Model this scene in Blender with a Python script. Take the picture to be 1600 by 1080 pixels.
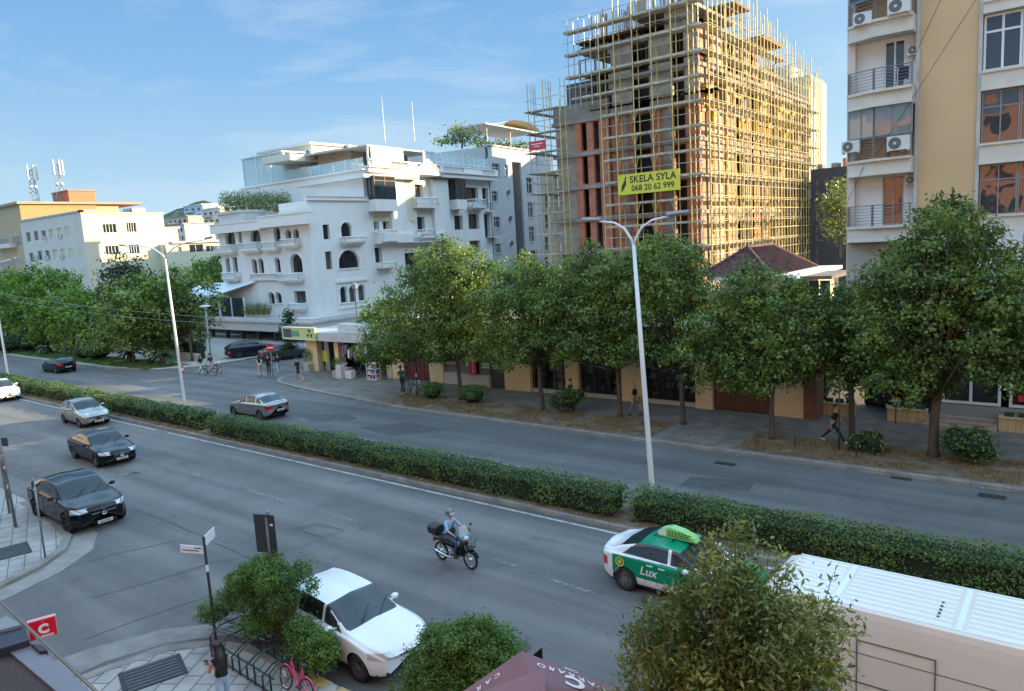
import bpy,math,random
import numpy as np
from mathutils import Vector,Matrix,noise
R=math.radians
PI=math.pi
for o in list(bpy.data.objects):
    bpy.data.objects.remove(o)
C=bpy.context.scene.collection
SC=bpy.context.scene
random.seed(7)

# ---------------------------------------------------------------- camera
PW,PH,FPX=1600.0,1080.0,1150.0
ROLL,PITCH,YAW,HC=R(3.354),R(8.005),R(38.25),9.6
cp,sp=math.cos(PITCH),math.sin(PITCH)
_f=Vector((0,cp,-sp));_u=Vector((0,sp,cp));_r=Vector((1,0,0))
_cr,_sr=math.cos(ROLL),math.sin(ROLL)
_rz=Matrix.Rotation(YAW,3,'Z')
CR=_rz@(_r*_cr-_u*_sr);CU=_rz@(_r*_sr+_u*_cr);CF=_rz@_f
CAM=Vector((0,0,HC))
cd=bpy.data.cameras.new('camera');cam=bpy.data.objects.new('camera',cd);C.objects.link(cam)
m=Matrix((CR,CU,-CF)).transposed().to_4x4();m.translation=CAM
cam.matrix_world=m
cd.sensor_width=36;cd.lens=FPX/PW*36;cd.clip_end=12000;cd.clip_start=0.1
SC.camera=cam

# ---------------------------------------------------------------- light
SUN_AZ,SUN_EL=R(43),R(16.3) # azimuth measured from +X towards +Y
sdir=Vector((math.cos(SUN_AZ)*math.cos(SUN_EL),math.sin(SUN_AZ)*math.cos(SUN_EL),math.sin(SUN_EL)))
sl=bpy.data.lights.new('sun','SUN');sun=bpy.data.objects.new('sun',sl);C.objects.link(sun)
sl.energy=3.9;sl.angle=R(0.53);sl.color=(1.0,0.78,0.48)
sun.rotation_euler=sdir.to_track_quat('Z','Y').to_euler()
W=bpy.data.worlds.new('World');SC.world=W;W.use_nodes=True
wn,wl=W.node_tree.nodes,W.node_tree.links
bg=wn['Background'];LOWSKY=2.25;HIGHSKY=(3.15,2.85,2.2,1)
sky=wn.new('ShaderNodeTexSky');sky.sky_type='NISHITA';sky.sun_disc=False
sky.sun_elevation=SUN_EL;sky.sun_rotation=PI/2-SUN_AZ;sky.air_density=1.0;sky.dust_density=0.3;sky.ozone_density=2.5
bg.inputs['Strength'].default_value=0.15
# thin wisps of cloud in the sky
tc=wn.new('ShaderNodeTexCoord');mp=wn.new('ShaderNodeMapping');mp.inputs['Scale'].default_value=(1.6,1.6,7.5)
mp.inputs['Rotation'].default_value=(0.12,0.05,0.6)
nz=wn.new('ShaderNodeTexNoise');nz.inputs['Scale'].default_value=2.6;nz.inputs['Detail'].default_value=7;nz.inputs['Roughness'].default_value=0.62
nz.inputs['Distortion'].default_value=0.5
rp=wn.new('ShaderNodeValToRGB');rp.color_ramp.elements[0].position=0.47;rp.color_ramp.elements[1].position=0.80
rp.color_ramp.elements[1].color=(0.36,0.36,0.36,1)
mx=wn.new('ShaderNodeMixRGB');mx.inputs[2].default_value=(1.75,1.95,2.05,1)
wl.new(tc.outputs['Generated'],mp.inputs[0]);wl.new(mp.outputs[0],nz.inputs[0]);wl.new(nz.outputs[0],rp.inputs[0])
# the low sky is a clear evening blue that pales to the horizon and towards the sun; higher up it is brighter
sx=wn.new('ShaderNodeSeparateXYZ');wl.new(tc.outputs['Generated'],sx.inputs[0])
lo=wn.new('ShaderNodeValToRGB');el_=lo.color_ramp.elements;el_[0].position=0.0;el_[0].color=(0.58,0.76,0.84,1);el_[1].position=0.45;el_[1].color=(0.11,0.29,0.62,1)
for ps,c in((0.10,(0.40,0.62,0.80)),(0.22,(0.24,0.47,0.76))):e=lo.color_ramp.elements.new(ps);e.color=(*c,1)
wl.new(sx.outputs[2],lo.inputs[0])
dt=wn.new('ShaderNodeVectorMath');dt.operation='DOT_PRODUCT';dt.inputs[1].default_value=(sdir.x,sdir.y,0.12);wl.new(tc.outputs['Generated'],dt.inputs[0])
sg_=wn.new('ShaderNodeMapRange');sg_.inputs[1].default_value=0.2;sg_.inputs[2].default_value=1.0;sg_.inputs[3].default_value=0;sg_.inputs[4].default_value=0.85;wl.new(dt.outputs['Value'],sg_.inputs[0])
gl0=wn.new('ShaderNodeMixRGB');gl0.inputs[2].default_value=(0.62,0.86,0.97,1);wl.new(sg_.outputs[0],gl0.inputs[0]);wl.new(lo.outputs[0],gl0.inputs[1])
sc_=wn.new('ShaderNodeMixRGB');sc_.blend_type='MULTIPLY';sc_.inputs[0].default_value=1;sc_.inputs[2].default_value=(LOWSKY,LOWSKY,LOWSKY,1);wl.new(gl0.outputs[0],sc_.inputs[1])
tn=wn.new('ShaderNodeMixRGB');tn.blend_type='MULTIPLY';tn.inputs[0].default_value=1;tn.inputs[2].default_value=HIGHSKY;wl.new(sky.outputs[0],tn.inputs[1])
hr=wn.new('ShaderNodeMapRange');hr.interpolation_type='SMOOTHSTEP';hr.inputs[1].default_value=0.33;hr.inputs[2].default_value=0.62;wl.new(sx.outputs[2],hr.inputs[0])
hm_=wn.new('ShaderNodeMixRGB');wl.new(hr.outputs[0],hm_.inputs[0]);wl.new(sc_.outputs[0],hm_.inputs[1]);wl.new(tn.outputs[0],hm_.inputs[2])
wl.new(rp.outputs[0],mx.inputs[0]);wl.new(hm_.outputs[0],mx.inputs[1]);wl.new(mx.outputs[0],bg.inputs[0])
SC.view_settings.view_transform='Standard';SC.view_settings.look='None'
SC.view_settings.exposure=1.75;SC.view_settings.gamma=1.0
SC.cycles.max_bounces=5;SC.cycles.diffuse_bounces=3;SC.cycles.glossy_bounces=3;SC.cycles.transmission_bounces=4
SC.cycles.transparent_max_bounces=6;SC.cycles.caustics_reflective=False;SC.cycles.caustics_refractive=False

# ---------------------------------------------------------------- helpers: rays, frames
def ray(px,py):
    return(CR*(px-PW/2)+CU*(PH/2-py)+CF*FPX).normalized()
def G(px,py,z=0.0):
    "where the line of sight through a photo pixel meets the level z"
    d=ray(px,py);return CAM+d*((z-HC)/d.z)
class F:
    "a vertical facade: origin o, horizontal unit u, outward normal n"
    def __init__(s,o,ang,flip=False):
        s.o=Vector((o[0],o[1],0));s.u=Vector((math.cos(ang),math.sin(ang),0))
        s.n=Vector((s.u.y,-s.u.x,0))
        if flip:s.n=-s.n
    def uz(s,px,py):
        d=ray(px,py);t=(s.o-CAM).dot(s.n)/d.dot(s.n);p=CAM+d*t
        return(p-s.o).dot(s.u),p.z
    def P(s,u,z=0.0,d=0.0):
        p=s.o+s.u*u+s.n*d;return Vector((p.x,p.y,z))

# ---------------------------------------------------------------- helpers: meshes
ORG={}
class MB:
    def __init__(s):s.v=[];s.f=[];s.m=[];s.T=None;s.k=0
    def pt(s,p):
        p=Vector(p);p=s.T@p if s.T else p
        s.v.append((p.x,p.y,p.z));return len(s.v)-1
    def poly(s,pts,m=None):
        s.f.append([s.pt(p)for p in pts]);s.m.append(s.k if m is None else m);return s
    def hexa(s,a,m=None):
        "eight corners: bottom loop then top loop"
        i=[s.pt(p)for p in a]
        for q in((3,2,1,0),(4,5,6,7),(0,1,5,4),(1,2,6,5),(2,3,7,6),(3,0,4,7)):
            s.f.append([i[j]for j in q]);s.m.append(s.k if m is None else m)
        return s
    def box(s,x0,x1,y0,y1,z0,z1,m=None):
        return s.hexa([(x0,y0,z0),(x1,y0,z0),(x1,y1,z0),(x0,y1,z0),(x0,y0,z1),(x1,y0,z1),(x1,y1,z1),(x0,y1,z1)],m)
    def fb(s,f,u0,u1,z0,z1,d0,d1,m=None):
        "box on a facade frame"
        P=f.P
        return s.hexa([P(u0,z0,d1),P(u1,z0,d1),P(u1,z0,d0),P(u0,z0,d0),P(u0,z1,d1),P(u1,z1,d1),P(u1,z1,d0),P(u0,z1,d0)],m)
    def prism(s,pts,ext,m=None):
        pts=[Vector(p)for p in pts];e=Vector(ext);n=len(pts)
        a=[s.pt(p)for p in pts];b=[s.pt(p+e)for p in pts];mm=s.k if m is None else m
        s.f.append(a[::-1]);s.m.append(mm);s.f.append(b);s.m.append(mm)
        for i in range(n):
            j=(i+1)%n;s.f.append([a[i],a[j],b[j],b[i]]);s.m.append(mm)
        return s
    def tube(s,p0,p1,r,r2=None,n=8,m=None,cap=True):
        p0,p1=Vector(p0),Vector(p1);r2=r if r2 is None else r2
        d=(p1-p0)
        if d.length<1e-6:return s
        q=d.to_track_quat('Z','Y');mm=s.k if m is None else m
        a=[];b=[]
        for i in range(n):
            t=2*PI*i/n;o=q@Vector((math.cos(t),math.sin(t),0))
            a.append(s.pt(p0+o*r));b.append(s.pt(p1+o*r2))
        for i in range(n):
            j=(i+1)%n;s.f.append([a[i],a[j],b[j],b[i]]);s.m.append(mm)
        if cap:s.f.append(a[::-1]);s.m.append(mm);s.f.append(b);s.m.append(mm)
        return s
    def path(s,pts,r,n=6,m=None):
        "one continuous tube; r a number or a list"
        pts=[Vector(p)for p in pts];k=len(pts);rr=r if isinstance(r,(list,tuple))else[r]*k
        mm=s.k if m is None else m;rings=[];X=None
        for i in range(k):
            d=(pts[min(i+1,k-1)]-pts[max(i-1,0)]).normalized()
            if X is None:
                X=d.cross(Vector((0,0,1)))
                if X.length<1e-3:X=Vector((1,0,0))
                X.normalize()
            X=(X-d*X.dot(d)).normalized();Y=d.cross(X)
            rings.append([s.pt(pts[i]+(X*math.cos(2*PI*j/n)+Y*math.sin(2*PI*j/n))*rr[i])for j in range(n)])
        for i in range(k-1):
            for j in range(n):
                l=(j+1)%n;s.f.append([rings[i][j],rings[i][l],rings[i+1][l],rings[i+1][j]]);s.m.append(mm)
        s.f.append(rings[0][::-1]);s.m.append(mm);s.f.append(rings[-1]);s.m.append(mm)
        return s
    def lathe(s,prof,n=20,m=None,T=None):
        "prof: (r, z) pairs about local Z; T places it"
        T=T or Matrix();mm=s.k if m is None else m;rings=[]
        for r,z in prof:
            rings.append([s.pt(T@Vector((r*math.cos(2*PI*j/n),r*math.sin(2*PI*j/n),z)))for j in range(n)])
        for i in range(len(prof)-1):
            for j in range(n):
                l=(j+1)%n;s.f.append([rings[i][j],rings[i][l],rings[i+1][l],rings[i+1][j]]);s.m.append(mm)
        return s
    def ball(s,c,rx,ry,rz,n=12,m=None,T=None):
        pr=[]
        for i in range(n//2+1):
            t=PI*i/(n//2);pr.append((max(1e-4,math.sin(t)),-math.cos(t)))
        T0=(T or Matrix())@Matrix.Translation(Vector(c))@Matrix.Diagonal((rx,ry,rz,1))
        return s.lathe(pr,n,m,T0)
    def grid(s,rows,m=None,close=False):
        mm=s.k if m is None else m
        ids=[[s.pt(p)for p in r]for r in rows];w=len(ids[0])
        for i in range(len(ids)-1):
            for j in range(w if close else w-1):
                l=(j+1)%w;s.f.append([ids[i][j],ids[i][l],ids[i+1][l],ids[i+1][j]]);s.m.append(mm)
        return s
    def build(s,name,mats,parent=None,smooth=False,local=False,bevel=0,auto=None):
        if not isinstance(mats,(list,tuple)):mats=[mats]
        me=bpy.data.meshes.new(name)
        off=Vector((0,0,0))if(local or parent is None)else ORG.get(parent.name,Vector((0,0,0)))
        if off.length:v=[(a-off.x,b-off.y,c-off.z)for a,b,c in s.v]
        else:v=s.v
        me.from_pydata(v,[],s.f)
        for q in mats:me.materials.append(q)
        if len(mats)>1:me.polygons.foreach_set('material_index',[min(x,len(mats)-1)for x in s.m])
        if smooth:me.polygons.foreach_set('use_smooth',[True]*len(me.polygons))
        me.update()
        o=bpy.data.objects.new(name,me);C.objects.link(o)
        if parent is not None:o.parent=parent;ORG[o.name]=off
        if bevel:
            b=o.modifiers.new('bevel','BEVEL');b.width=bevel;b.segments=2;b.limit_method='ANGLE';b.angle_limit=R(50)
        return o

def tag(o,label=None,cat=None,group=None,kind=None):
    if label:o['label']=label
    if cat:o['category']=cat
    if group:o['group']=group
    if kind:o['kind']=kind
    return o
def thing(name,label,cat,loc=(0,0,0),rz=0.0,group=None):
    o=bpy.data.objects.new(name,None);C.objects.link(o);o.location=loc;o.rotation_euler=(0,0,rz)
    o.empty_display_size=0.3
    ORG[o.name]=Vector(loc);tag(o,label,cat,group);return o
def struct(name,mb,mats,label=None,**k):
    o=mb.build(name,mats,**k);o['kind']='structure'
    if label:o['label']=label
    return o
def kids(o):return[c for c in bpy.data.objects if c.parent==o]
def dup(root,loc=None,rz=None,label=None,scale=None):
    tree={}
    def cc(o,par):
        c=o.copy();C.objects.link(c);c.parent=par
        for k in kmap.get(o.name,[]):cc(k,c)
        return c
    kmap={}
    for ob in C.objects:
        if ob.parent:kmap.setdefault(ob.parent.name,[]).append(ob)
    r=cc(root,None)
    if loc is not None:r.location=loc
    if rz is not None:r.rotation_euler=(0,0,rz)
    if scale is not None:r.scale=scale
    if label:r['label']=label
    return r

# ---------------------------------------------------------------- helpers: materials
MC={}
def mat(name,col,rough=0.8,metal=0.0,var=0.12,scale=3.0,bump=0.0,bscale=None,spec=0.5,col2=None,coat=0.0,
        kind='noise',detail=6,sharp=None,stretch=None,bdist=0.02,emit=None,world=True):
    """procedural Principled material. var: brightness variation, col2: colour the noise drifts to"""
    if name in MC:return MC[name]
    M=bpy.data.materials.new(name);M.use_nodes=True;n,l=M.node_tree.nodes,M.node_tree.links
    b=n['Principled BSDF'];b.inputs['Roughness'].default_value=rough;b.inputs['Metallic'].default_value=metal
    b.inputs['Specular IOR Level'].default_value=spec
    if coat:b.inputs['Coat Weight'].default_value=coat;b.inputs['Coat Roughness'].default_value=0.03
    c1=tuple(col)+(1,)
    if var or col2 or bump:
        tc=n.new('ShaderNodeTexCoord');mp=n.new('ShaderNodeMapping')
        l.new(tc.outputs['Object'],mp.inputs[0])
        if stretch:mp.inputs['Scale'].default_value=stretch
        nz=n.new('ShaderNodeTexNoise');nz.inputs['Scale'].default_value=scale;nz.inputs['Detail'].default_value=detail
        nz.inputs['Roughness'].default_value=0.6
        l.new(mp.outputs[0],nz.inputs[0])
        cr=n.new('ShaderNodeValToRGB');lo,hi=(sharp or(0.3,0.7))
        cr.color_ramp.elements[0].position=lo;cr.color_ramp.elements[1].position=hi
        a=[c*(1-var)for c in col];e=[c*(1+var)for c in(col2 or col)]
        cr.color_ramp.elements[0].color=(*a,1);cr.color_ramp.elements[1].color=(*e,1)
        l.new(nz.outputs[0],cr.inputs[0]);l.new(cr.outputs[0],b.inputs['Base Color'])
        if bump:
            nb=n.new('ShaderNodeTexNoise');nb.inputs['Scale'].default_value=bscale or scale*6;nb.inputs['Detail'].default_value=4
            l.new(mp.outputs[0],nb.inputs[0]);bp=n.new('ShaderNodeBump');bp.inputs['Strength'].default_value=bump
            bp.inputs['Distance'].default_value=bdist;l.new(nb.outputs[0],bp.inputs['Height']);l.new(bp.outputs[0],b.inputs['Normal'])
    else:b.inputs['Base Color'].default_value=c1
    if emit:b.inputs['Emission Color'].default_value=(*emit[:3],1);b.inputs['Emission Strength'].default_value=emit[3]
    MC[name]=M;return M
def nodes_of(M):return M.node_tree.nodes,M.node_tree.links,M.node_tree.nodes['Principled BSDF']
def glass(name,col=(0.02,0.025,0.03),rough=0.04,wav=0.0,spec=0.8):
    if name in MC:return MC[name]
    M=mat(name,col,rough,0,0,spec=spec)
    if wav:
        n,l,b=nodes_of(M);nz=n.new('ShaderNodeTexNoise');nz.inputs['Scale'].default_value=0.9;nz.inputs['Detail'].default_value=1
        bp=n.new('ShaderNodeBump');bp.inputs['Strength'].default_value=wav;bp.inputs['Distance'].default_value=0.05
        tc=n.new('ShaderNodeTexCoord');l.new(tc.outputs['Object'],nz.inputs[0])
        l.new(nz.outputs[0],bp.inputs['Height']);l.new(bp.outputs[0],b.inputs['Normal'])
    return M
def brickmat(name,c1,c2,mortar,sx=1.0,scale=1.0,bw=0.5,rh=0.25,ms=0.02,rough=0.9,rot=None,vertical=None,off=0.5,var=0.15,bump=0.3):
    "brick/tile texture; vertical: angle of the facade so that u runs along it"
    if name in MC:return MC[name]
    M=mat(name,c1,rough,0,0);n,l,b=nodes_of(M)
    tc=n.new('ShaderNodeTexCoord');mp=n.new('ShaderNodeMapping');l.new(tc.outputs['Object'],mp.inputs[0])
    src=mp.outputs[0]
    if vertical is not None:
        # coordinates (u along facade, z)
        mp.vector_type='TEXTURE';mp.inputs['Rotation'].default_value=(0,0,vertical)
        sx_=n.new('ShaderNodeSeparateXYZ');cb=n.new('ShaderNodeCombineXYZ');l.new(src,sx_.inputs[0])
        ad=n.new('ShaderNodeMath');ad.operation='ADD';l.new(sx_.outputs[0],ad.inputs[0]);l.new(sx_.outputs[1],ad.inputs[1])
        l.new(ad.outputs[0],cb.inputs[0]);l.new(sx_.outputs[2],cb.inputs[1]);src=cb.outputs[0]
    elif rot:mp.inputs['Rotation'].default_value=(0,0,rot)
    br=n.new('ShaderNodeTexBrick');br.inputs['Color1'].default_value=(*c1,1);br.inputs['Color2'].default_value=(*c2,1)
    br.inputs['Mortar'].default_value=(*mortar,1);br.inputs['Scale'].default_value=scale;br.inputs['Mortar Size'].default_value=ms
    br.inputs['Brick Width'].default_value=bw;br.inputs['Row Height'].default_value=rh;br.offset=off
    l.new(src,br.inputs[0])
    nz=n.new('ShaderNodeTexNoise');nz.inputs['Scale'].default_value=1.3;nz.inputs['Detail'].default_value=8;l.new(tc.outputs['Object'],nz.inputs[0])
    mr=n.new('ShaderNodeMapRange');mr.inputs['From Min'].default_value=0.3;mr.inputs['From Max'].default_value=0.7
    mr.inputs['To Min'].default_value=1-var;mr.inputs['To Max'].default_value=1+var;l.new(nz.outputs[0],mr.inputs[0])
    mu=n.new('ShaderNodeMixRGB');mu.blend_type='MULTIPLY';mu.inputs[0].default_value=1
    l.new(br.outputs[0],mu.inputs[1]);l.new(mr.outputs[0],mu.inputs[2]);l.new(mu.outputs[0],b.inputs['Base Color'])
    bp=n.new('ShaderNodeBump');bp.inputs['Strength'].default_value=bump;bp.inputs['Distance'].default_value=0.02;bp.invert=True
    l.new(br.outputs['Fac'],bp.inputs['Height']);l.new(bp.outputs[0],b.inputs['Normal'])
    return M
def leafmat(name,c_dark,c_light,trans=0.3,scale=0.7,rough=0.45):
    if name in MC:return MC[name]
    M=bpy.data.materials.new(name);M.use_nodes=True;n,l=M.node_tree.nodes,M.node_tree.links
    b=n['Principled BSDF'];out=n['Material Output'];b.inputs['Roughness'].default_value=rough
    b.inputs['Specular IOR Level'].default_value=0.35
    at=n.new('ShaderNodeAttribute');at.attribute_name='tone'
    cr=n.new('ShaderNodeValToRGB');cr.color_ramp.elements[0].color=(*c_dark,1);cr.color_ramp.elements[1].color=(*c_light,1);cr.color_ramp.elements[1].position=0.86;e_=cr.color_ramp.elements.new(1.0);e_.color=(c_light[0]*1.25,c_light[1]*1.1,c_light[2]*.8,1)
    l.new(at.outputs['Fac'],cr.inputs[0]);l.new(cr.outputs[0],b.inputs['Base Color'])
    t=n.new('ShaderNodeBsdfTranslucent');hs=n.new('ShaderNodeHueSaturation');hs.inputs['Value'].default_value=1.5;hs.inputs['Saturation'].default_value=1.1
    l.new(cr.outputs[0],hs.inputs['Color']);l.new(hs.outputs[0],t.inputs[0])
    mx=n.new('ShaderNodeMixShader');mx.inputs[0].default_value=trans
    l.new(b.outputs[0],mx.inputs[1]);l.new(t.outputs[0],mx.inputs[2]);l.new(mx.outputs[0],out.inputs[0])
    MC[name]=M;return M

# text as a flat mesh; placed with a matrix (x right, y up, z out)
def textmesh(s,size,name='lettering',bold=0.0,space=1.0,align='CENTER'):
    cu=bpy.data.curves.new('t','FONT');cu.body=s;cu.size=size;cu.align_x=align;cu.align_y='CENTER'
    cu.offset=bold;cu.space_character=space;cu.extrude=0.0;cu.resolution_u=3
    o=bpy.data.objects.new('t',cu);C.objects.link(o);bpy.context.view_layer.update()
    dg=bpy.context.evaluated_depsgraph_get();me=bpy.data.meshes.new_from_object(o.evaluated_get(dg));me.name=name
    bpy.data.objects.remove(o);bpy.data.curves.remove(cu);return me
def text(s,size,M4,material,parent,name='lettering',bold=0.0,space=1.0,local=False,depth=0.004,align='CENTER'):
    me=textmesh(s,size,name,bold,space,align)
    off=Vector((0,0,0))if(local or parent is None)else ORG.get(parent.name,Vector((0,0,0)))
    me.transform(Matrix.Translation(-off)@M4);me.materials.clear();me.materials.append(material)
    o=bpy.data.objects.new(name,me);C.objects.link(o);o.parent=parent
    if parent is not None:ORG[o.name]=off
    return o
def MF(f,u,z,d,rot=0.0):
    "matrix for something flat on a facade, seen from outside"
    x=f.u.copy();zz=f.n.copy();y=Vector((0,0,1))
    if x.cross(y).dot(zz)<0:x=-x
    m=Matrix((x,y,zz)).transposed().to_4x4();m.translation=f.P(u,z,d)
    return m@Matrix.Rotation(rot,4,'Z')

# ================================================================ ground, roads, pavements
def asphalt(name,base,seams=True):
    M=mat(name,base,0.85,0,0.16,0.35,bump=0.35,bscale=60,detail=9,bdist=0.01)
    n,l,b=nodes_of(M);bc=b.inputs['Base Color'].links[0].from_socket
    tc=n.new('ShaderNodeTexCoord')
    # long streaks along the traffic, oil drips and a fine grain
    mp=n.new('ShaderNodeMapping');mp.inputs['Scale'].default_value=(0.05,1.1,1);l.new(tc.outputs['Object'],mp.inputs[0])
    nz=n.new('ShaderNodeTexNoise');nz.inputs['Scale'].default_value=0.8;nz.inputs['Detail'].default_value=5;l.new(mp.outputs[0],nz.inputs[0])
    mr=n.new('ShaderNodeMapRange');mr.inputs[1].default_value=.32;mr.inputs[2].default_value=.68;mr.inputs[3].default_value=0.70;mr.inputs[4].default_value=1.24
    l.new(nz.outputs[0],mr.inputs[0])
    gz=n.new('ShaderNodeTexNoise');gz.inputs['Scale'].default_value=22;gz.inputs['Detail'].default_value=3;l.new(tc.outputs['Object'],gz.inputs[0])
    gr=n.new('ShaderNodeMapRange');gr.inputs[1].default_value=.3;gr.inputs[2].default_value=.7;gr.inputs[3].default_value=0.88;gr.inputs[4].default_value=1.12
    l.new(gz.outputs[0],gr.inputs[0])
    # cracks
    wz=n.new('ShaderNodeTexNoise');wz.inputs['Scale'].default_value=0.6;wz.inputs['Detail'].default_value=6;l.new(tc.outputs['Object'],wz.inputs[0])
    wa=n.new('ShaderNodeMixRGB');wa.inputs[0].default_value=0.35;l.new(tc.outputs['Object'],wa.inputs[1]);l.new(wz.outputs['Color'],wa.inputs[2])
    vo=n.new('ShaderNodeTexVoronoi');vo.feature='DISTANCE_TO_EDGE';vo.inputs['Scale'].default_value=0.16;l.new(wa.outputs[0],vo.inputs[0])
    vr=n.new('ShaderNodeMapRange');vr.inputs[1].default_value=0.0;vr.inputs[2].default_value=0.004;vr.inputs[3].default_value=0.86;vr.inputs[4].default_value=1.0
    l.new(vo.outputs[0],vr.inputs[0])
    cur=bc
    sz=n.new('ShaderNodeTexNoise');sz.inputs['Scale'].default_value=0.9;sz.inputs['Detail'].default_value=4;l.new(tc.outputs['Object'],sz.inputs[0])
    sr=n.new('ShaderNodeMapRange');sr.inputs[1].default_value=.60;sr.inputs[2].default_value=.70;sr.inputs[3].default_value=1.0;sr.inputs[4].default_value=0.80;l.new(sz.outputs[0],sr.inputs[0])
    # wheel-polished tracks running along the lanes
    yx=n.new('ShaderNodeSeparateXYZ');l.new(wa.outputs[0],yx.inputs[0]);ym=n.new('ShaderNodeMath');ym.operation='MULTIPLY';ym.inputs[1].default_value=3.7;l.new(yx.outputs[1],ym.inputs[0])
    ys=n.new('ShaderNodeMath');ys.operation='SINE';l.new(ym.outputs[0],ys.inputs[0]);yr=n.new('ShaderNodeMapRange');yr.inputs[1].default_value=-1;yr.inputs[2].default_value=1;yr.inputs[3].default_value=.9;yr.inputs[4].default_value=1.07;l.new(ys.outputs[0],yr.inputs[0])
    for s in(mr,gr,vr,sr,yr):
        mu=n.new('ShaderNodeMixRGB');mu.blend_type='MULTIPLY';mu.inputs[0].default_value=1.0
        l.new(cur,mu.inputs[1]);l.new(s.outputs[0],mu.inputs[2]);cur=mu.outputs[0]
    l.new(cur,b.inputs['Base Color'])
    return M
A_near=asphalt('asphalt_near',(0.130,0.127,0.124));A_far=asphalt('asphalt_far',(0.110,0.108,0.106))
paint=mat('road_paint',(0.20,0.20,0.19),0.7,0,0.2,4,col2=(0.36,0.36,0.35),sharp=(0.3,0.55))
worn=mat('worn_paint',(0.11,0.11,0.105),0.8,0,0.1,7,col2=(0.25,0.25,0.24),sharp=(0.45,0.65))
kerbM=mat('kerb_stone',(0.215,0.195,0.175),0.85,0,0.3,1.2,bump=0.3)
n_,l_,b_=nodes_of(kerbM)
yellow_kerb=mat('yellow_kerb_paint',(0.55,0.36,0.05),0.8,0,0.3,3,col2=(0.35,0.3,0.2))
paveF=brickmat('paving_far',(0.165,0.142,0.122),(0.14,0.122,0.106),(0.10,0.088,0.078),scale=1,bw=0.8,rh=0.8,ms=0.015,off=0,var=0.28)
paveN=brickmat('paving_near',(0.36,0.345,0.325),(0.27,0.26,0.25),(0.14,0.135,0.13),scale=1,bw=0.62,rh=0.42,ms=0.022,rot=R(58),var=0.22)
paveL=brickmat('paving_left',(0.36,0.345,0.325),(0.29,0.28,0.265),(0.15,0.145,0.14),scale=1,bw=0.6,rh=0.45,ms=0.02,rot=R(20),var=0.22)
soil=mat('dry_soil',(0.105,0.075,0.052),0.95,0,0.3,1.6,col2=(0.18,0.125,0.075),bump=0.5,bscale=20)
grassM=mat('lawn',(0.06,0.10,0.025),0.9,0,0.3,2.0,bump=0.5,bscale=30)
cityground=mat('city_ground',(0.16,0.15,0.13),0.95,0,0.3,0.02)

m=MB();m.poly([(-4500,-1500,-0.05),(4500,-1500,-0.05),(4500,5500,-0.05),(-4500,5500,-0.05)])
struct('ground',m,cityground)
def sheet(pts,z):return MB().poly([(x,y,z)for x,y in pts])
# near carriageway with the side street opening towards the camera
m=sheet([(-200,6.0),(-33,6.0),(-26,-30),(-18,-30),(-17,6.0),(60,6.0),(60,20.3),(-200,20.3)],0.0)
struct('near_carriageway',m,A_near)
m=sheet([(-200,20.3),(60,20.3),(60,33.5),(-47.5,33.5),(-47.5,75),(-63,75),(-63,36.0),(-200,38)],0.004)
struct('far_carriageway',m,A_far)

def kerbline(name,pts,w=0.28,h=0.13,material=kerbM,seg=1.0):
    "kerb stones following a line, the road on the left hand; each stone slightly apart"
    mb=MB();P=[Vector((x,y,0))for x,y in pts]
    for a,b in zip(P[:-1],P[1:]):
        L=(b-a).length;k=max(1,int(round(L/seg)));d=(b-a)/L;nn=Vector((d.y,-d.x,0))
        for i in range(k):
            s0,s1=a+d*(L*i/k+0.006),a+d*(L*(i+1)/k-0.006);hh=h+random.uniform(-0.008,0.008)
            q=[s0,s1,s1+nn*w,s0+nn*w]
            c=0.025
            mb.hexa([(p.x,p.y,-0.02)for p in q]+[(s0.x+nn.x*c,s0.y+nn.y*c,hh),(s1.x+nn.x*c,s1.y+nn.y*c,hh),(q[2].x,q[2].y,hh),(q[3].x,q[3].y,hh)])
    return struct(name,mb,material)
def arc(cx,cy,r,a0,a1,n=8):return[(cx+r*math.cos(R(a0+(a1-a0)*i/n)),cy+r*math.sin(R(a0+(a1-a0)*i/n)))for i in range(n+1)]

# far pavement in front of the shops, from the corner of the side street
farcorner=[(-49.0,75),(-49.5,38.0)]+[(-50.0,35.2),(-49.6,33.6),(-48.2,32.4),(-44.0,31.6),(-38.0,30.8),(-32.0,30.1),(60,29.9)]
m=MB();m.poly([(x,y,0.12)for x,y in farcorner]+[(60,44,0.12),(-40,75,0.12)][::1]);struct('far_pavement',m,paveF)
kerbline('far_kerb',farcorner[::-1],w=-0.28)
m=sheet([(-44.5,30.9),(-32,29.75),(60,29.5),(60,29.9),(-32,30.1),(-44.2,31.5)],0.012);struct('far_gutter',m,mat('gutter',(0.13,0.122,0.112),0.9,0,0.2,2))
# verge of dry grass between kerb and pavement, with paved crossings
for i,(x0,x1)in enumerate(((-35.2,-15.9),(-11.9,30))):
    m=sheet([(x0,30.25),(x1,30.22),(x1-.2,33.2),(x0,33.3)],0.132);struct('verge',m,soil)
# left-hand lawn and square beyond the side street
lawn=[(-62.5,60),(-62.5,38.5),(-63.0,34.5),(-65.5,31.8),(-72,30.4),(-90,30.2),(-200,32.0)]
m=MB();m.poly([(x,y,0.10)for x,y in lawn]+[(-200,75,0.10),(-62.5,75,0.10)]);struct('left_square',m,mat('square_paving',(0.34,0.32,0.29),0.9,0,0.2,0.5))
kerbline('left_kerb',lawn[1:],w=-0.25,seg=1.5)
m=sheet([(-65.0,34.6),(-66.2,32.4),(-72,30.9),(-90,30.7),(-140,31.4),(-140,34.6),(-90,34.2)],0.104);struct('lawn',m,grassM)
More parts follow.
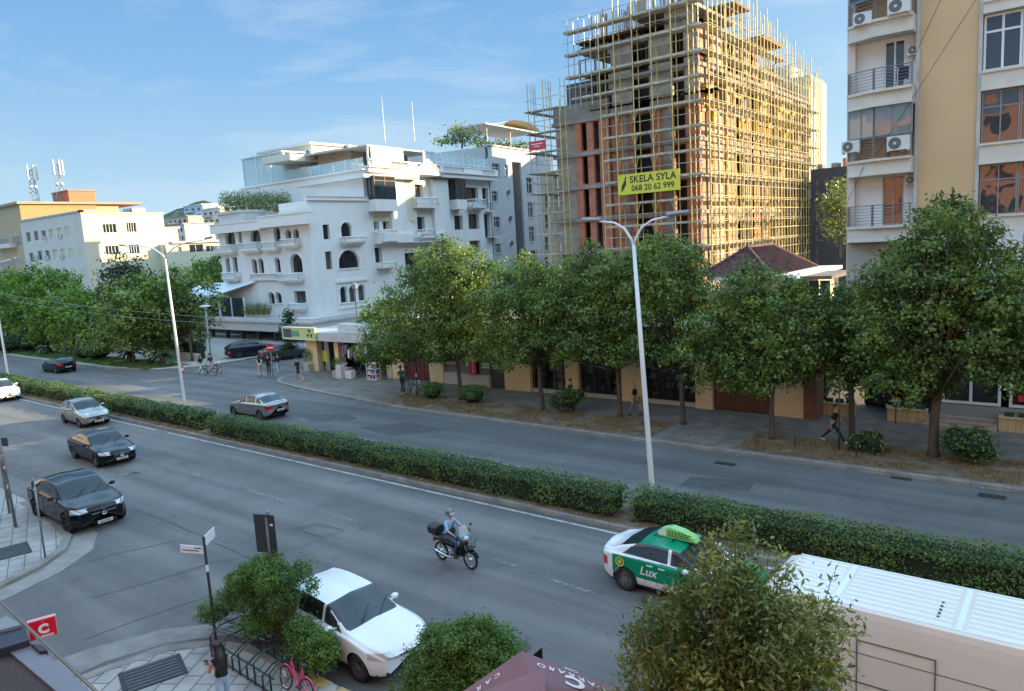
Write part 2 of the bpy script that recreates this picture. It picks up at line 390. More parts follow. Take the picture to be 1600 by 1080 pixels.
# near pavements
nearR=[(-18.4,-30),(-18.4,5.0),(-18.2,6.6),(-17.8,7.9),(-17.0,8.75),(-15.8,9.2),(60,9.35)]
m=MB();m.poly([(x,y,0.12)for x,y in nearR]+[(60,-30,0.12)]);struct('near_pavement',m,paveN)
kerbline('near_kerb',nearR[1:6],w=0.3)
kerbline('yellow_kerb',[(-15.8,9.2),(-14.2,9.22)],w=0.3,material=kerbM);kerbline('yellow_kerb',[(-14.2,9.22),(-12.9,9.24)],w=0.3,h=0.14,material=yellow_kerb)
kerbline('yellow_kerb',[(-12.6,9.24),(-11.0,9.26)],w=0.3,h=0.14,material=yellow_kerb)
kerbline('near_kerb',[(-11.0,9.26),(40,9.35)],w=0.3)
nearL=[(-90,11.3),(-34.5,10.55),(-30.5,10.25),(-28.4,9.9),(-27.2,9.25),(-26.3,8.1),(-25.7,6.6),(-25.3,4.5),(-25.2,-30)]
m=MB();m.poly([(x,y,0.12)for x,y in nearL]+[(-90,-30,0.12)]);struct('left_pavement',m,paveL)
kerbline('left_corner_kerb',nearL[1:],w=0.3)
gut=[(-34.5,10.55),(-30.5,10.25),(-28.4,9.9),(-27.2,9.25),(-26.3,8.1),(-25.7,6.6),(-25.3,4.5)]
m=MB();o2=[(-34.5,11.15),(-30.3,10.95),(-28.0,10.6),(-26.5,9.8),(-25.5,8.4),(-24.9,6.7),(-24.6,4.5)]
for i in range(len(gut)-1):m.poly([(*gut[i],0.012),(*gut[i+1],0.012),(*o2[i+1],0.012),(*o2[i],0.012)])
struct('corner_gutter',m,mat('gutter_light',(0.25,0.24,0.225),0.9,0,0.2,2))
m=sheet([(-20.9,1.5),(-18.8,1.5),(-18.6,6.8),(-18.1,8.1),(-17.2,9.1),(-15.9,9.6),(-15.9,9.9),(-17.8,9.5),(-18.9,8.4),(-19.6,6.9)],0.010)
struct('near_gutter',m,mat('gutter_near',(0.19,0.185,0.175),0.9,0,0.25,1.5))
# median strip of soil
for x0,x1 in((-200,60),):
    m=MB();m.box(x0,x1,20.2,22.5,-0.02,0.10);struct('median',m,soil)
kerbline('median_kerb',[(60,20.15),(-200,20.15)],w=0.2,h=0.12,seg=1.6)
kerbline('median_kerb',[(-120,22.6),(60,22.6)],w=0.2,h=0.12,seg=1.6)
# painted lines
m=MB()
m.poly([(-200,19.95,0.005),(60,19.72,0.005),(60,19.84,0.005),(-200,20.09,0.005)]);struct('median_edge_line',m,paint)
m=MB()
m.poly([(-110,24.05,0.009),(60,24.0,0.009),(60,24.12,0.009),(-110,24.17,0.009)]);struct('far_edge_line',m,worn)
def dashes(name,pts,w,z,material):
    mb=MB()
    for a,b in pts:
        a=Vector((*a,z));b=Vector((*b,z));d=(b-a).normalized();nn=Vector((-d.y,d.x,0))*w/2
        mb.poly([a-nn,b-nn,b+nn,a+nn])
    return struct(name,mb,material)
def gp(x,y):p=G(x,y);return(p.x,p.y)
dashes('lane_dashes',[(gp(278,733),gp(330,748)),(gp(388,766),gp(452,786)),(gp(505,800),gp(560,816)),(gp(770,873),gp(805,884)),(gp(860,905),gp(930,928)),
                       (gp(205,712),gp(232,719)),(gp(1010,955),gp(1080,978))],0.13,0.0055,worn)
dashes('side_street_lines',[(gp(160,748),gp(235,735)),(gp(172,742),gp(228,738)),(gp(246,672),gp(262,676)),(gp(20,686),gp(90,664))],0.16,0.0058,worn)
dashes('far_lane_dashes',[(gp(690,708),gp(760,718)),(gp(1130,790),gp(1180,800)),(gp(850,735),gp(905,745)),(gp(540,690),gp(585,697)),(gp(1340,830),gp(1420,848)),(gp(160,592),gp(215,582)),(gp(180,612),gp(240,597))],0.12,0.0095,worn)
# tar seams and repair patches
tar=mat('tar_seam',(0.05,0.05,0.05),0.6,0,0.2,5)
def seam(pp,w=0.045,z=0.0065):
    mb=MB();P=[]
    q=[Vector((*gp(*p),z))for p in pp]
    for a,b in zip(q[:-1],q[1:]):
        k=max(2,int((b-a).length/0.5))
        for i in range(k):P.append(a.lerp(b,i/k)+Vector((random.uniform(-.03,.03),random.uniform(-.03,.03),0)))
    P.append(q[-1])
    for a,b in zip(P[:-1],P[1:]):
        d=(b-a).normalized();nn=Vector((-d.y,d.x,0))*w/2*random.uniform(0.5,1.2)
        mb.poly([a-nn,b-nn,b+nn,a+nn])
    return struct('tar_seam',mb,tar)
for pp in([(210,796),(262,815),(330,845),(405,880),(520,930)],[(0,714),(60,712),(112,704)],[(5,663),(120,655),(180,652)],
           [(140,935),(230,912),(330,880),(430,862)],[(130,1000),(240,960),(330,930)],[(250,590),(330,582),(400,570)],
           [(60,900),(170,868),(290,842)]):
    seam(pp)
def ring(pp,z=0.0066):
    seam(pp+[pp[0]],0.035,z)
ring([(458,826),(498,818),(540,829),(505,842)]);ring([(466,827),(498,821),(530,829),(503,839)])
darkp=mat('repair_patch',(0.068,0.067,0.066),0.85,0,0.2,1.5,bump=0.3,bscale=50)
for i,pp in enumerate(([(560,668),(640,660),(700,672),(610,682)],[(1080,745),(1180,752),(1170,768),(1060,760)],[(470,650),(540,646),(560,655),(490,660)])):
    m=MB().poly([(*gp(*p),0.0075)for p in pp]);struct('repair_patch',m,darkp)
# drains and manholes
iron=mat('cast_iron',(0.035,0.035,0.037),0.6,0.4,0.2,8)
def manhole(px,py,w,d,rz=0,name='manhole_cover',z=0.012,lbl='dark rectangular iron drain cover in the road by the far kerb',grp=None,round_=False):
    p=G(px,py);t=thing(name,lbl,'drain cover',(p.x,p.y,z),rz)
    mb=MB()
    if round_:mb.lathe([(0.001,0.006),(w/2,0.006),(w/2,-0.01)],20)
    else:mb.box(-w/2,w/2,-d/2,d/2,-0.012,0.004)
    mb.build('plate',iron,t,local=True)
    mb=MB();k=7
    if round_:
        for r in(0.16,0.24):mb.lathe([(r,0.006),(r,0.012),(r+.02,0.012),(r+.02,0.006)],20)
    else:
        for i in range(k):
            x=-w/2+w*(i+.5)/k;mb.box(x-w/k*.28,x+w/k*.28,-d/2*.85,d/2*.85,0.004,0.012)
    mb.build('bars',mat('iron_bars',(0.075,0.075,0.08),0.5,0.5,0.2,8),t,local=True)
    return t
manhole(1133,725,0.85,0.35,0)
manhole(1168,708,0.7,0.3,0,lbl='narrow iron drain grating set in the gutter below the wooden gate')
manhole(1408,748,0.7,0.3,0,lbl='small drain grating in the gutter between the right-hand tree and the walking person')
manhole(1550,776,0.8,0.4,0,lbl='drain grating in the gutter near the round bush at the right edge')
manhole(853,663,0.6,0.3,0,lbl='drain grating in the gutter below the second tree of the row')
manhole(140,808,0.6,0.6,0,lbl='round manhole cover in the road behind the black coupe suv',round_=True)
manhole(240,1060,1.05,1.35,R(-18),lbl='large dark grey service hatch in the near corner pavement',z=0.134)
manhole(15,868,1.3,1.2,R(-12),lbl='large grey service hatch in the left corner pavement',z=0.134)
# light repair of fresh cement at the near corner
p=G(148,1062);m=MB();m.lathe([(0.001,0.016),(0.32,0.016),(0.38,0.0)],14,T=Matrix.Translation((p.x,p.y,0))@Matrix.Diagonal((1.2,0.8,1,1)))
struct('cement_repair',m,mat('cement',(0.35,0.42,0.5),0.7,0,0.15,6))
# litter and fallen leaves on the verge: dry grass tufts
def tufts(name,area,n,h,cols,label,z=0.13,seed=1,wid=0.012):
    rnd=np.random.RandomState(seed);x=rnd.uniform(area[0],area[1],n);y=rnd.uniform(area[2],area[3],n)
    nzv=np.array([noise.noise(Vector((a*.6,b*.9,3)))for a,b in zip(x,y)]);k=nzv>-0.12;x=x[k];y=y[k];n=len(x)
    a=rnd.uniform(0,2*PI,n);hh=h*rnd.uniform(0.4,1.2,n);lean=rnd.normal(0,0.5,(n,2))*hh[:,None]
    w=wid*rnd.uniform(.7,1.6,n)
    v=np.zeros((n,3,3));v[:,0]=np.stack([x-np.cos(a)*w,y-np.sin(a)*w,np.full(n,z)],1)
    v[:,1]=np.stack([x+np.cos(a)*w,y+np.sin(a)*w,np.full(n,z)],1);v[:,2]=np.stack([x+lean[:,0],y+lean[:,1],z+hh],1)
    me=bpy.data.meshes.new(name);me.from_pydata(v.reshape(-1,3).tolist(),[],np.arange(n*3).reshape(-1,3).tolist())
    at=me.attributes.new('tone','FLOAT','FACE');at.data.foreach_set('value',rnd.uniform(0,1,n))
    me.materials.append(cols);o=bpy.data.objects.new(name,me);C.objects.link(o);o['kind']='stuff';o['label']=label;return o
dryg=leafmat('dry_grass',(0.12,0.085,0.035),(0.30,0.20,0.085),0.15)
tufts('dry_grass',(-35,-16,30.3,33.1),15000,0.13,dryg,'dry yellow grass on the verge by the far kerb',seed=2)
tufts('dry_grass',(-11.8,6,30.3,33.1),15000,0.12,dryg,'dry brown grass on the verge at the right',seed=3)
tufts('median_grass',(-60,6,20.3,20.6),5000,0.08,dryg,'dry grass along the foot of the hedge',z=0.11,seed=4)
tufts('lawn_grass',(-100,-66.5,31.0,34.0),22000,0.14,leafmat('lawn_blade',(0.05,0.09,0.02),(0.13,0.19,0.05),0.3),'green grass on the strip beyond the road at the left',z=0.1,seed=5,wid=0.03)

rnd=random.Random(8);mb=MB()
for k in range(150):
    x=rnd.uniform(-45,2);y=rnd.choice((rnd.uniform(30.3,33.4),rnd.uniform(20.25,20.6),rnd.uniform(29.3,29.9),rnd.uniform(22.0,22.5)));z=.018 if 29<y<29.95 else .15;s=rnd.uniform(.02,.07);a=rnd.uniform(0,3)
    mb.poly([(x+s*math.cos(a+q)*(1 if i%2 else .6),y+s*math.sin(a+q),z+rnd.uniform(0,.02))for i,q in enumerate((0,1.6,3.1,4.7))])
o=mb.build('litter',mat('litter',(0.25,0.2,0.14),.9,0,.3,3,col2=(.55,.5,.45),sharp=(.45,.6)));tag(o,'scattered scraps of litter and fallen leaves along the verge and hedge foot',kind='stuff')

# ================================================================ buildings
def rect(f,x0,y0,x1,y1):
    u0,_=f.uz(x0,(y0+y1)/2);u1,_=f.uz(x1,(y0+y1)/2)
    _,z1=f.uz((x0+x1)/2,y0);_,z0=f.uz((x0+x1)/2,y1)
    return(min(u0,u1),min(z0,z1),max(u0,u1),max(z0,z1))
def arcpts(u0,u1,z1,n=8,zc=None):
    "half circle over an opening whose top is z1"
    r=(u1-u0)/2;c=(u0+u1)/2;zc=z1-r if zc is None else zc;h=z1-zc
    return[(c-r*math.cos(PI*i/n),zc+h*math.sin(PI*i/n))for i in range(n+1)]
def wall(mb,f,u0,u1,z0,z1,holes=(),d=0.0,rev=0.25,m=0,rm=None,th=0.3):
    "front skin with openings (u0, z0, u1, z1, arched) and their reveals"
    holes=[h for h in holes if h[2]>u0 and h[0]<u1 and h[3]>z0 and h[1]<z1]
    us=sorted({u0,u1,*[min(max(h[0],u0),u1)for h in holes],*[min(max(h[2],u0),u1)for h in holes]})
    zs=sorted({z0,z1,*[min(max(h[1],z0),z1)for h in holes],*[min(max(h[3],z0),z1)for h in holes]})
    P=f.P;rm=m if rm is None else rm
    for a,b in zip(us[:-1],us[1:]):
        zz=z0;run=[]
        for c,e in zip(zs[:-1],zs[1:]):
            mu,mz=(a+b)/2,(c+e)/2
            inside=any(h[0]<mu<h[2]and h[1]<mz<h[3]for h in holes)
            if not inside:mb.poly([P(a,c,d),P(b,c,d),P(b,e,d),P(a,e,d)],m)
    for h in holes:
        a,c,b,e=h[:4];q=d-rev
        mb.poly([P(a,c,d),P(a,e,d),P(a,e,q),P(a,c,q)],rm);mb.poly([P(b,c,d),P(b,c,q),P(b,e,q),P(b,e,d)],rm)
        mb.poly([P(a,c,d),P(a,c,q),P(b,c,q),P(b,c,d)],rm)
        if len(h)>4 and h[4]:
            pts=arcpts(a,b,e,8);n=len(pts)//2
            mb.poly([P(a,e,d)]+[P(u,z,d)for u,z in pts[:n+1]][::-1][::1],m)
            mb.poly([P(b,e,d)]+[P(u,z,d)for u,z in pts[n:]],m)
            for(ua,za),(ub,zb)in zip(pts[:-1],pts[1:]):mb.poly([P(ua,za,d),P(ub,zb,d),P(ub,zb,q),P(ua,za,q)],rm)
        else:mb.poly([P(a,e,d),P(b,e,d),P(b,e,q),P(a,e,q)],rm)
    return mb
def window(f,h,par,gm,fm,rev=0.2,fw=0.06,mull=1,trans=0,name='window',sill=None,d=0.0,rail=True):
    "glass with a frame, set back in its opening"
    a,c,b,e=h[:4];arch=len(h)>4 and h[4];q=d-rev+0.02;P=f.P
    g=MB()
    if arch:
        pts=arcpts(a,b,e,8);g.poly([P(a,c,q),P(b,c,q)]+[P(u,z,q)for u,z in pts[::-1]])
    else:g.poly([P(a,c,q),P(b,c,q),P(b,e,q),P(a,e,q)])
    if gm is MC.get('dark_glass')and random.random()<.35:gm=glass('curtained_glass',(0.10,0.095,0.085),.12)
    o=g.build(name,gm,par)
    if fm:
        k=MB();top=e-(b-a)/2 if arch else e
        k.fb(f,a,a+fw,c,top,q,q+0.05);k.fb(f,b-fw,b,c,top,q,q+0.05);k.fb(f,a+fw,b-fw,c,c+fw,q,q+0.048)
        if arch:
            for(u1,z1),(u2,z2)in zip(pts[:-1],pts[1:]):k.tube(P(u1,z1,q+.025),P(u2,z2,q+.025),fw*.6,n=4)
        else:k.fb(f,a+fw,b-fw,e-fw,e,q,q+0.048)
        for i in range(mull):
            u=a+(b-a)*(i+1)/(mull+1);k.fb(f,u-fw/2,u+fw/2,c+fw,e-fw-(0.0 if not arch else 0.02),q,q+0.046)
        for i in range(trans):
            z=c+(e-c)*(0.7 if trans==1 else(i+1)/(trans+1));k.fb(f,a+fw,b-fw,z-fw/2,z+fw/2,q,q+0.044)
        k.build('frame',fm,o)
    if sill:
        k=MB();k.fb(f,a-0.08,b+0.08,c-0.09,c,d,d+0.1);k.build('sill',sill,o)
    return o
def balcony(f,r,par,slabm,railm,depth=0.9,style='balusters',rh=0.85,th=0.14,d=0.0,name='balcony'):
    "r = (u0, z0, u1, z1): floor slab at z0, handrail at z1"
    u0,z0,u1,z1=r[:4];s=MB();s.fb(f,u0,u1,z0-th,z0,d,d+depth)
    if style=='corbel':s.fb(f,u0+.12,u1-.12,z0-th-.18,z0-th,d,d+depth*.8);s.fb(f,u0+.3,u1-.3,z0-th-.34,z0-th-.18,d,d+depth*.55)
    o=s.build(name,slabm,par)
    k=MB();t=0.045
    runs=[((u0+t,d+depth-t),(u1-t,d+depth-t)),((u0+t,d+.02),(u0+t,d+depth-t)),((u1-t,d+.02),(u1-t,d+depth-t))]
    for(ua,da),(ub,db)in runs:
        L=math.hypot(ub-ua,db-da)
        if style in('balusters','corbel'):
            k.tube(f.P(ua,z1-.05,da),f.P(ub,z1-.05,db),0.075,n=4)
            k.tube(f.P(ua,z0+.05,da),f.P(ub,z0+.05,db),0.06,n=4)
            q=max(2,int(L/0.22))
            for i in range(q+1):
                w=i/q;uu=ua+(ub-ua)*w;dd=da+(db-da)*w;r0=0.07 if i in(0,q)else 0.042
                k.path([f.P(uu,z0,dd),f.P(uu,z0+(z1-z0)*.35,dd),f.P(uu,z0+(z1-z0)*.6,dd),f.P(uu,z1,dd)],[r0*.7,r0*1.25,r0*.7,r0*.8],n=5)
        elif style=='bars':
            for z in np.linspace(z0+.12,z1,6):k.tube(f.P(ua,z,da),f.P(ub,z,db),0.016 if z<z1-.01 else 0.028,n=5)
            q=max(1,int(round(L/0.95)))
            for i in range(q+1):
                w=i/q;uu=ua+(ub-ua)*w;dd=da+(db-da)*w
                for e in(-.05,.05)if 0<i<q else(0,):k.tube(f.P(uu+e*(ub-ua)/max(L,.01),z0,dd+e*(db-da)/max(L,.01)),f.P(uu+e*(ub-ua)/max(L,.01),z1,dd+e*(db-da)/max(L,.01)),0.02,n=5)
        elif style=='iron':
            for z in(z0+.06,z1):k.tube(f.P(ua,z,da),f.P(ub,z,db),0.022,n=4)
            q=max(2,int(L/0.16))
            for i in range(q+1):w=i/q;uu=ua+(ub-ua)*w;dd=da+(db-da)*w;k.tube(f.P(uu,z0,dd),f.P(uu,z1,dd),0.012,n=4)
    k.build('railing',railm,o)
    return o

white_r=mat('white_render',(0.70,0.69,0.67),0.9,0,0.04,.9,col2=(0.73,0.715,0.69),bump=0.08,stretch=(1,1,.3))
white_trim=mat('white_trim',(0.76,0.75,0.73),0.85,0,0.06,2.0,col2=(0.68,0.67,0.64))
trimgrey=mat('trim_grey',(0.50,0.48,0.46),0.9,0,0.1,2.0)
beige_r=mat('beige_render',(0.68,0.50,0.30),0.92,0,0.07,0.7,bump=0.1)
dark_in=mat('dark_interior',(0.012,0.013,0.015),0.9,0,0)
gl_dark=glass('dark_glass',(0.018,0.022,0.028),0.06);gl_sky=glass('blue_glass',(0.03,0.04,0.05),0.02,0.25,1.0)
brownf=mat('brown_frame',(0.075,0.035,0.022),0.5,0,0.15,4);whitef=mat('white_frame',(0.7,0.7,0.7),0.4,0,0.04,3);greyf=mat('grey_frame',(0.25,0.26,0.27),0.4,0.3,0.05,3)
concrete=mat('raw_concrete',(0.27,0.26,0.24),0.95,0,0.22,0.9,bump=0.3)
roofgrey=mat('flat_roof',(0.26,0.25,0.24),0.95,0,0.2,0.5)

# ---------------------------------------------------------------- the white hotel
XH,YH=-66.4,50.2
FA=F((XH,YH),PI);FA.n=Vector((0,-1,0));FA.u=Vector((1,0,0)) # front, facing the street (u negative leftwards)
FB=F((XH,YH),PI/2) # right side, normal +X
YB=58.7
FC=F((XH,YB),R(95.5)) # long side of the tall block
FT=F((XH,YB),0.0) # front of the tall block above the low one
hotel=thing('hotel_building','white hotel with arched windows, balustrades and a glazed roof terrace on the far corner','hotel',(XH-10,YH+8,0))
holA=[rect(FA,352,359,367,384)+(1,),rect(FA,391,358,407,381)+(1,),rect(FA,428,355,438,379)+(1,),rect(FA,446,359,455,374)+(1,),rect(FA,458,358,467,373)+(1,),
        rect(FA,373,358,378,390),rect(FA,353,404,359,428),rect(FA,364,402,371,427),rect(FA,394,405,402,428)+(1,),rect(FA,404,404,412,427)+(1,),
        rect(FA,430,403,438,426)+(1,),rect(FA,454,397,472,426)+(1,),rect(FA,420,457,429,475)+(1,),rect(FA,431,457,440,474)+(1,),rect(FA,460,455,478,475)]
zt1=FA.uz(487,333)[1];uL=FA.uz(345,400)[0];zled=FA.uz(480,507)[1]
mb=MB();wall(mb,FA,uL,0,zled,zt1-0.5,holA,rev=0.45)
holB=[rect(FB,505,351,515,374),rect(FB,509,393,519,421),rect(FB,533,348,549,370)+(1,),rect(FB,529,391,561,419)+(1,),
        rect(FB,532,448,542,473)+(1,),rect(FB,546,447,556,472)+(1,),rect(FB,560,445,570,470)+(1,)]
ztB=FB.uz(540,313)[1]
wall(mb,FB,0,YB-YH,zled,ztB,holB,rev=0.4)
mb.box(XH+uL,XH-.5,YH+.6,YB,zled,zt1-0.6);mb.box(XH-6,XH-.5,YH+.6,YB,zt1-.6,ztB)
mb.build('wall',white_r,hotel)
for h in holA:window(FA,h,hotel,gl_dark,brownf,rev=0.45,mull=1 if h[2]-h[0]>0.7 else 0,trans=1)
for h in holB:window(FB,h,hotel,gl_dark,brownf,rev=0.4,mull=2 if h[2]-h[0]>2 else 0,trans=1)
for h in holA+holB:
    if len(h)>4:
        mb=MB()
        f=FA if h in holA else FB;pts=arcpts(h[0]-.12,h[2]+.12,h[3]+.12,8)
        for(u1,z1),(u2,z2)in zip(pts[:-1],pts[1:]):mb.tube(f.P(u1,z1,.02),f.P(u2,z2,.02),0.07,n=4)
        mb.fb(f,h[0]-.2,h[2]+.2,h[1]-.14,h[1],0,.1);mb.build('window_trim',white_trim,hotel)
mb=MB()
u0,z0,u1,z1=rect(FB,526,438,576,479);mb.fb(FB,u0,u1,z1-.15,z1+.1,0,.2);mb.fb(FB,u0,u0+.15,z0,z1-.15,0,.1);mb.fb(FB,u0,u1,z0-.12,z0,0,.15)
mb.build('window_trim',white_trim,hotel)
def pbal(f,a,b,**k): # pixels: left handrail corner, right slab corner
    r=rect(f,a[0],a[1],b[0],b[1]);balcony(f,r,hotel,white_trim,white_trim,**k)
for a,b in(((341,383),(371,393)),((381,379),(411,390)),((416,378),(439,388)),((445,373),(470,382)),((441,427),(475,436)),((354,425),(376,434)),((458,473),(480,480))):
    pbal(FA,a,b,depth=0.75,style='corbel')
pbal(FA,(394,427),(442,436),depth=0.3,style='balusters')
pbal(FB,(531,370),(566,377),depth=0.8,style='corbel')
# bands and parapets of the low block
mb=MB();u415=FA.uz(415,340)[0];zp=FA.uz(420,357)[1]
mb.fb(FA,uL-.3,u415,zp-.1,zt1-.25,.0,.9);mb.fb(FA,u415,.9,zp+.05,zt1+.05,0,1.1)
mb.fb(FA,uL-.35,u415,zt1-.25,zt1-.1,-.2,1.0);mb.fb(FA,u415,.95,zt1+.05,zt1+.2,-.2,1.2)
mb.fb(FB,-.3,YB-YH,ztB-.05,ztB+.35,-.2,.25);mb.fb(FB,-.3,YB-YH-.2,ztB+.35,ztB+.45,-.3,.35)
mb.build('cornice',white_trim,hotel)
# signboard wall at the left end, higher
mb=MB();r=rect(FA,340,330,376,358);mb.fb(FA,r[0],r[2],r[1],r[3]-.3,-3.5,-.1);mb.fb(FA,r[0]-.1,r[2]+.1,r[3]-.3,r[3],-3.7,.1);mb.build('roof_wall',trimgrey,hotel)
# ledge over the ground floor
mb=MB();zl0,zl1=FA.uz(480,515)[1],FA.uz(480,494)[1];uE=FA.uz(300,490)[0]
mb.fb(FA,uE-3,2.2,zl0,zl1-.5,0,2.6);mb.fb(FA,uE-3,2.3,zl1-.5,zl1-.25,-.1,2.8);mb.fb(FA,uE-3,2.0,zl1-.25,zl1,0,2.3)
mb.fb(FB,.0,30,zl0,zl1-.5,0,2.2);mb.fb(FB,.0,30,zl1-.5,zl1-.25,-.1,2.3);mb.fb(FB,0,30,zl1-.25,zl1,0,1.9)
mb.build('ledge',mat('ledge_stone',(0.52,0.49,0.47),0.85,0,0.08,1.0),hotel)
mb=MB();mb.fb(FA,uE-3,.2,0.1,zl0,-6,-1.5);mb.fb(FB,1.5,30,0.1,zl0,-5,-.8);mb.build('ground_floor',mat('dark_cladding',(0.02,0.02,0.024),0.35,0,0.1,2),hotel)
for i in range(9):
    u=uE+1+i*3.3
    if u<0:mb=MB();mb.fb(FA,u,u+.35,0.1,zl0,1.6,2.0);mb.build('column',mat('dark_column',(0.05,0.05,0.055),0.5,0,0.1,2),hotel)
for i in range(6):
    u=uE-1+i*3.4
    if u<-1.5:window(FA,(u,0.35,u+2.8,zl0-.25),hotel,gl_dark,greyf,rev=-0.0,d=-1.46,mull=1)
for i in range(7):window(FB,(2.5+i*3.3,0.35,5.3+i*3.3,zl0-.25),hotel,gl_dark,greyf,rev=0.0,d=-.76,mull=1)
# tall block
A955=R(95.5)
LC=25.6
def rc(*a):return rect(FC,*a)
bays=[(564,279,606,313)]
holC=[rc(584,337,592,359),rc(598,336,607,359),rc(586,387,597,411),rc(639,288,661,310),rc(652,339,664,362),rc(633,395,655,422),
        rc(717,304,722,315)+(1,),rc(728,293,747,316),rc(710,337,723,359),rc(732,334,749,358),rc(734,376,751,395),rc(754,294,763,326),rc(757,334,766,372)]
zc0,zc1=zled,FC.uz(665,277)[1]
mb=MB();wall(mb,FC,0,LC,zc0,zc1,holC,rev=0.6)
mb.prism([FC.P(.3,zc0,-.7),FC.P(LC,zc0,-.7),FC.P(LC,zc0,-20),FC.P(.3,zc0,-24)],(0,0,zc1-zc0-.05));mb.build('wall',white_r,hotel)
for h in holC:window(FC,h,hotel,gl_dark,brownf if h[2]-h[0]>1 else whitef,rev=0.6,mull=1 if h[2]-h[0]>.9 else 0)
# corner bays
for(px,nm)in(((569,278,606,313,331)),0),((701,283,716,313,328),0):
    a=rc(px[0],px[1],px[2],px[3]);b=rc(px[0],px[3],px[2],px[4])
    u0=max(a[0],0.0);ux,zb,zm,zt=a[2],b[1],a[1],a[3]
    mb=MB();mb.fb(FC,u0,ux,zb,zm,0,1.3);bay=mb.build('bay',white_r,hotel)
    g=MB();g.fb(FC,u0+.1,ux-.1,zm,zt,0,1.2);g.build('bay_glass',gl_sky,bay)
    k=MB()
    for u in(u0+.06,(u0+ux)/2,ux-.06):k.fb(FC,u-.06,u+.06,zm,zt,1.1,1.26)
    k.fb(FC,u0,ux,zt-.5,zt-.4,1.12,1.24);k.fb(FC,u0,ux,zm,zm+.1,1.12,1.25);k.fb(FC,u0,ux,zt,zt+.12,0,1.3)
    for dd in(.05,.6,1.15):k.fb(FC,u0+.02,u0+.1,zm+.1,zt,dd,dd+.1)
    k.build('bay_frame',brownf,bay)
for a,b,dp,st in(((583,359),(612,365),.9,'balusters'),((588,410),(612,417),.9,'balusters'),((639,310),(674,324),1.2,'balusters'),((650,359),(671,371),1.0,'balusters'),
                     ((729,312),(751,324),1.0,'corbel'),((757,318),(766,330),.8,'iron'),((760,358),(772,370),1.1,'iron')):
    r=rc(a[0],a[1],b[0],b[1]);balcony(FC,r,hotel,white_trim,white_trim if st!='iron' else greyf,depth=dp,style=st)
# protruding bodies between
mb=MB()
for(x0,y0,x1,y1,d)in((606,280,638,378,.5),(674,282,698,377,.5),(584,366,690,379,.9),(588,364,612,378,1.2),(638,371,675,379,.9)):
    r=rc(x0,y0,x1,y1);mb.fb(FC,r[0],r[2],r[1],r[3],0,d)
mb.build('wall_panels',white_r,hotel)
# cornice, parapet with balusters, gable
mb=MB();zpar=FC.uz(665,258)[1]
mb.fb(FC,-.6,LC+.3,zc1,zc1+.55,-.3,1.2);mb.fb(FC,-.7,LC+.4,zc1+.55,zc1+.75,-.3,1.45)
for(x0,x1)in((570,599),(626,640),(676,681),(714,742),(762,767)):
    u0,u1=FC.uz(x0,260)[0],FC.uz(x1,260)[0];mb.fb(FC,u0,u1,zc1+.75,zpar,.8,1.2)
mb.fb(FC,-.4,LC,zpar-.14,zpar,.75,1.25)
ug0,ug1,ugm=FC.uz(636,275)[0],FC.uz(678,275)[0],FC.uz(655,255)[0];zg=FC.uz(655,254)[1]
mb.prism([FC.P(ug0,zc1+.1,1.2),FC.P(ug1,zc1+.1,1.2),FC.P(ugm,zg,1.2)],FC.n*.25)
for a,b in((ug0,ugm),(ug1,ugm)):mb.tube(FC.P(a,zc1+.3,1.4),FC.P(b,zg+.12,1.4),.22,n=4)
mb.build('parapet',white_trim,hotel)
mb=MB();u=-.3
while u<LC:
    mb.path([FC.P(u,zc1+.75,1.0),FC.P(u,zc1+1.0,1.0),FC.P(u,zpar-.1,1.0)],[.05,.085,.045],n=5);u+=.26
mb.build('balusters',white_trim,hotel)
# roof terrace: slab front over the low block, glass box, penthouse
zs0,zs1=FT.uz(480,292)[1],FT.uz(480,279)[1];uTL=FT.uz(386,290)[0]
mb=MB();mb.fb(FT,uTL,.8,zs0,zs1-.2,-8,.9);mb.fb(FT,uTL-.15,.95,zs1-.2,zs1,-8,1.15);mb.build('terrace_slab',white_trim,hotel)
mb=MB();uu=FT.uz(400,310)[0];wall(mb,FT,uu,0,zt1-1,zs0,(),d=-.6);mb.fb(FT,uu,-.1,zt1-1,zs0-.02,-8,-.65);mb.build('upper_wall',mat('cream_render',(0.62,0.57,0.46),.9,0,.06,1),hotel)
zg0=zs1;zg1=FT.uz(420,243)[1];ug=FT.uz(449,260)[0]
glb=mat('terrace_glass',(0.55,0.75,0.8),0.03,0,0,spec=0.6);n_,l_,b_=nodes_of(glb);b_.inputs['Transmission Weight'].default_value=0.0;b_.inputs['Alpha'].default_value=0.42;b_.inputs['Specular IOR Level'].default_value=1
g=MB();g.fb(FT,uTL+.2,ug,zg0,zg1,.52,.56);g.fb(FT,uTL+.2,uTL+.24,zg0,zg1,-7,.5);g.build('terrace_glazing',glb,hotel)
k=MB()
for px in(387,408,430,452):u=FT.uz(px,270)[0];k.fb(FT,u-.07,u+.07,zg0,zg1,.5,.66)
k.fb(FT,uTL+.1,ug+.1,zg1,zg1+.14,-7,.7);k.build('glazing_frame',whitef,hotel)
g=MB();zb1=zs1+1.25;g.fb(FT,ug+.1,.6,zs1,zb1,.7,.73)
g.fb(FC,.2,6,zpar,zpar+1.6,.9,.94);g.fb(FC,10.5,LC-.3,zpar,zpar+1.55,.2,.24);g.build('glass_railing',glb,hotel)
k=MB()
for px in(475,494,508,530,548,566):k=MB();u=FT.uz(px,270)[0];k.fb(FT,u-.03,u+.03,zs1,zb1,.74,.8);k.build('railing_post',whitef,hotel)
for i in range(13):k=MB();u=10.5+(LC-11)*i/12;k.fb(FC,u-.05,u+.05,zpar,zpar+1.7,.26,.36);k.build('railing_post',whitef,hotel)
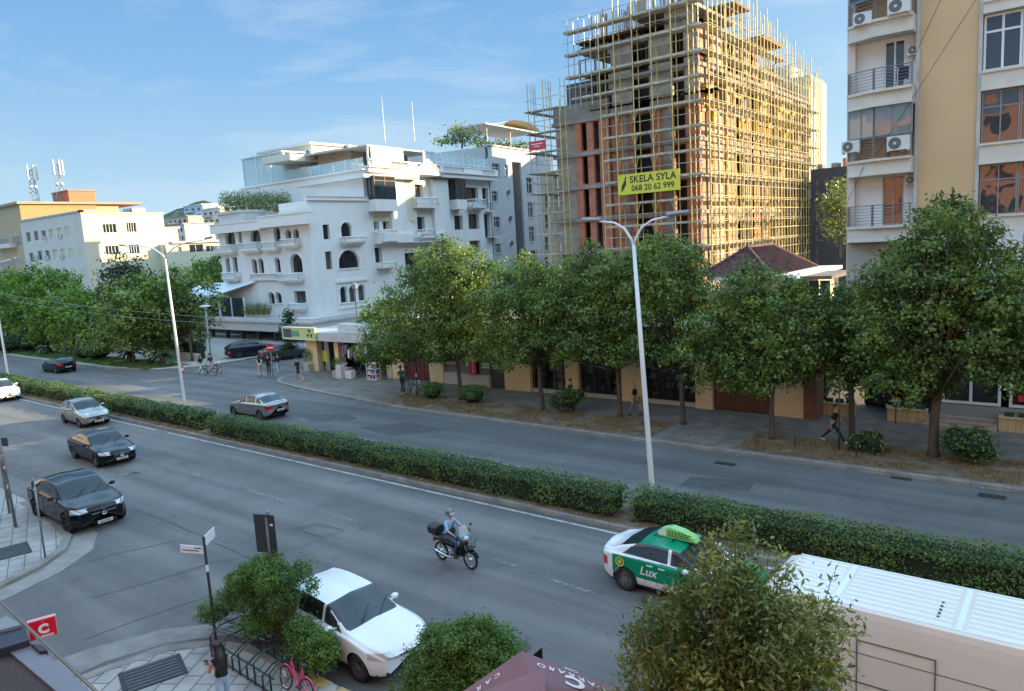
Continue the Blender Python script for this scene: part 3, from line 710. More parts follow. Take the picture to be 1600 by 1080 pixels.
k=MB();k.fb(FC,10.5,LC-.3,zpar+.35,zpar+.45,.26,.34);k.build('railing_rail',whitef,hotel)
# penthouse volumes
ph=mat('penthouse_render',(0.62,0.58,0.48),.9,0,.05,1)
Y2=YB+6.5
FP=F((XH,Y2),0.0)
r1=rect(FP,406,236,487,262);r2=rect(FP,487,221,533,262)
mb=MB();zpt=FP.uz(487,222)[1];up0,up1=FP.uz(407,240)[0],FP.uz(487,240)[0]
mb.fb(FP,up0,up1,zs1-.2,zpt-.3,-14,0);mb.fb(FP,up0-.3,up1+.4,zpt-.3,zpt,-14.3,.5);mb.build('penthouse',ph,hotel)
mb=MB();mb.fb(FC,1.5,12,zs1-.3,zs1+2.6,-9,-3.5);mb.build('terrace_room',mat('terrace_room',(0.30,0.22,0.16),.8,0,.2,1.5),hotel)
mb=MB();mb.fb(FC,.4,13,zs1+2.6,zs1+2.8,-10,.2);mb.build('pergola_roof',mat('pergola',(0.42,0.40,0.36),.8,0,.1,2),hotel)
for u in(.7,6.5,12.6):mb=MB();mb.fb(FC,u,u+.2,zs1-.2,zs1+2.6,-.2,0);mb.build('pergola_post',whitef,hotel)
zq=FC.uz(640,207)[1]
mb=MB();mb.fb(FC,5,19,zs1+1,zq-1.2,-16,-9);mb.build('lift_house',ph,hotel);ACA=FC.P(8,zq-1.2,-10)
mb=MB();mb.fb(FC,-2,3.6,zs1+2,FC.uz(560,217)[1]-.6,-15,-10);mb.build('stair_house',ph,hotel);ACB=FC.P(2,FC.uz(560,217)[1]-.6,-10.6)
# grey block continuing the long side
gry=mat('grey_render',(0.44,0.44,0.45),.9,0,.06,1.0)
gb=thing('apartment_building','plain grey apartment block behind the white hotel, with round and narrow windows','apartment block',FC.P(LC+8,0,-5))
LG=LC+18.5
hg=[rc(768,256,780,275),rc(788,258,793,275),rc(768,299,777,315),rc(771,339,781,356),rc(773,381,782,396)]+[rc(x,y,x+10,y+24)for x,y in((822,278),(824,316),(826,354),(829,391))]
rnd_=[rc(791,298,796,306),rc(794,338,799,347),rc(796,377,801,386)]
slot=rc(803,254,817,400)
zg2=FC.uz(800,233)[1]
mb=MB();wall(mb,FC,LC,LG,zc0-4,zg2,hg+rnd_+[(slot[0],2,slot[2],slot[3])],d=.1,rev=.35)
mb.prism([FC.P(LC,0,-3),FC.P(LG,0,-3),FC.P(LG,0,-22),FC.P(LC,0,-22)],(0,0,zg2-.05))
mb.fb(FC,LC,slot[0]-.02,1,zg2-.1,-3,-.36);mb.fb(FC,slot[2]+.02,LG,1,zg2-.1,-3,-.36);mb.build('wall',gry,gb)
mb=MB();mb.fb(FC,LC-.1,LG+.1,zg2,zg2+.2,-.5,.3);mb.fb(FC,slot[2]+.02,slot[2]+.3,2,slot[3],-2.5,-.36,0);mb.build('coping',trimgrey,gb)
for h in hg:window(FC,h,gb,gl_dark,whitef,rev=.3,mull=1,trans=1,d=.1,sill=trimgrey)
for h in rnd_:window(FC,h,gb,gl_dark,whitef,rev=.3,mull=0,d=.1)
mb=MB()
for h in rnd_:
    cu,cz=(h[0]+h[2])/2,(h[1]+h[3])/2;q=16
    for i in range(q):
        a,b=2*PI*i/q,2*PI*(i+1)/q;mb.tube(FC.P(cu+.55*math.cos(a),cz+.55*math.sin(a),.12),FC.P(cu+.55*math.cos(b),cz+.55*math.sin(b),.12),.09,n=4)
mb.build('round_surround',trimgrey,gb)
# roof garden pavilion on the grey block
mb=MB();zr=zg2
for u in(LC+3,LC+9.5,LC+16):mb.fb(FC,u,u+.15,zr,zr+3.4,-2,-1.85)
mb.fb(FC,LC+1.5,LC+17,zr+3.3,zr+3.5,-8,-1);mb.build('pavilion_frame',trimgrey,gb)
mb=MB();rows=[]
for i in range(9):
    t=PI*i/8;rows.append([FC.P(LC+12-5.5*math.cos(t),zr+3.5+1.3*math.sin(t),dd)for dd in(-8,-1)])
mb.grid(rows);mb.build('pavilion_roof',mat('awning_cream',(0.66,0.56,0.36),.8,0,.08,2),gb)

# ---------------------------------------------------------------- building under construction
KX,KY=-26.5,61.0
KF=F((KX,KY),0.0) # front, u negative to the left
KS=F((KX,KY),PI/2) # right flank, normal +X
def kf(*a):return rect(KF,*a)
cons=thing('unfinished_building','unfinished brick and concrete tower block wrapped in scaffolding','building under construction',(KX-8,KY+12,0))
brk=brickmat('hollow_brick',(0.46,0.17,0.10),(0.40,0.14,0.085),(0.30,0.20,0.15),bw=.5,rh=.25,ms=.02,vertical=0.0,bump=.2,var=.2)
blk=brickmat('grey_block',(0.40,0.36,0.29),(0.36,0.33,0.27),(0.28,0.26,0.22),bw=.5,rh=.25,ms=.02,vertical=0.0,bump=.2,var=.2)
orb=brickmat('orange_brick',(0.58,0.27,0.15),(0.52,0.23,0.12),(0.42,0.30,0.2),bw=.4,rh=.22,ms=.02,vertical=0.0,bump=.2,var=.22)
wood=mat('formwork_wood',(0.19,0.115,0.06),.9,0,.3,3)
LF=30.6 # flank length
zF=[KF.uz(925,y)[1]for y in(436,386,336,286,236.5,186)]
fl=3.08;zF=[zF[4]+(i-4)*fl for i in range(-2,11)] # floor levels, index 6 = y 236
zF=[z for z in zF if z>1.5]
uR1,uR2,uR0=KF.uz(953,250)[0],KF.uz(899,250)[0],KF.uz(868,250)[0]
zlowtop=KF.uz(870,166)[1]
# floor slabs
zi=0
for z in zF:
    if z>28.4:break
    u0=uR1 if z>zlowtop+.5 else uR0-.2
    if z>22.9:u0=KF.uz(903,100)[0]
    ztop=z
    L=LF if z<26 else 15
    mb=MB();mb.box(KX+u0,KX+.12,KY-.12,KY+L,z-.32,z);mb.build('floor_slab',concrete,cons)
# front infill
def zk(i):return zF[i]
mb=MB();mk=MB();mc=MB();allh=[]
ztopF=28.0
for i,z in enumerate(zF[:-1]):
    if z+2>ztopF:break
    zb,zt=z,z+fl-.32
    # brick part with two tall windows, left middle
    if z<zlowtop-1.6:
        h=[]
        for a,b in((910,919),(929,938)):
            u0,u1=KF.uz(a,280)[0],KF.uz(b,280)[0];h.append((u0,zb+.15,u1,zt-.05))
        wall(mb,KF,uR2,uR1+.02,zb,zt,h,d=-.05,rev=.35);allh+=h
        wall(mk,KF,uR0,uR2,zb,zt,(),d=-.35)
        u0,u1=KF.uz(861,300)[0],KF.uz(849,300)[0]
    # right middle part: brick piers, big openings
    h=[(KF.uz(990,280)[0],zb+.05,KF.uz(1017,280)[0],zt-.1)]
    h2=[(KF.uz(1052,280)[0],zb+.1,KF.uz(1071,280)[0],zt-.1)]
    if z<20.2:
        wall(mb,KF,uR1+.02,KF.uz(1037,250)[0],zb,zt,h,d=-.25,rev=.4);wall(mb,KF,KF.uz(1037,250)[0],-.02,zb,zt,h2,d=-.25,rev=.4)
        mc.fb(KF,KF.uz(1037,250)[0],KF.uz(1050,250)[0],zb,zt,-.6,-.12);mc.fb(KF,KF.uz(974,250)[0],KF.uz(980,250)[0],zb,zt,-.6,-.2)
    elif z<24:
        wall(mk,KF,uR1+.02 if z>21.5 else uR1,-.02,zb,zt,h+h2+[(KF.uz(905,180)[0],zb+.5,KF.uz(955,180)[0],zt-.5)],d=-.25,rev=.4)
    else:
        wall(mk,KF,KF.uz(1037,60)[0],-.02,zb,zt-.1,(),d=-.1)
        for px in(912,935,985,1012,1040):u=KF.uz(px,80)[0];mc.fb(KF,u,u+.55,zb,zt,-1.4,-.8)
mb.build('brick_wall',brk,cons);mk.build('block_wall',blk,cons);mc.build('concrete_column',concrete,cons)
# dark walls set behind the openings, the tallest added to shade the hotel
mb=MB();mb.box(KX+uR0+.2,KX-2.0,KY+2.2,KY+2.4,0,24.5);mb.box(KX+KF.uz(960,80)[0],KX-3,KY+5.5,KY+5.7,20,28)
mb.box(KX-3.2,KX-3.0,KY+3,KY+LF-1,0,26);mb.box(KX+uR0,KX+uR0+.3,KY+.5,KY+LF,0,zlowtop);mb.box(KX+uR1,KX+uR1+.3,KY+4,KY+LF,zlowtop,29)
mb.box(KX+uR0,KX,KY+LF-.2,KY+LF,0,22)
mb.build('core_shade_wall',mat('core',(0.10,0.095,0.09),.95,0,.2,.8),cons)
# grey corner part at the far left with small voids
mb=MB();hL=[kf(852,y,861,y+20)for y in(304,336,370,402)];uLL=KF.uz(844,300)[0]
KF2=F((KX,KY+3.2),0.0)
u0,u1=KF2.uz(845,300)[0],KF2.uz(872,300)[0]
wall(mb,KF2,u0,u1,0,KF2.uz(858,268)[1],[rect(KF2,852,y,860,y+20)for y in(304,336,370,402)],rev=.5);wall(mb,KF2,KF2.uz(868,200)[0],u1+3,0,KF2.uz(880,172)[1],(),d=.01);mb.build('block_wall',blk,cons)
mb=MB();r=kf(866,190,900,215);mb.fb(KF,uR0-.1,uR1,zlowtop-1.6,zlowtop-.1,-.3,-.1)
mb.build('roof_upstand',concrete,cons)
mb=MB();mb.box(KX+uR0,KX+uR1,KY,KY+LF-1,zlowtop-1.8,zlowtop-1.6);mb.build('lower_roof',concrete,cons)
# flank infill: bays of brick, block and openings
pier=[(0,1.3,0),(1.3,3.6,1),(3.6,5.2,2),(5.2,6.6,1),(6.6,8.2,0),(8.2,11.0,2),(11.0,12.2,0),(12.2,13.0,3),(13.0,14.6,0),(14.6,17.5,1),(17.5,20,2),(20,22.5,1),(22.5,25.5,2),(25.5,28.2,1),(28.2,LF,2)]
for i,z in enumerate(zF[:-1]):
    if z+2>27:break
    zb,zt=z,z+fl-.32
    for a,b,k in pier:
        if z>19.5 and(k==3 or(a>3 and(i+int(a))%2)):continue
        if z>22 and a>15:continue
        if k==3:continue
        mb=MB();M3=[mb]*3
        if k==0:wall(M3[0],KS,a+.02,b-.02,zb,zt,[]if z<20 else[],d=-.05)
        elif k==1:wall(M3[1],KS,a+.02,b-.02,zb,zt,[(a+.5,zb+.9,b-.5,zt-.3)],d=-.15,rev=.4)
        else:wall(M3[2],KS,a+.02,b-.02,zb,zt,[(a+.35,zb+.2,b-.6,zt-.35)]if b-a>2 else[],d=-.1,rev=.4)
        mb.build('block_panel' if k==2 else 'brick_panel',blk if k==2 else orb,cons)
for y in(1.5,6,10.6,15.2,20,25,29.8):
    mb=MB();mb.fb(KS,y,y+.5,0,26.8 if y<15 else 23,-.6,.02);mb.build('concrete_column',concrete,cons)
# formwork, props and rebar on the unfinished top
mb=MB();rnd=random.Random(5)
for z in(zF[-1]if 0 else 24.6,27.6):
    for k in range(60):
        u=rnd.uniform(KF.uz(905,80)[0],-.5);d=rnd.uniform(-.8,-3.5);mb.tube(KF.P(u,z,d),KF.P(u+rnd.uniform(-.1,.1),z+2.6,d),.045,n=4)
for k in range(70):
    u=rnd.uniform(.5,LF-6);z=21.4 if rnd.random()<.5 else 24.6;mb.tube(KS.P(u,z,-rnd.uniform(.4,2.5)),KS.P(u,z+2.7,-rnd.uniform(.4,2.5)),.05,n=4)
for k in range(60):
    u=rnd.uniform(KF.uz(905,80)[0],-.4);z=rnd.choice((21.2,24.3,26.9));mb.fb(KF,u,u+rnd.uniform(1,2.4),z,z+.12,-rnd.uniform(.2,2.5),-.1)
mb.build('formwork_props',wood,cons)
mb=MB();r=kf(905,44,1040,60)
z29=KF.uz(990,50)[1]
for k in range(26):u=KF.uz(905,60)[0]+k*.42;mb.fb(KF,u,u+.09,27.2,27.35,-4,.7+rnd.uniform(-.3,.3))
mb.fb(KF,KF.uz(903,60)[0],KF.uz(1040,60)[0],27.35,27.42,-4,.4)
mb.build('formwork_deck',wood,cons)
mb=MB()
for k in range(140):
    u=rnd.uniform(KF.uz(960,30)[0],-.2);d=-rnd.uniform(0,6);z=28.6;mb.tube(KF.P(u,z,d),KF.P(u+rnd.uniform(-.05,.05),z+rnd.uniform(.5,1.5),d),.02,n=3)
for k in range(110):
    u=rnd.uniform(0.5,LF);z=26.5-(u/LF)*2.5;mb.tube(KS.P(u,z,-rnd.uniform(0,2.5)),KS.P(u,z+rnd.uniform(.6,2.2),-rnd.uniform(0,2.5)),.03,n=3)
mb.build('reinforcing_bars',mat('rusty_bar',(0.10,0.06,0.04),.8,.3,.2,5),cons)
mb=MB();mb.fb(KF,KF.uz(990,30)[0],-.1,28.2,28.5,-9,.3);mb.build('floor_slab',concrete,cons)
mb=MB();wall(mb,KF,KF.uz(1037,30)[0],-.1,26.8,28.2,(),d=-.05);mb.build('block_wall',blk,cons)
mb=MB();mb.fb(KF,KF.uz(995,8)[0],KF.uz(1010,8)[0],28.55,29.7,-.2,0);mb.build('panel',concrete,cons)
# stepped machine rooms above the flank
for a,b,z0,z1 in((9,14,24.6,26.6),(17,21.5,23.3,25.6)):
    mb=MB();mb.fb(KS,a,b,z0,z1,-3,-.4);mb.build('roof_upstand',concrete,cons)
# decks projecting at the top of the flank
mb=MB()
for a,b,z in((5,8.5,29.0),(12,18,27.4)):mb.fb(KS,a,b,z,z+.2,-1.2,1.4)
mb.build('timber_deck',wood,cons)

# ---- scaffolding: poles, decks, braces
yel=mat('yellow_tube',(0.56,0.43,0.10),.5,.1,.2,3,col2=(0.62,0.52,0.24));stee=mat('galvanised_tube',(0.46,0.45,0.40),.4,.4,.15,3)
deckm=mat('scaffold_board',(0.34,0.31,0.26),.85,0,.25,1.5,col2=(0.50,0.46,0.38))
scaf=thing('scaffolding','yellow tube scaffolding with plank decks around the unfinished tower block','scaffolding',(KX+1,KY-1,0))
PL=sorted({round(KF.uz(1000,y)[1],2)for y in(388,)})
zfirst=KF.uz(955,389)[1]
lev=[zfirst-1.98*k for k in(2,1)]+[zfirst+1.985*k for k in range(0,12)]
lev=[z for z in lev if z>1]
ztopS=31.2
for z in lev:
    if z>28.3:continue
    uu=KF.uz(899,90)[0]-.4 if z>22.4 else uR1+.15
    if z>21.6 and z<22.4:uu=KF.uz(905,150)[0]
    mb=MB();mb.fb(KF,uu,.9,z-.07,z,.45,1.35);mb.fb(KF,uu,.9,z,z+.12,1.32,1.36);mb.build('deck',deckm,scaf)
for px in(954,977,1005,1033.5,1064,1090):
    u=KF.uz(px,250)[0]
    for d in(.4,1.42):
        mb=MB();mb.tube(KF.P(u,0,d),KF.P(u,ztopS if px>960 else 29,d),.055,n=5);mb.build('standard',yel,scaf)
for px in(900,917,935):
    u=KF.uz(px,80)[0]
    for d in(.4,1.42):mb=MB();mb.tube(KF.P(u,21.5,d),KF.P(u,29.3,d),.045,n=5);mb.build('standard',stee,scaf)
for z in lev:
    for dz in(1.0,):
        mb=MB();uu=KF.uz(899,90)[0]-.4 if z>22 else uR1;mb.tube(KF.P(uu,z+dz,1.46),KF.P(.9,z+dz,1.46),.032,n=4);mb.build('ledger',stee,scaf)
mb=MB()
for j,z in enumerate(lev[:8]):
    for k,(a,b)in enumerate(((977,1005),(1005,1033),(1033,1064))):
        ua,ub=KF.uz(a,250)[0],KF.uz(b,250)[0];um=(ua+ub)/2
        mb.tube(KF.P(ua,z+1.0,1.42),KF.P(um-.6,z+1.9,1.42),.025,n=4);mb.tube(KF.P(ub,z+1.0,1.42),KF.P(um+.6,z+1.9,1.42),.025,n=4)
mb.build('brace',yel,scaf)
# left wing of the scaffold
uw0,uw1=KF.uz(845,300)[0],KF.uz(893,300)[0]
for z in[KF.uz(858,y)[1]for y in(173,208,238,270,302,333,365,396,428)]:
    mb=MB();mb.fb(KF,uw0-.2,uw1,z-.1,z,.5,1.4)
    if z>14:mb.fb(KF,uw0-.6,uw0+.2,z-.1,z,-6,1.4)
    mb.build('deck',deckm,scaf)
    mb=MB();mb.tube(KF.P(uw0-.2,z+1,1.42),KF.P(uw1,z+1,1.42),.03,n=4);mb.tube(KF.P(uw0-.4,z+1,1.4),KF.P(uw0-.4,z+1,-6),.03,n=4);mb.build('ledger',stee,scaf)
for u,ztop,mm in((uw0,24.5,stee),((uw0+uw1)/2,24.6,yel),(uw1,22.6,yel)):
    for d in(.45,1.42):mb=MB();mb.tube(KF.P(u,0,d),KF.P(u,ztop,d),.05,n=5);mb.build('standard',mm,scaf)
for px in(842,866,888):
    u=KF.uz(px,150)[0];mb=MB()
    for d in(.6,1.4):mb.tube(KF.P(u,zlowtop-.8,d),KF.P(u,zlowtop+2.2,d),.045,n=4)
    for z in(zlowtop+.6,zlowtop+1.5):mb.tube(KF.P(u,z,.6),KF.P(u,z,1.4),.03,n=4)
    mb.build('guard_frame',stee,scaf)
# flank scaffold, dense
nst=34
for i in range(nst+1):
    u=-1.0+(LF+1.6)*i/nst;zt=31.0-max(0,u-3)*.17+(1.0 if i%3==0 else 0)
    for d in(.5,1.35):
        if d<1 and i%2:continue
        mb=MB();mb.tube(KS.P(u,0,d),KS.P(u,zt,d),.052 if i%2==0 else .036,n=5);mb.build('standard',yel if(i%4 or d>1)else stee,scaf)
for j in range(30):
    z=1.6+j*.99
    if z>29:break
    L=LF+.6 if z<25.4 else(18 if z<27.5 else 10)
    mb=MB();mb.tube(KS.P(-1,z,1.4),KS.P(L,z,1.4),.03 if j%2 else .042,n=4);mb.build('ledger',yel if j%3 else stee,scaf)
for z in lev:
    if z>27:continue
    mb=MB();mb.fb(KS,-1.3,LF+.6 if z<24 else 19,z-.05,z,.45,1.3);mb.build('deck',deckm,scaf)
rnd=random.Random(9)
for k in range(42):
    mb=MB();i=rnd.randrange(nst);j=rnd.randrange(12);u=-1+(LF+1.6)*i/nst;z=2+2*j;mb.tube(KS.P(u,z,1.42),KS.P(u+1.15,z+1.98,1.42),.028,n=4);mb.build('brace',yel,scaf)
# guard frames sticking up along the roofline
mb=MB()
for k in range(9):
    mb=MB();u=6+k*2.9;z=27.6-.13*u;mb.tube(KS.P(u,z,1.2),KS.P(u,z+3.0,1.2),.04,n=4);mb.tube(KS.P(u,z,-.4),KS.P(u,z+3.2,-.4),.04,n=4)
    for q in(1.2,2.2):mb.tube(KS.P(u,z+q,1.2),KS.P(u+1.3,z+q,1.2),.03,n=4);mb.tube(KS.P(u,z+q,1.2),KS.P(u,z+q,-.4),.03,n=4)
    mb.build('guard_frame',stee,scaf)
mb=MB();mb.tube(KS.P(3.4,30.4,.6),KS.P(8.6,30.9,1.6),.09,n=5);mb.build('hoist_arm',mat('black_steel',(0.02,0.02,0.02),.5,.5,0),scaf)
# orange formwork beams showing between the poles
mb=MB();yb=mat('yellow_formwork',(0.62,0.42,0.04),.6,0,.25,3)
for k in range(36):
    mb=MB();u=rnd.uniform(0,LF-3);z=rnd.choice((19.6,20.1,21.6));mb.fb(KS,u,u+rnd.uniform(.3,1.6),z,z+.25,0,rnd.uniform(.2,.5));mb.fb(KS,u,u+.12,z-1.4,z,0,.15);mb.build('formwork_beam',yb,scaf)

# banner on the scaffold
KB=F((KX,KY-1.6),0.0);ua,ub=KB.uz(965.5,289)[0],KB.uz(1062.5,281)[0]
za1,za0=KB.uz(966,274.5)[1],KB.uz(966,305)[1];zb1,zb0=KB.uz(1062,262.5)[1],KB.uz(1062,297)[1]
zm1,zm0=(za1+zb1)/2,(za0+zb0)/2
ban=thing('banner','yellow scaffold banner with dark lettering and a phone number','banner',KF.P((ua+ub)/2,zm0,1.6))
mb=MB();mb.fb(KF,ua,ub,zm0,zm1,1.56,1.6);mb.build('sheet',mat('yellow_banner',(0.62,0.60,0.06),.7,0,.06,1),ban)
ink=mat('dark_ink',(0.02,0.03,0.02),.7,0,0)
uc=ua+(ub-ua)*.57;hh=zm1-zm0
text('SKELA SYLA',hh*.47,MF(KF,uc,zm0+hh*.70,1.606),ink,ban,bold=.02,space=1.02)
text('068 20 62 999',hh*.40,MF(KF,uc,zm0+hh*.27,1.606),ink,ban,bold=.015,space=1.0)
mb=MB();uq=ua+(ub-ua)*.055
for dx,z0,z1 in((0,.12,.55),(.17,.22,.70),(.34,.38,.92)):mb.poly([KF.P(uq+dx,zm0+hh*z0,1.607),KF.P(uq+dx+.15,zm0+hh*(z0+.06),1.607),KF.P(uq+dx+.2,zm0+hh*z1,1.607),KF.P(uq+dx+.05,zm0+hh*(z1-.08),1.607)])
mb.build('emblem',ink,ban)
# red site sign on the left wing
r=kf(841,222,867,236)
t=thing('site_sign','small red sign hung on the left wing of the scaffolding','sign',KF.P(r[0],r[1],1.6))
mb=MB();mb.fb(KF,r[0],r[2],r[1],r[3],1.5,1.56);mb.build('board',mat('red_sign',(0.55,0.03,0.05),.5,0,.05,2),t)
mb=MB();hz=r[3]-r[1]
mb.fb(KF,r[0]+.3,r[2]-.35,r[1]+hz*.62,r[1]+hz*.72,1.56,1.565);mb.fb(KF,r[0]+.6,r[2]-.7,r[1]+hz*.36,r[1]+hz*.44,1.56,1.565);mb.build('white_stripe',whitef,t)

# ---------------------------------------------------------------- cream tower and dark block behind
cre=mat('cream_tower',(0.42,0.40,0.34),.9,0,.05,.4)
t=thing('tower_block','tall cream tower block half hidden behind the scaffolded building, plus unseen blocks added for shade','tower block',(-26,100,0))
FE=F((-24.0,96.0),0.0)
ux0,zx1=FE.uz(1240,120);uxm=FE.uz(1266,120)[0];uxr=FE.uz(1290,130)[0];zz=FE.uz(1266,117)[1]
mb=MB();mb.fb(FE,ux0-26,uxm,0,zz,-6,0);mb.fb(FE,-27,-14,zz,33.5,-6,-1);mb.fb(FE,-14,-6,zz,29.2,-6,-1);mb.box(-60,-42,112,124,0,29);mb.build('wall',cre,t)  # hidden left wing, raised tops and rear block are added to shade the hotel
FR_=FE.P(uxm,0,0)
mb=MB();uB=F(FE.P(uxm),PI/2).uz(1291,130)[0];mb.prism([FE.P(uxm+.02,0,-.1),FE.P(uxm+.02,0,-uB),FE.P(uxm-3,0,-uB),FE.P(uxm-3,0,-.1)],(0,0,zz-.2));mb.build('wall',mat('cream_flank',(0.40,0.38,0.33),.9,0,.05,.4),t)
for i in range(5):
    z=zz-3.5-i*3.1;mb=MB();mb.fb(FE,uxm-1.6,uxm-.02,z,z+2.2,0,.35);mb.build('balcony',mat('balcony_cream',(0.6,0.52,0.40),.9,0,.1,2),t)
    mb=MB();mb.fb(FE,uxm-1.5,uxm-.1,z-.8,z-.05,0,.06);mb.build('window',gl_dark,t)
FD=F((-20,88.0),0.0)
d0,d1=FD.uz(1268,300)[0],FD.uz(1340,300)[0];zd=FD.uz(1290,263)[1]
dark=mat('anthracite_render',(0.055,0.06,0.085),.9,0,.08,.5)
t=thing('apartment_building','dark anthracite apartment block in the gap beside the beige building','apartment block',FD.P((d0+d1)/2,0,-4))
hd=[rect(FD,1274,y,1280,y+11)for y in(281,317,352,387)]+[rect(FD,1274,y+14,1280,y+24)for y in(281,317,352,387)]+[rect(FD,1311,y,1316,y+22)for y in(282,381)]
mb=MB();wall(mb,FD,d0,d1,0,zd,hd,rev=.3);mb.fb(FD,d0,d1,0,zd-.02,-12,-.35);mb.build('wall',dark,t)
for h in hd:window(FD,h,t,glass('pale_glass',(0.10,0.12,0.14),.1),greyf,rev=.25,mull=0)
for px,w,hgt in((1277,8,8),(1300,10,8),(1316,6,14)):
    u0,u1=FD.uz(px-w/2,260)[0],FD.uz(px+w/2,260)[0];mb=MB();mb.fb(FD,u0,u1,zd,zd+FD.uz(px,263-hgt)[1]-FD.uz(px,263)[1],-3,-1)
    mb.build('chimney' if px<1310 else 'stair_house',orb if px>1310 else concrete,t)
# white framed sign panel low in the gap
r=rect(FD,1296,424,1311,449)
s=thing('wall_sign','white upright sign low on the dark apartment block','sign',FD.P(r[0],r[1],.3))
mb=MB();mb.fb(FD,r[0],r[2],r[1],r[3],.15,.3);mb.build('panel',whitef,s)
mb=MB();uc=(r[0]+r[2])/2
for i in range(5):z=r[1]+(r[3]-r[1])*(.25+i*.13);mb.fb(FD,uc-.22,uc+.18,z,z+.16,.3,.31)
mb.build('marks',ink,s)

# ---------------------------------------------------------------- red tiled house behind the shops
YT=43.5
T1=F((-16,YT),0.0)
tile=mat('roof_tile',(0.085,0.036,0.032),.9,0,.3,2.5,col2=(0.12,0.06,0.05))
n_,l_,b_=nodes_of(tile)
hs=thing('tiled_house','low house with a dark red hipped tile roof in front of the scaffolding','house',(-15,YT+3,0))
ul,zl=T1.uz(1108,430);ur,_=T1.uz(1170,434);ze=T1.uz(1140,432)[1];uq=T1.uz(1279,416)[0]
P3=T1.P
xl,xr=P3(ul,0).x,P3(uq,0).x-1.2
mb=MB();mb.box(xl+.5,xr-.4,YT+.5,YT+9.5,0,ze-.25);mb.build('wall',beige_r,hs)
mb=MB();mb.box(xl+1.4,xl+3.2,YT+.42,YT+.5,3.2,ze-.6);mb.build('shutter',mat('brown_shutter',(0.20,0.11,0.06),.7,0,.15,3),hs)
mb=MB();mb.box(xl+.05,xr,YT+.05,YT+10,ze-.25,ze-.02);mb.build('eaves',whitef,hs)
def hip(mb,x0,x1,y0,y1,z,h,sp=.28,T=None):
    "corrugated tile planes"
    rl=(x1-x0);w=(y1-y0)/2;rid=(Vector((x0+w,(y0+y1)/2,z+h)),Vector((x1-w,(y0+y1)/2,z+h)))if rl>2*w else(Vector(((x0+x1)/2,(y0+y1)/2,z+h)),)*2
    def plane(a,b,c,d): # eave a->b, ridge d->c
        L=(b-a).length;k=int(L/sp);e=(b-a).normalized();nn=e.cross((d-a)).normalized()
        if nn.z<0:nn=-nn
        wd=(d-a).dot(e);wc=(c-a).dot(e);up=(d-a)-e*wd
        for i in range(k):
            for s0,s1,hh in((0,.25,.07),(.25,.5,.07),(.5,1,0)):
                q=[]
                for s in(s0,s1):
                    x=(i+s)*L/k
                    t=1.0
                    if x<wd:t=x/wd
                    elif x>wc:t=(L-x)/max(1e-3,L-wc)
                    lift=hh if s==.25 else 0.0
                    q.append((a+e*x+nn*lift,a+e*x+up*max(t,0)+nn*lift))
                mb.poly([q[0][0],q[1][0],q[1][1],q[0][1]])
    mb.T=T
    A,B,Cc,D=Vector((x0,y0,z)),Vector((x1,y0,z)),Vector((x1,y1,z)),Vector((x0,y1,z))
    plane(A,B,rid[1],rid[0]);plane(Cc,D,rid[0],rid[1]);plane(B,Cc,rid[1],rid[1]);plane(D,A,rid[0],rid[0])
    for p,q in((A,rid[0]),(D,rid[0]),(B,rid[1]),(Cc,rid[1]),rid):
        if(Vector(q)-Vector(p)).length>.1:mb.tube(p,q,.13,n=6)
mb=MB();hip(mb,-4.6-0,0,0,0,0,0)if 0 else hip(mb,-YT-9,-YT,xl-.7,xl+3.9,ze,1.65,T=Matrix(((0,1,0,0),(-1,0,0,0),(0,0,1,0),(0,0,0,1))));mb.build('tile_roof',tile,hs)
mb=MB();mb.box(xl+5.2,xr+1.6,YT+1.2,YT+6.5,ze-.35,ze-.15);mb.build('side_roof',mat('flat_roof_dark',(0.16,0.13,0.12),.9,0,.2,2),hs)
mb=MB()
for i in range(5):mb.box(xr-1.5+i*.62,xr-.95+i*.62,YT+1.1,YT+1.14,3,ze-.4)
mb.build('glazing',gl_sky,hs)
# ---------------------------------------------------------------- low row of shops along the far pavement
YS=36.6
S=F((-30,YS),0.0)
def su(px,py=600):return S.uz(px,py)[0]
def shopwall(x0,x1):return
row=thing('shop_row','long low row of beige shop fronts with gates and shutters behind the trees','shops',(-28,YS+2,0))
ztop=4.1
mb=MB()
for a,b in((612,632),(672,693),(789,829),(884,904),(972,1004),(1087,1113),(1203,1256)):
    ya={612:590,672:595,789:605,884:612,972:625,1087:640,1203:655}[a]
    u0,u1=su(a,ya),su(b,ya);mb=MB();mb.fb(S,u0,u1,0.1,ztop,-.5,0);mb.build('pier',beige_r,row)
mb=MB();mb.fb(S,su(612,590),su(1268,655),2.95,ztop+.3,-.6,-.04);mb.build('fascia',mat('shop_fascia',(0.42,0.34,0.25),.9,0,.12,1.0),row)
mb=MB();mb.fb(S,su(612,590),su(1268,655)-.1,ztop+.3,ztop+.45,-6.5,.35);mb.build('roof',roofgrey,row)
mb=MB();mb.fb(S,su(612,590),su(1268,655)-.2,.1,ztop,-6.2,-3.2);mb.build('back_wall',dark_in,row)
redgate=mat('oxblood_gate',(0.10,0.012,0.016),.55,0,.15,3);brgate=mat('brown_wood_gate',(0.125,0.045,0.022),.6,0,.25,2.5,stretch=(1,1,.15))
shut=mat('grey_shutter',(0.20,0.19,0.18),.6,.1,.1,2)
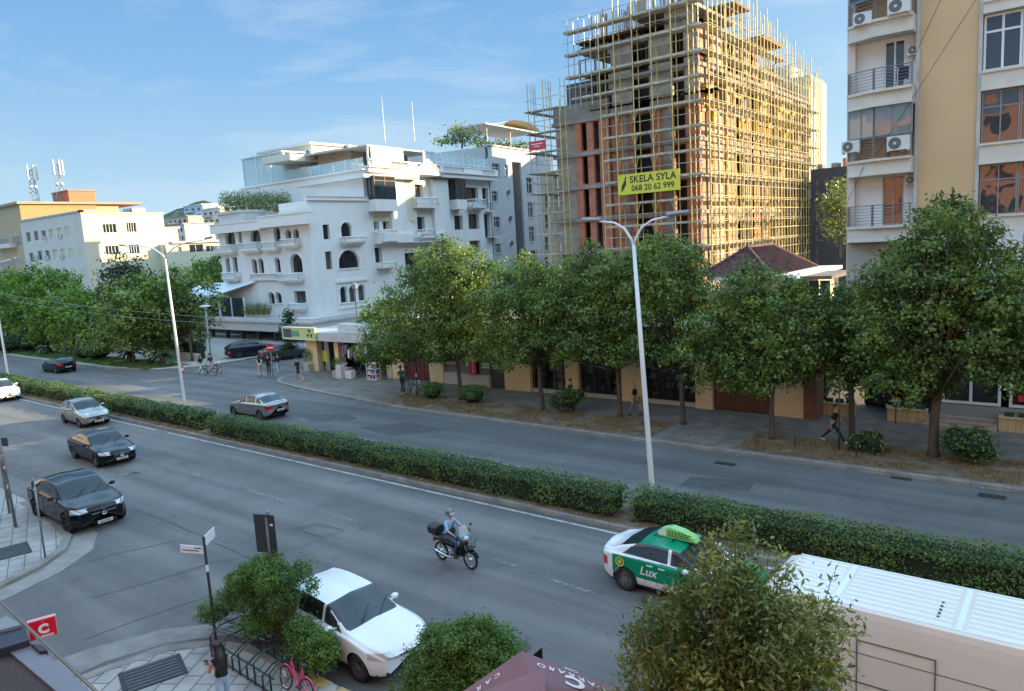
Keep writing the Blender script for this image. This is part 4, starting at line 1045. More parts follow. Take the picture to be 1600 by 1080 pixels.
def slats(u0,u1,z0,z1,mm,name,d=-.25,w=.12,vertical=True):
    mb=MB();mb.fb(S,u0,u1,z0,z1,d-.06,d-.02)
    k=max(2,int((u1-u0)/w))if vertical else max(2,int((z1-z0)/w))
    for i in range(k):
        if vertical:a=u0+(u1-u0)*i/k;mb.fb(S,a+.012,a+(u1-u0)/k-.012,z0+.02,z1-.02,d-.019,d+(.02 if i%2 else .03))
        else:a=z0+(z1-z0)*i/k;mb.fb(S,u0+.02,u1-.02,a+.008,a+(z1-z0)/k-.008,d-.019,d+.01)
    return mb.build(name,mm,row)
slats(su(632,592),su(672,594),.15,2.95,redgate,'gate',w=.35)
g_=slats(su(1113,645),su(1203,655),.15,2.95,brgate,'garage_door',w=.13)
slats(su(693,597),su(734,600),.9,2.9,shut,'shutter',vertical=False);slats(su(746,600),su(763,602),.5,2.9,shut,'shutter',vertical=False);slats(su(765,603),su(788,605),.2,2.5,mat('dark_shutter',(0.07,0.065,0.065),.6,0,.1,2),'shutter',vertical=False)
mb=MB();mb.fb(S,su(693,597),su(764,602),.1,.9,-.3,-.05);mb.build('plinth',trimgrey,row)
mb=MB();mb.fb(S,su(765,603),su(789,605),2.5,2.95,-.3,-.1);mb.build('lintel',mat('shop_fascia',(0,0,0)),row)
seeg=glass('see_through_glass',(0.02,0.025,0.03),.04);seeg.node_tree.nodes['Principled BSDF'].inputs['Alpha'].default_value=.5
disp=[mat('displayed_%d'%i,c,.8,0,.2,5)for i,c in enumerate(((.5,.5,.48),(.35,.3,.1),(.12,.2,.35),(.3,.08,.08)))]
for a,b,y in((829,884,612),(904,972,622),(1004,1087,635)):
    u0,u1=su(a,y),su(b,y);n=3 if b-a<80 else 4
    for i in range(n):
        w0,w1=u0+(u1-u0)*i/n,u0+(u1-u0)*(i+1)/n
        window(S,(w0+.02,.35,w1-.02,2.95),row,seeg,mat('black_frame',(0.02,0.02,0.022),.5,0,0),rev=.35,mull=0,trans=1)
        for q in range(9):
            gu,gz,gw=random.uniform(w0,w1-.4),random.choice((.35,.9,1.4,1.9)),random.uniform(.12,.4)
            mb=MB();mb.fb(S,gu,gu+gw,gz,gz+random.uniform(.15,.42),-1.0-.03*q,-.8-.03*q);mb.build('displayed_goods',disp[q%4],row)
    mb=MB();mb.fb(S,u0,u1,.1,.35,-.4,-.15);mb.build('threshold',mat('marble_step',(0.45,0.42,0.38),.6,0,.1,3),row)
mb=MB();mb.fb(S,su(1256,662),su(1268,662)+.25,.1,3.9,-1.2,.05);mb.build('brick_pier',brickmat('brown_brick',(0.22,0.09,0.05),(0.17,0.07,0.04),(0.12,0.09,0.07),bw=.25,rh=.08,ms=.01,vertical=0.0),row)
# vertical red sign and printed notices
ub0,ub1=su(735,598),su(746,598)
t=thing('banner_sign','narrow vertical red sign with a column of white letters on the shuttered shop','sign',S.P(ub0,.9,.1))
mb=MB();mb.fb(S,ub0,ub1,.9,3.2,0,.06);mb.build('board',mat('red_sign',(0.55,0.03,0.05)),t)
mb=MB();rnd=random.Random(4)
for i in range(14):
    if i==6:continue
    z=3.12-i*.155;uc=(ub0+ub1)/2+.06
    mb.fb(S,uc-.05,uc+.05,z-.045,z-.02,.06,.063);mb.fb(S,uc-.05+.03*(i%3),uc-.02+.03*(i%3),z-.0199,z+.05,.06,.063)
    if i%2:mb.fb(S,uc-.05,uc+.05,z+.0501,z+.07,.06,.063)
mb.build('lettering',whitef,t)
for i,(a,b,y0,y1,mm)in enumerate(((725,733,560,573,'white'),(749,762,569,576,'white'),(694,712,560,573,'maroon'))):
    r=rect(S,a,y0,b,y1);t=thing('notice','sheet of printed notices on the shutters left of the red vertical sign' if i==0 else('pair of small white notices on the shutter right of the red vertical sign' if i==1 else 'maroon notice board on the shutters behind the first verge tree'),'notice',S.P(r[0],r[1],-.15))
    mb=MB();mb.fb(S,r[0],r[2],r[1],r[3],-.22,-.18);mb.build('paper',whitef if mm=='white' else redgate,t)
    mb=MB()
    for k in range(3):mb.fb(S,r[0]+.04+k*(r[2]-r[0])/3,r[0]+(k+1)*(r[2]-r[0])/3-.04,r[1]+.08,r[3]-.08,-.18,-.175)
    mb.build('print',mat('notice_print',(0.35,0.25,0.25),.8,0,.2,20),t)

# ---------------------------------------------------------------- beige apartment building on the right
YR=38.3
RF=F((-6,YR),0.0)
def rr(*a):return rect(RF,*a)
rb=thing('apartment_building','tall beige apartment building with curved balconies and glazed bays at the right edge','apartment block',(2,YR+6,0))
beigeW=mat('sandy_render',(0.64,0.45,0.26),.92,0,.06,.5,col2=(0.62,0.43,0.245),bump=.1)
palepink=mat('pale_render',(0.62,0.55,0.50),.9,0,.06,.6)
beam=mat('stone_band',(0.62,0.57,0.50),.85,0,.08,1.2)
uL_,u36,u53,uRt=RF.uz(1323,200)[0],RF.uz(1434,200)[0],RF.uz(1531,200)[0],9.0
ZT=29.0
mb=MB();wall(mb,RF,u36,u53,3.6,ZT,(),d=0)
mb.fb(RF,uL_+.02,u36-.1,ZT-.3,ZT,-9,-.05);mb.fb(RF,u36,uRt,ZT-.3,ZT,-9,-.02)
mb.box(RF.P(uL_).x+.5,RF.P(uRt).x,YR+1.8,YR+9,3.6,ZT-.3);mb.fb(RF,u53-.3,u53,3.6,ZT,-1.5,-.02);mb.fb(RF,u36,u36+.3,3.6,ZT,-1.9,-.02)
mb.build('wall',beigeW,rb)
mb=MB();mb.fb(RF,u36-.1,u36+.04,3.6,ZT,0,.14);mb.fb(RF,u53-.12,u53+.02,3.6,ZT,0,.12);mb.build('corner_strip',trimgrey,rb)
mb=MB();mb.fb(RF,uL_,uL_+.35,3.6,ZT-.3,-2.4,-.05);mb.build('side_wall',palepink,rb)
levels=[RF.uz(1430,y)[1]for y in(350,249,141,25)]
fl3=(levels[3]-levels[0])/3;levels=[levels[0]+fl3*i for i in range(-1,7)]
gl_orange=glass('bay_glass',(0.05,0.05,0.055),.03,.55,1.0)
curt=mat('light_curtain',(0.50,0.42,0.36),.9,0,.1,6,stretch=(6,6,.2))
orangeW=mat('orange_render',(0.62,0.33,0.12),.9,0,.06,1);yelW=mat('yellow_render',(0.66,0.52,0.30),.9,0,.06,1);whW=mat('cool_white',(0.70,0.68,0.67),.9,0,.05,1)
um=RF.uz(1374,200)[0]
for i,z in enumerate(levels):
    if z<7.5 or z>ZT-2:continue
    bow=.75
    # balcony slab with a bent front
    def pts(d0,e=0):return[RF.P(uL_+.1-e,0,0),RF.P(uL_+.15-e,0,d0*.45),RF.P(um-.1,0,d0+e),RF.P(u36-.12,0,d0+e),RF.P(u36-.12,0,0)]
    s=MB();s.prism([p+Vector((0,0,z-.1))for p in pts(bow+.12,.06)],(0,0,.12));s.prism([p+Vector((0,0,z-.62))for p in pts(bow)],(0,0,.52));s.prism([p+Vector((0,0,z-.72))for p in pts(bow+.06,.03)],(0,0,.1))
    s.fb(RF,uL_+.1,u36-.12,z-.62,z-.02,-1.9,-.005)
    bo=s.build('balcony',beam,rb)
    k=MB();q=[p.copy()for p in pts(bow+.0)][1:4];zt=z+.95
    for a,b in zip([RF.P(uL_+.15,0,0)]+q[:-1],q):
        L=(b-a).length
        for zz in np.linspace(z+.12,zt,7):k.tube(a+Vector((0,0,zz)),b+Vector((0,0,zz)),.014 if zz<zt-.01 else .026,n=5)
        c=max(1,int(L/.9))
        for j in range(c+1):
            for e in(-.04,.04):p=a.lerp(b,min(1,max(0,j/c+e/max(L,.1))));k.tube(p+Vector((0,0,z+.02)),p+Vector((0,0,zt)),.018,n=5)
    k.build('railing',mat('railing_steel',(0.22,0.22,0.23),.35,.6,.1,3),bo)
    # back wall of the loggia with a door
    wm=[whW,orangeW,yelW,whW][i%4]if i!=1 else whW
    w=MB();dd=(um+.1,z+.02,u36-.6,z+2.25)
    wall(w,RF,uL_+.3,u36-.02,z+.02,z+fl3-.6,[dd],d=-.9 if i%2==0 else-.35,rev=.12)
    w.build('loggia_wall',[whW,yelW,yelW,whW,yelW,whW,yelW][i%7]if i>1 else whW,rb)
    dv=-.9 if i%2==0 else-.35
    window(RF,dd,rb,gl_orange if i!=1 else glass('warm_glass',(0.10,0.05,0.03),.05,.3,1),whitef if i==3 else greyf,rev=.1,mull=1,d=dv,fw=.07,name='balcony_door')
    if i in(2,4): # enclosed loggia
        g=MB();a,b,c=RF.P(uL_+.16,0,.25),RF.P(um-.1,0,bow-.1),RF.P(u36-.14,0,bow-.1)
        z0_=z+1.02;z1_=z+fl3-.62
        for p,q_ in((a,b),(b,c)):g.poly([p+Vector((0,0,z0_)),q_+Vector((0,0,z0_)),q_+Vector((0,0,z1_)),p+Vector((0,0,z1_))])
        go=g.build('loggia_glazing',gl_sky if i==4 else glass('pale_bay',(0.18,0.2,0.2),.04,.3,1),rb)
        k=MB()
        for p,q_,c_ in((a,b,2),(b,c,2)):
            for j in range(c_+1):pp=p.lerp(q_,j/c_);k.tube(pp+Vector((0,0,z0_)),pp+Vector((0,0,z1_)),.04,n=4)
            k.tube(p+Vector((0,0,z0_)),q_+Vector((0,0,z0_)),.045,n=4);k.tube(p+Vector((0,0,z1_)),q_+Vector((0,0,z1_)),.045,n=4)
        k.build('frame',greyf,go)
# unseen neighbour added beyond the right edge to shade the street
nb=thing('apartment_building','unseen pale neighbour added beside the beige building to shade the street','apartment block',(30,YR+6,0))
mb=MB();mb.box(RF.P(uRt).x+.5,75,YR+.5,YR+9,0,26);mb.build('wall',palepink,nb)
# the street front on the camera's own side, behind the camera: it is what the windows opposite reflect
coral=mat('coral_render',(0.60,0.28,0.16),.9,0,.06,.4)
for x0,x1,y,hh,mm,lb in((-16.5,6,-2.6,19,coral,'coral apartment building behind the camera'),(6.3,60,-2.4,24,yelW,'cream apartment building behind the camera on the right'),(-95,-27.5,1.5,21,palepink,'pale apartment building on the far side of the side street, behind the picture')):
    t=thing('apartment_building',lb,'apartment block',((x0+x1)/2,y-5,0));mb=MB();mb.box(x0,x1,y-9,y-.3,0,hh);mb.build('core',mm,t)
    FN=F((x1,y),PI);hs3=[(a,z,a+1.5,z+1.5)for z in np.arange(7.2,hh-2,3.1)for a in np.arange(1,x1-x0-2,3.6)]
    mb=MB();wall(mb,FN,0,x1-x0,0,hh,hs3,rev=.25);mb.build('wall',mm,t);mb=MB()
    for h in hs3:mb.poly([FN.P(h[0],h[1],-.22),FN.P(h[2],h[1],-.22),FN.P(h[2],h[3],-.22),FN.P(h[0],h[3],-.22)])
    mb.build('windows',gl_dark,t);mb=MB()
    for z in np.arange(6.9,hh-2,3.1):mb.fb(FN,3,9,z-.15,z,0,.9);mb.fb(FN,3,9,z,z+.9,.82,.9)
    mb.build('balconies',beam,t)
# glazed bays on the right
mb=MB()
for y0,y1 in((8,22),(117,141),(229,255),(340,360)):
    z1=RF.uz(1535,y0)[1];z0=RF.uz(1535,y1)[1]
    s=MB();s.fb(RF,u53+.03,uRt,z0,z1,-.4,.3);s.fb(RF,u53+.03,uRt,z1,z1+.1,-.4,.38);s.fb(RF,u53+.03,uRt,z0-.08,z0,-.4,.36);s.build('floor_band',beam,rb)
zs=[(RF.uz(1535,340)[1]+.1,RF.uz(1535,255)[1]-.1),(RF.uz(1535,229)[1]+.1,RF.uz(1535,141)[1]-.1),(RF.uz(1535,117)[1]+.1,RF.uz(1535,22)[1]-.1),(RF.uz(1535,8)[1]+.1,RF.uz(1535,8)[1]+2.5)]
for j,(a,b)in enumerate(zs):
    q=5;L=uRt-u53
    for i in range(q):
        x0=u53+.05+L*i/q;x1=u53+.05+L*(i+1)/q-.02
        window(RF,(x0,a,x1,b),rb,gl_orange if j!=2 else gl_sky,whitef if j==2 else greyf,rev=.12,mull=1,trans=1,fw=.09 if j==2 else .05,d=.05)
# terrace and ground floor: stone base, shop windows, steps and planters
stone=mat('clad_stone',(0.42,0.38,0.33),.75,0,.12,.8,bump=.1)
z36=6.9
mb=MB();zA=RF.uz(1380,375)[1]
mb.fb(RF,uL_+.05,u36,3.6,zA,-1.9,-.02);mb.build('stone_base',stone,rb)
mb=MB();mb.fb(RF,uL_+.04,u36,5.0,5.04,-.02,-.01);mb.fb(RF,uL_+.04,u36,6.2,6.24,-.02,-.01);mb.build('stone_joint',ink,rb)
mb=MB();mb.fb(RF,u36+.1,uRt,3.4,RF.uz(1560,366)[1],-.3,.32);mb.build('shop_fascia',whW,rb)
mb=MB();mb.fb(RF,uL_+.1,uRt,3.2,3.6,-3,.1);mb.build('soffit',roofgrey,rb)
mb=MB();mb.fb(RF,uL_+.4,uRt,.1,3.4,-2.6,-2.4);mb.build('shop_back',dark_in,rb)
for i in range(4):
    u=u53-1.2+i*2.6;window(RF,(u,1.1,u+2.3,3.1),rb,glass('shop_glass',(0.03,0.03,0.035),.05),whitef,rev=.1,mull=1,fw=.12,name='shop_window')
mb=MB();mb.fb(RF,u53-1.6,uRt,.1,1.05,-.25,-.02);mb.build('shop_plinth',mat('grey_plinth',(0.25,0.25,0.26),.8,0,.1,1),rb)
for i,u in enumerate((uL_+.5,uL_+2.2,uL_+4.0)):
    window(RF,(u,.35,u+1.5,3.1),rb,gl_dark,mat('black_frame',(0,0,0)),rev=0,mull=1,d=-1.8,name='shop_window')
mb=MB()
for k in range(3):mb.fb(RF,RF.uz(1445,660)[0],RF.uz(1560,672)[0],.1,.1+.14*(3-k),-.3,.35+.3*k)
mb.build('steps',mat('step_stone',(0.30,0.25,0.20),.85,0,.15,2),rb)
travert=mat('travertine',(0.48,0.36,0.22),.8,0,.25,1.2,stretch=(5,1,.6))
for a,b in((1286,1338),(1390,1450),(1562,1640)):
    p0,p1=RF.uz(a,655)[0],RF.uz(b,665)[0];t=thing('stone_planter',{1286:'low travertine planter wall behind the walking person',1390:'low travertine planter wall left of the steps',1562:'low travertine planter wall right of the steps at the picture edge'}[a],'planter',RF.P(p0,.12,0))
    mb=MB();mb.fb(RF,p0,p1,.12,.72,.1,.55);mb.fb(RF,p0-.03,p1+.03,.72,.78,.06,.6);mb.build('wall',travert,t)
    mb=MB()
    for k in range(int((p1-p0)/.5)):mb.fb(RF,p0+.2+k*.5,p0+.55+k*.5,.78,.95,.2,.45)
    mb.build('plants',mat('planter_green',(0.03,0.05,0.02),.9,0,.4,9),t)
# fascia sign of the shop, letter O visible
t=thing('shop_sign','white shop sign board with pale lettering above the corner shop','sign',RF.P(RF.uz(1572,372)[0],5.6,.4))
r=rr(1571,360,1640,386);mb=MB();mb.fb(RF,r[0],r[2]+2,r[1],r[3],.33,.42);mb.build('board',whitef,t)
text('E',(r[3]-r[1])*.8,MF(RF,r[0]+.75,(r[1]+r[3])/2,.425),mat('pale_blue_ink',(0.28,0.30,0.42),.6,0,0),t,bold=.01)

# air conditioners
acw=mat('ac_white',(0.62,0.62,0.60),.5,0,.05,3);acd=mat('ac_grille',(0.05,0.05,0.055),.6,0,0)
def ac_unit(p,n,label,s=1.0,group=None):
    "outdoor unit; p back-bottom centre, n facing direction"
    t=thing('ac_unit',label,'air conditioner',p,math.atan2(n.y,n.x)+PI/2,group)
    w,h,d=.82*s,.56*s,.3*s
    mb=MB();mb.box(-w/2,w/2,-d,0,0,h);mb.box(-w/2+.02,-w/2+.08,-d,0,-.05,0);mb.box(w/2-.08,w/2-.02,-d,0,-.05,0);mb.build('casing',acw,t,local=True,bevel=.012)
    T=Matrix.Translation((-w*.14,-d-.004,h/2))@Matrix.Rotation(PI/2,4,'X')
    mb=MB();mb.lathe([(.001,0),(h*.42,0),(h*.42,-.02)],18,T=T);f_=mb.build('fan_grille',acd,t,local=True)
    mb=MB()
    for q in(.12,.22,.32,.42):mb.lathe([(h*q,.008),(h*q+.008,.008)],18,T=T)
    mb.lathe([(.001,.012),(h*.09,.012),(h*.1,0)],10,T=T)
    mb.build('rings',acw,f_,local=True)
    return t
def acf(f,px,py,d,label,s=1.0):
    u,z=f.uz(px,py);return ac_unit(f.P(u,z,d),f.n,label,s)
acf(RF,1354,44,.55,'white outdoor unit on the top balcony, the left one of the pair',.95);acf(RF,1412,28,.8,'white outdoor unit with a large fan on the top balcony by the beige wall',1.1)
acf(RF,1411,237,.85,'white outdoor unit hung on the balcony railing by the beige wall',1.1);acf(RF,1335,240,.5,'grey outdoor unit hung outside the railing at the corner of the building',.95)
acf(RF,1424,288,-.3,'white outdoor unit high on the lowest balcony wall',.7)
u,z=RF.uz(1429,85);ac_unit(RF.P(u,z,-.25),RF.n,'cream outdoor unit under the soffit of the second balcony',.75)
# laundry and a chair on the second balcony
zz=levels[3]+.02
t=thing('laundry_airer','folded laundry airer with dark clothes on the second balcony','laundry',RF.P(RF.uz(1418,130)[0],zz,.3))
p=RF.uz(1418,130)[0]
mb=MB()
for e in(-.35,.35):mb.tube(RF.P(p+e,zz,.15),RF.P(p+e,zz+.9,.5),.015,n=5);mb.tube(RF.P(p+e,zz,.5),RF.P(p+e,zz+.9,.15),.015,n=5)
mb.build('frame',whitef,t)
mb=MB();mb.box(0,.01,0,.01,0,.01)
mb=MB();mb.fb(RF,p-.3,p+.1,zz+.35,zz+.9,.3,.36);mb.build('clothes',mat('navy_cloth',(0.02,0.02,0.05),.9,0,.1,3),t)

# ---------------------------------------------------------------- cream office building at the left, orange block, far houses
CX,CY=-124.0,51.0
cr_=mat('cream_office',(0.58,0.54,0.40),.9,0,.06,.3);pinkst=mat('pink_stone',(0.62,0.56,0.50),.9,0,.06,.5)
OF=F((CX,CY),0.0);OS=F((CX,CY),PI/2)
ob=thing('office_building','cream office building with a pale stone corner beyond the trees at the left','office building',(CX,CY,0))
zo=OF.uz(125,331)[1];uo=OF.uz(36,380)[0]
ho=[rect(OF,a,b,a+7,b+15)for a,b in((41,363),(53,361),(65,360),(77,358),(90,356),(102,354),(118,351),(46,395),(59,392),(71,391),(83,390),(95,389),(108,388),(122,386),(99,421),(112,420),(127,420),(60,424),(75,423))]
mb=MB();wall(mb,OF,uo,0,0,zo,ho,rev=.3);mb.build('wall',pinkst,ob)
hs_=[rect(OS,162,350,183,364),rect(OS,199,348,214,363),rect(OS,166,384,187,398),rect(OS,203,382,219,397),rect(OS,170,418,191,431),rect(OS,207,415,222,428)]
u157,u260=OS.uz(157,380)[0],OS.uz(261,380)[0];zq=OS.uz(210,334)[1]
mb=MB();wall(mb,OS,0,u157,0,zo,(),rev=.3);mb.build('stone_wall',mat('cream_stone',(0.58,0.50,0.38),.9,0,.07,.8),ob)
mb=MB();wall(mb,OS,u157,u260,0,zq,hs_,rev=.3,d=-.2);mb.prism([OF.P(uo,0,-.4),OS.P(0,0,-.4),OS.P(u157,0,-.4),OS.P(u157,0,-30),OF.P(uo,0,-12)],(0,0,zo-.1))
mb.fb(OS,u157,u260-.05,0,zq-.05,-14,-.6);mb.build('flank_wall',cr_,ob)
mb=MB();mb.fb(OF,uo,.2,zo,zo+.25,-.4,.2);mb.fb(OS,-.2,u157,zo,zo+.25,-.4,.2);mb.fb(OS,u157,u260+.1,zq,zq+.2,-.6,0);mb.build('coping',trimgrey,ob)
for h in ho:window(OF,h,ob,gl_dark,whitef,rev=.25,mull=1)
for h in hs_:window(OS,h,ob,gl_dark,whitef,rev=.25,mull=3,d=-.2,sill=whitef)
for px,py in((71,374),(95,372),(59,404),(75,405),(98,404)):
    u,z=OF.uz(px,py);ac_unit(OF.P(u,z,0),OF.n,'small outdoor unit below a window on the shaded front of the cream office building',1.0,'outdoor units on the cream office building')
# beige wing behind it
mb=MB();FW=F((CX+2,CY+26),PI/2)
wg=thing('low_building','low cream building with a worn wall between the office building and the hotel','building',(CX+2,CY+36,0))
u0,u1=FW.uz(258,380)[0],FW.uz(352,380)[0];z1=FW.uz(290,380)[1];z2=FW.uz(275,356)[1]
hw=[rect(FW,278,386,284,394),rect(FW,296,382,318,394),rect(FW,300,411,311,420),rect(FW,322,384,338,393)]
wall(mb,FW,u0,u1,0,z1,hw,rev=.4);um_=FW.uz(293,370)[0];mb.fb(FW,u0+.1,um_,z1-.2,z2,-12,-3)
mb.fb(FW,u0,u1,0,z1-.05,-13,-.6)
mb.build('wall',cr_,wg)
for h in hw:window(FW,h,wg,gl_dark,whitef,rev=.35,mull=2 if h[2]-h[0]>3 else 1)
mb=MB();mb.fb(FW,u0,um_+.3,z2,z2+.3,-12.3,-2.7);mb.fb(FW,u0+1,u1,z1,z1+.35,-1,.5);mb.build('roof',trimgrey,wg)
# orange building behind, further left
orw=mat('orange_paint',(0.46,0.22,0.10),.9,0,.05,.5);redw=mat('coral_paint',(0.52,0.17,0.09),.9,0,.05,.5);yb2=mat('sand_paint',(0.42,0.33,0.21),.9,0,.06,.5)
QF=F((-165,60),0.0);QS=F((-165,60),PI/2)
qx,qz=QF.uz(30,320);QS=F(QF.P(qx),PI/2);QF=F(QF.P(qx),0.0)
og=thing('orange_building','orange and sand coloured building behind the cream office building with antennas on its roof','building',QF.P(0))
z0q=QF.uz(25,320)[1];uo1=QS.uz(152,330)[0]
mb=MB();mb.fb(QS,0,uo1,0,z0q,-.3,0);mb.build('side_wall',orw,og)
mb=MB();mb.fb(QF,-34,-.32,0,z0q-.05,-20,-.02);mb.build('front_wall',yb2,og)
mb=MB();mb.fb(QF,-34.5,.6,z0q,z0q+.5,-25,.6);mb.build('roof',mat('roof_rim',(0.36,0.25,0.18),.9,0,.1,1),og)
hq=[rect(QF,a,b,a+w,b+14)for a,b,w in((0,372,12),(20,368,13),(0,404,5),(9,404,7),(19,404,5),(26,402,9))]
for h in hq:window(QF,(h[0],h[1],min(h[2],-.6),h[3]),og,gl_dark,whitef,rev=-.02,mull=1,d=0)
mb=MB()
for y0,y1 in((356,388),):a=rect(QF,0,y0,24,y1);mb.fb(QF,a[0]-1,a[2],a[1],a[1]+.9,0,1.2)
mb.build('balcony',palepink,og)
r0=QS.uz(108,300);r1=QS.uz(150,300)
mb=MB();zt_=QS.uz(130,298)[1];mb.fb(QS,r0[0],r1[0],z0q+.4,zt_,-9,-.5);mb.build('roof_room',redw,og)
mb=MB();mb.fb(QS,r0[0]-.2,r1[0]+.2,zt_,zt_+.2,-9.2,-.3);mb.build('roof_room_top',mat('roof_rim',(0,0,0)),og)
stg=mat('antenna_steel',(0.30,0.30,0.30),.5,.4,.1,4);panm=mat('antenna_panel',(0.55,0.55,0.53),.5,0,.05,3)
def mast(px,py0,py1,f,depth,label):
    u,zb=f.uz(px,py0);_,zt=f.uz(px,py1);b=f.P(u,zb,depth);H_=zt-zb
    t=thing('antenna_mast',label,'antenna mast',b)
    for k in range(3):
        a=2*PI*k/3+.4;mb=MB();mb.tube(b+Vector((1.1*math.cos(a),1.1*math.sin(a),0)),b+Vector((.35*math.cos(a),.35*math.sin(a),H_)),.08,n=5);mb.build('leg',stg,t)
    mb=MB()
    for j in range(9):
        q=j/9;rr_=1.1-.75*q;zz=H_*q;r2=1.1-.75*(j+1)/9
        for k in range(3):
            a,c=2*PI*k/3+.4,2*PI*(k+1)/3+.4
            mb.tube(b+Vector((rr_*math.cos(a),rr_*math.sin(a),zz)),b+Vector((r2*math.cos(c),r2*math.sin(c),zz+H_/9)),.05,n=4)
    mb.build('lattice',stg,t)
    for k in range(5):
        a=2*PI*k/5;p=b+Vector((.95*math.cos(a),.95*math.sin(a),H_-.4));mb=MB()
        mb.tube(b+Vector((0,0,H_-.1)),p,.05,n=4);mb.box(p.x-.2,p.x+.2,p.y-.12,p.y+.12,H_+b.z-2.6,H_+b.z+.6);mb.build('panel_antenna',panm,t)
    for k in range(4):
        a=2*PI*k/4+.3;p=b+Vector((.6*math.cos(a),.6*math.sin(a),H_*.5));mb=MB();mb.ball(p,.35,.35,.35,8);mb.build('dish',panm,t)
    return t
mast(110,318,252,QS,-4,'lattice antenna mast with white panel antennas beside the coral roof room')
mast(8,322,258,QF,-6,'lattice antenna mast at the left edge of the picture')

# distant apartment blocks
def block(name,label,fpx0,fpx1,ytop,Y,mats,depth=12,rows=6,cols=4,mf=None):
    f=F((0,Y),0.0);u0,u1=f.uz(fpx0,ytop)[0],f.uz(fpx1,ytop)[0];zt=f.uz((fpx0+fpx1)/2,ytop)[1]
    t=thing(name,label,'apartment block',f.P((u0+u1)/2,0,0))
    fh=3.0;h=[]
    for i in range(rows):
        for j in range(cols):
            a=u0+(u1-u0)*(j+.22)/cols;b=u0+(u1-u0)*(j+.72)/cols;z=zt-2.6-i*fh
            if z>0:h.append((a,z,b,z+1.5))
    mb=MB();wall(mb,f,u0,u1,0,zt,h,rev=.4);mb.fb(f,u0,u1,0,zt-.02,-depth,-.5);
    fs=F(f.P(u1,0,0),PI/2);hs2=[]
    mb.build('wall',mats[0],t)
    for w in h:window(f,w,t,gl_dark,None,rev=.35)
    for i in range(rows):
        z=zt-2.9-i*fh
        if z>1:
            b=MB();j=i%2;b.fb(f,u0+(u1-u0)*(.1+.3*j),u0+(u1-u0)*(.55+.3*j),z-.1,z+.85,0,1.2);b.build('balcony',mats[1],t)
    mb=MB();mb.fb(f,u0-.2,u1+.2,zt,zt+.5,-depth-.2,.3);mb.build('roof',mats[2],t)
    return t
dblue=mat('pale_blue',(0.40,0.52,0.62),.9,0,.05,.4);dwhite=mat('far_white',(0.56,0.55,0.50),.9,0,.06,.4);dpink=mat('far_pink',(0.56,0.42,0.34),.9,0,.08,.4)
block('apartment_building','distant white apartment block with a blue side, tallest of the far houses',287,315,322,190,(dblue,dwhite,dwhite),rows=8,cols=3)
block('apartment_building','distant white apartment block with pink balconies close to the hotel corner',316,342,327,160,(dwhite,dpink,dwhite),rows=8,cols=3)
block('apartment_building','distant low apartment block with a red and white upper floor',262,292,340,175,(dpink,dwhite,roofgrey),rows=5,cols=4)
block('apartment_building','small distant white block on the skyline beside the office building',192,206,327,320,(dwhite,dwhite,dwhite),rows=4,cols=3)
for i,(a,b,y,Y)in enumerate(((150,200,345,240),(262,286,352,140),(340,372,338,210),(-60,8,345,150))):
    block('apartment_building',['pale distant block behind the office building roof','low cream block behind the worn wall','white block behind the low wing of the hotel','grey distant block at the left edge behind the antennas'][i],a,b,y,Y,(dwhite if i%2 else dpink,dwhite,roofgrey),rows=5,cols=4)

# ---------------------------------------------------------------- glazed pavilion of the hotel
pv=thing('glazed_pavilion','white framed glass pavilion on the terrace of the hotel','pavilion',FA.P(uE,zl1,1))
zt0=zl1
pu0,pu1=FA.uz(312,465)[0],FA.uz(368,465)[0];pu2=FA.uz(406,465)[0];pzt=FA.uz(360,458)[1];pzr=FA.uz(380,441)[1]
mb=MB();mb.poly([FA.P(pu0-.6,pzt,2.4),FA.P(pu1,pzt,2.4),FA.P(pu2-.6,pzr,-.0),FA.P(pu0+1.5,pzr,0)]);mb.poly([FA.P(pu0-.6,pzt-.12,2.4),FA.P(pu0+1.5,pzr-.12,0),FA.P(pu2-.6,pzr-.12,0),FA.P(pu1,pzt-.12,2.4)]);mb.build('roof',mat('pavilion_white',(0.62,0.66,0.70),.4,0,.04,1),pv)
for u,d,z in((pu0,2.3,pzt),(pu0+3.2,2.3,pzt),((pu0+pu1)/2+1,2.3,pzt),(pu1,2.3,pzt),(pu2,2.2,pzt-.3),(pu2-.3,.1,pzr)):
    mb=MB();mb.fb(FA,u-.09,u+.09,zt0,z-.05,d-.15,d);mb.build('post',whitef,pv)
mb=MB();mb.fb(FA,pu0-.6,pu1+.1,pzt-.25,pzt,2.38,2.5);mb.tube(FA.P(pu1,pzt,2.4),FA.P(pu2,pzr+.1,0),.12,n=4);mb.build('gutter_beam',whitef,pv)
mb=MB();mb.fb(FA,pu1+.1,pu2-.1,zt0,pzt-.4,2.1,2.16);mb.build('glazing',gl_sky,pv)
mb=MB()
for u in(pu1+(pu2-pu1)*.5,):mb.fb(FA,u-.05,u+.05,zt0,pzt-.3,2.17,2.25)
mb.build('glazing_bar',whitef,pv)
mb=MB();mb.fb(FA,pu0,pu1,zt0,zt0+1.3,1.9,2.0);mb.build('dark_parapet',dark_in,pv)

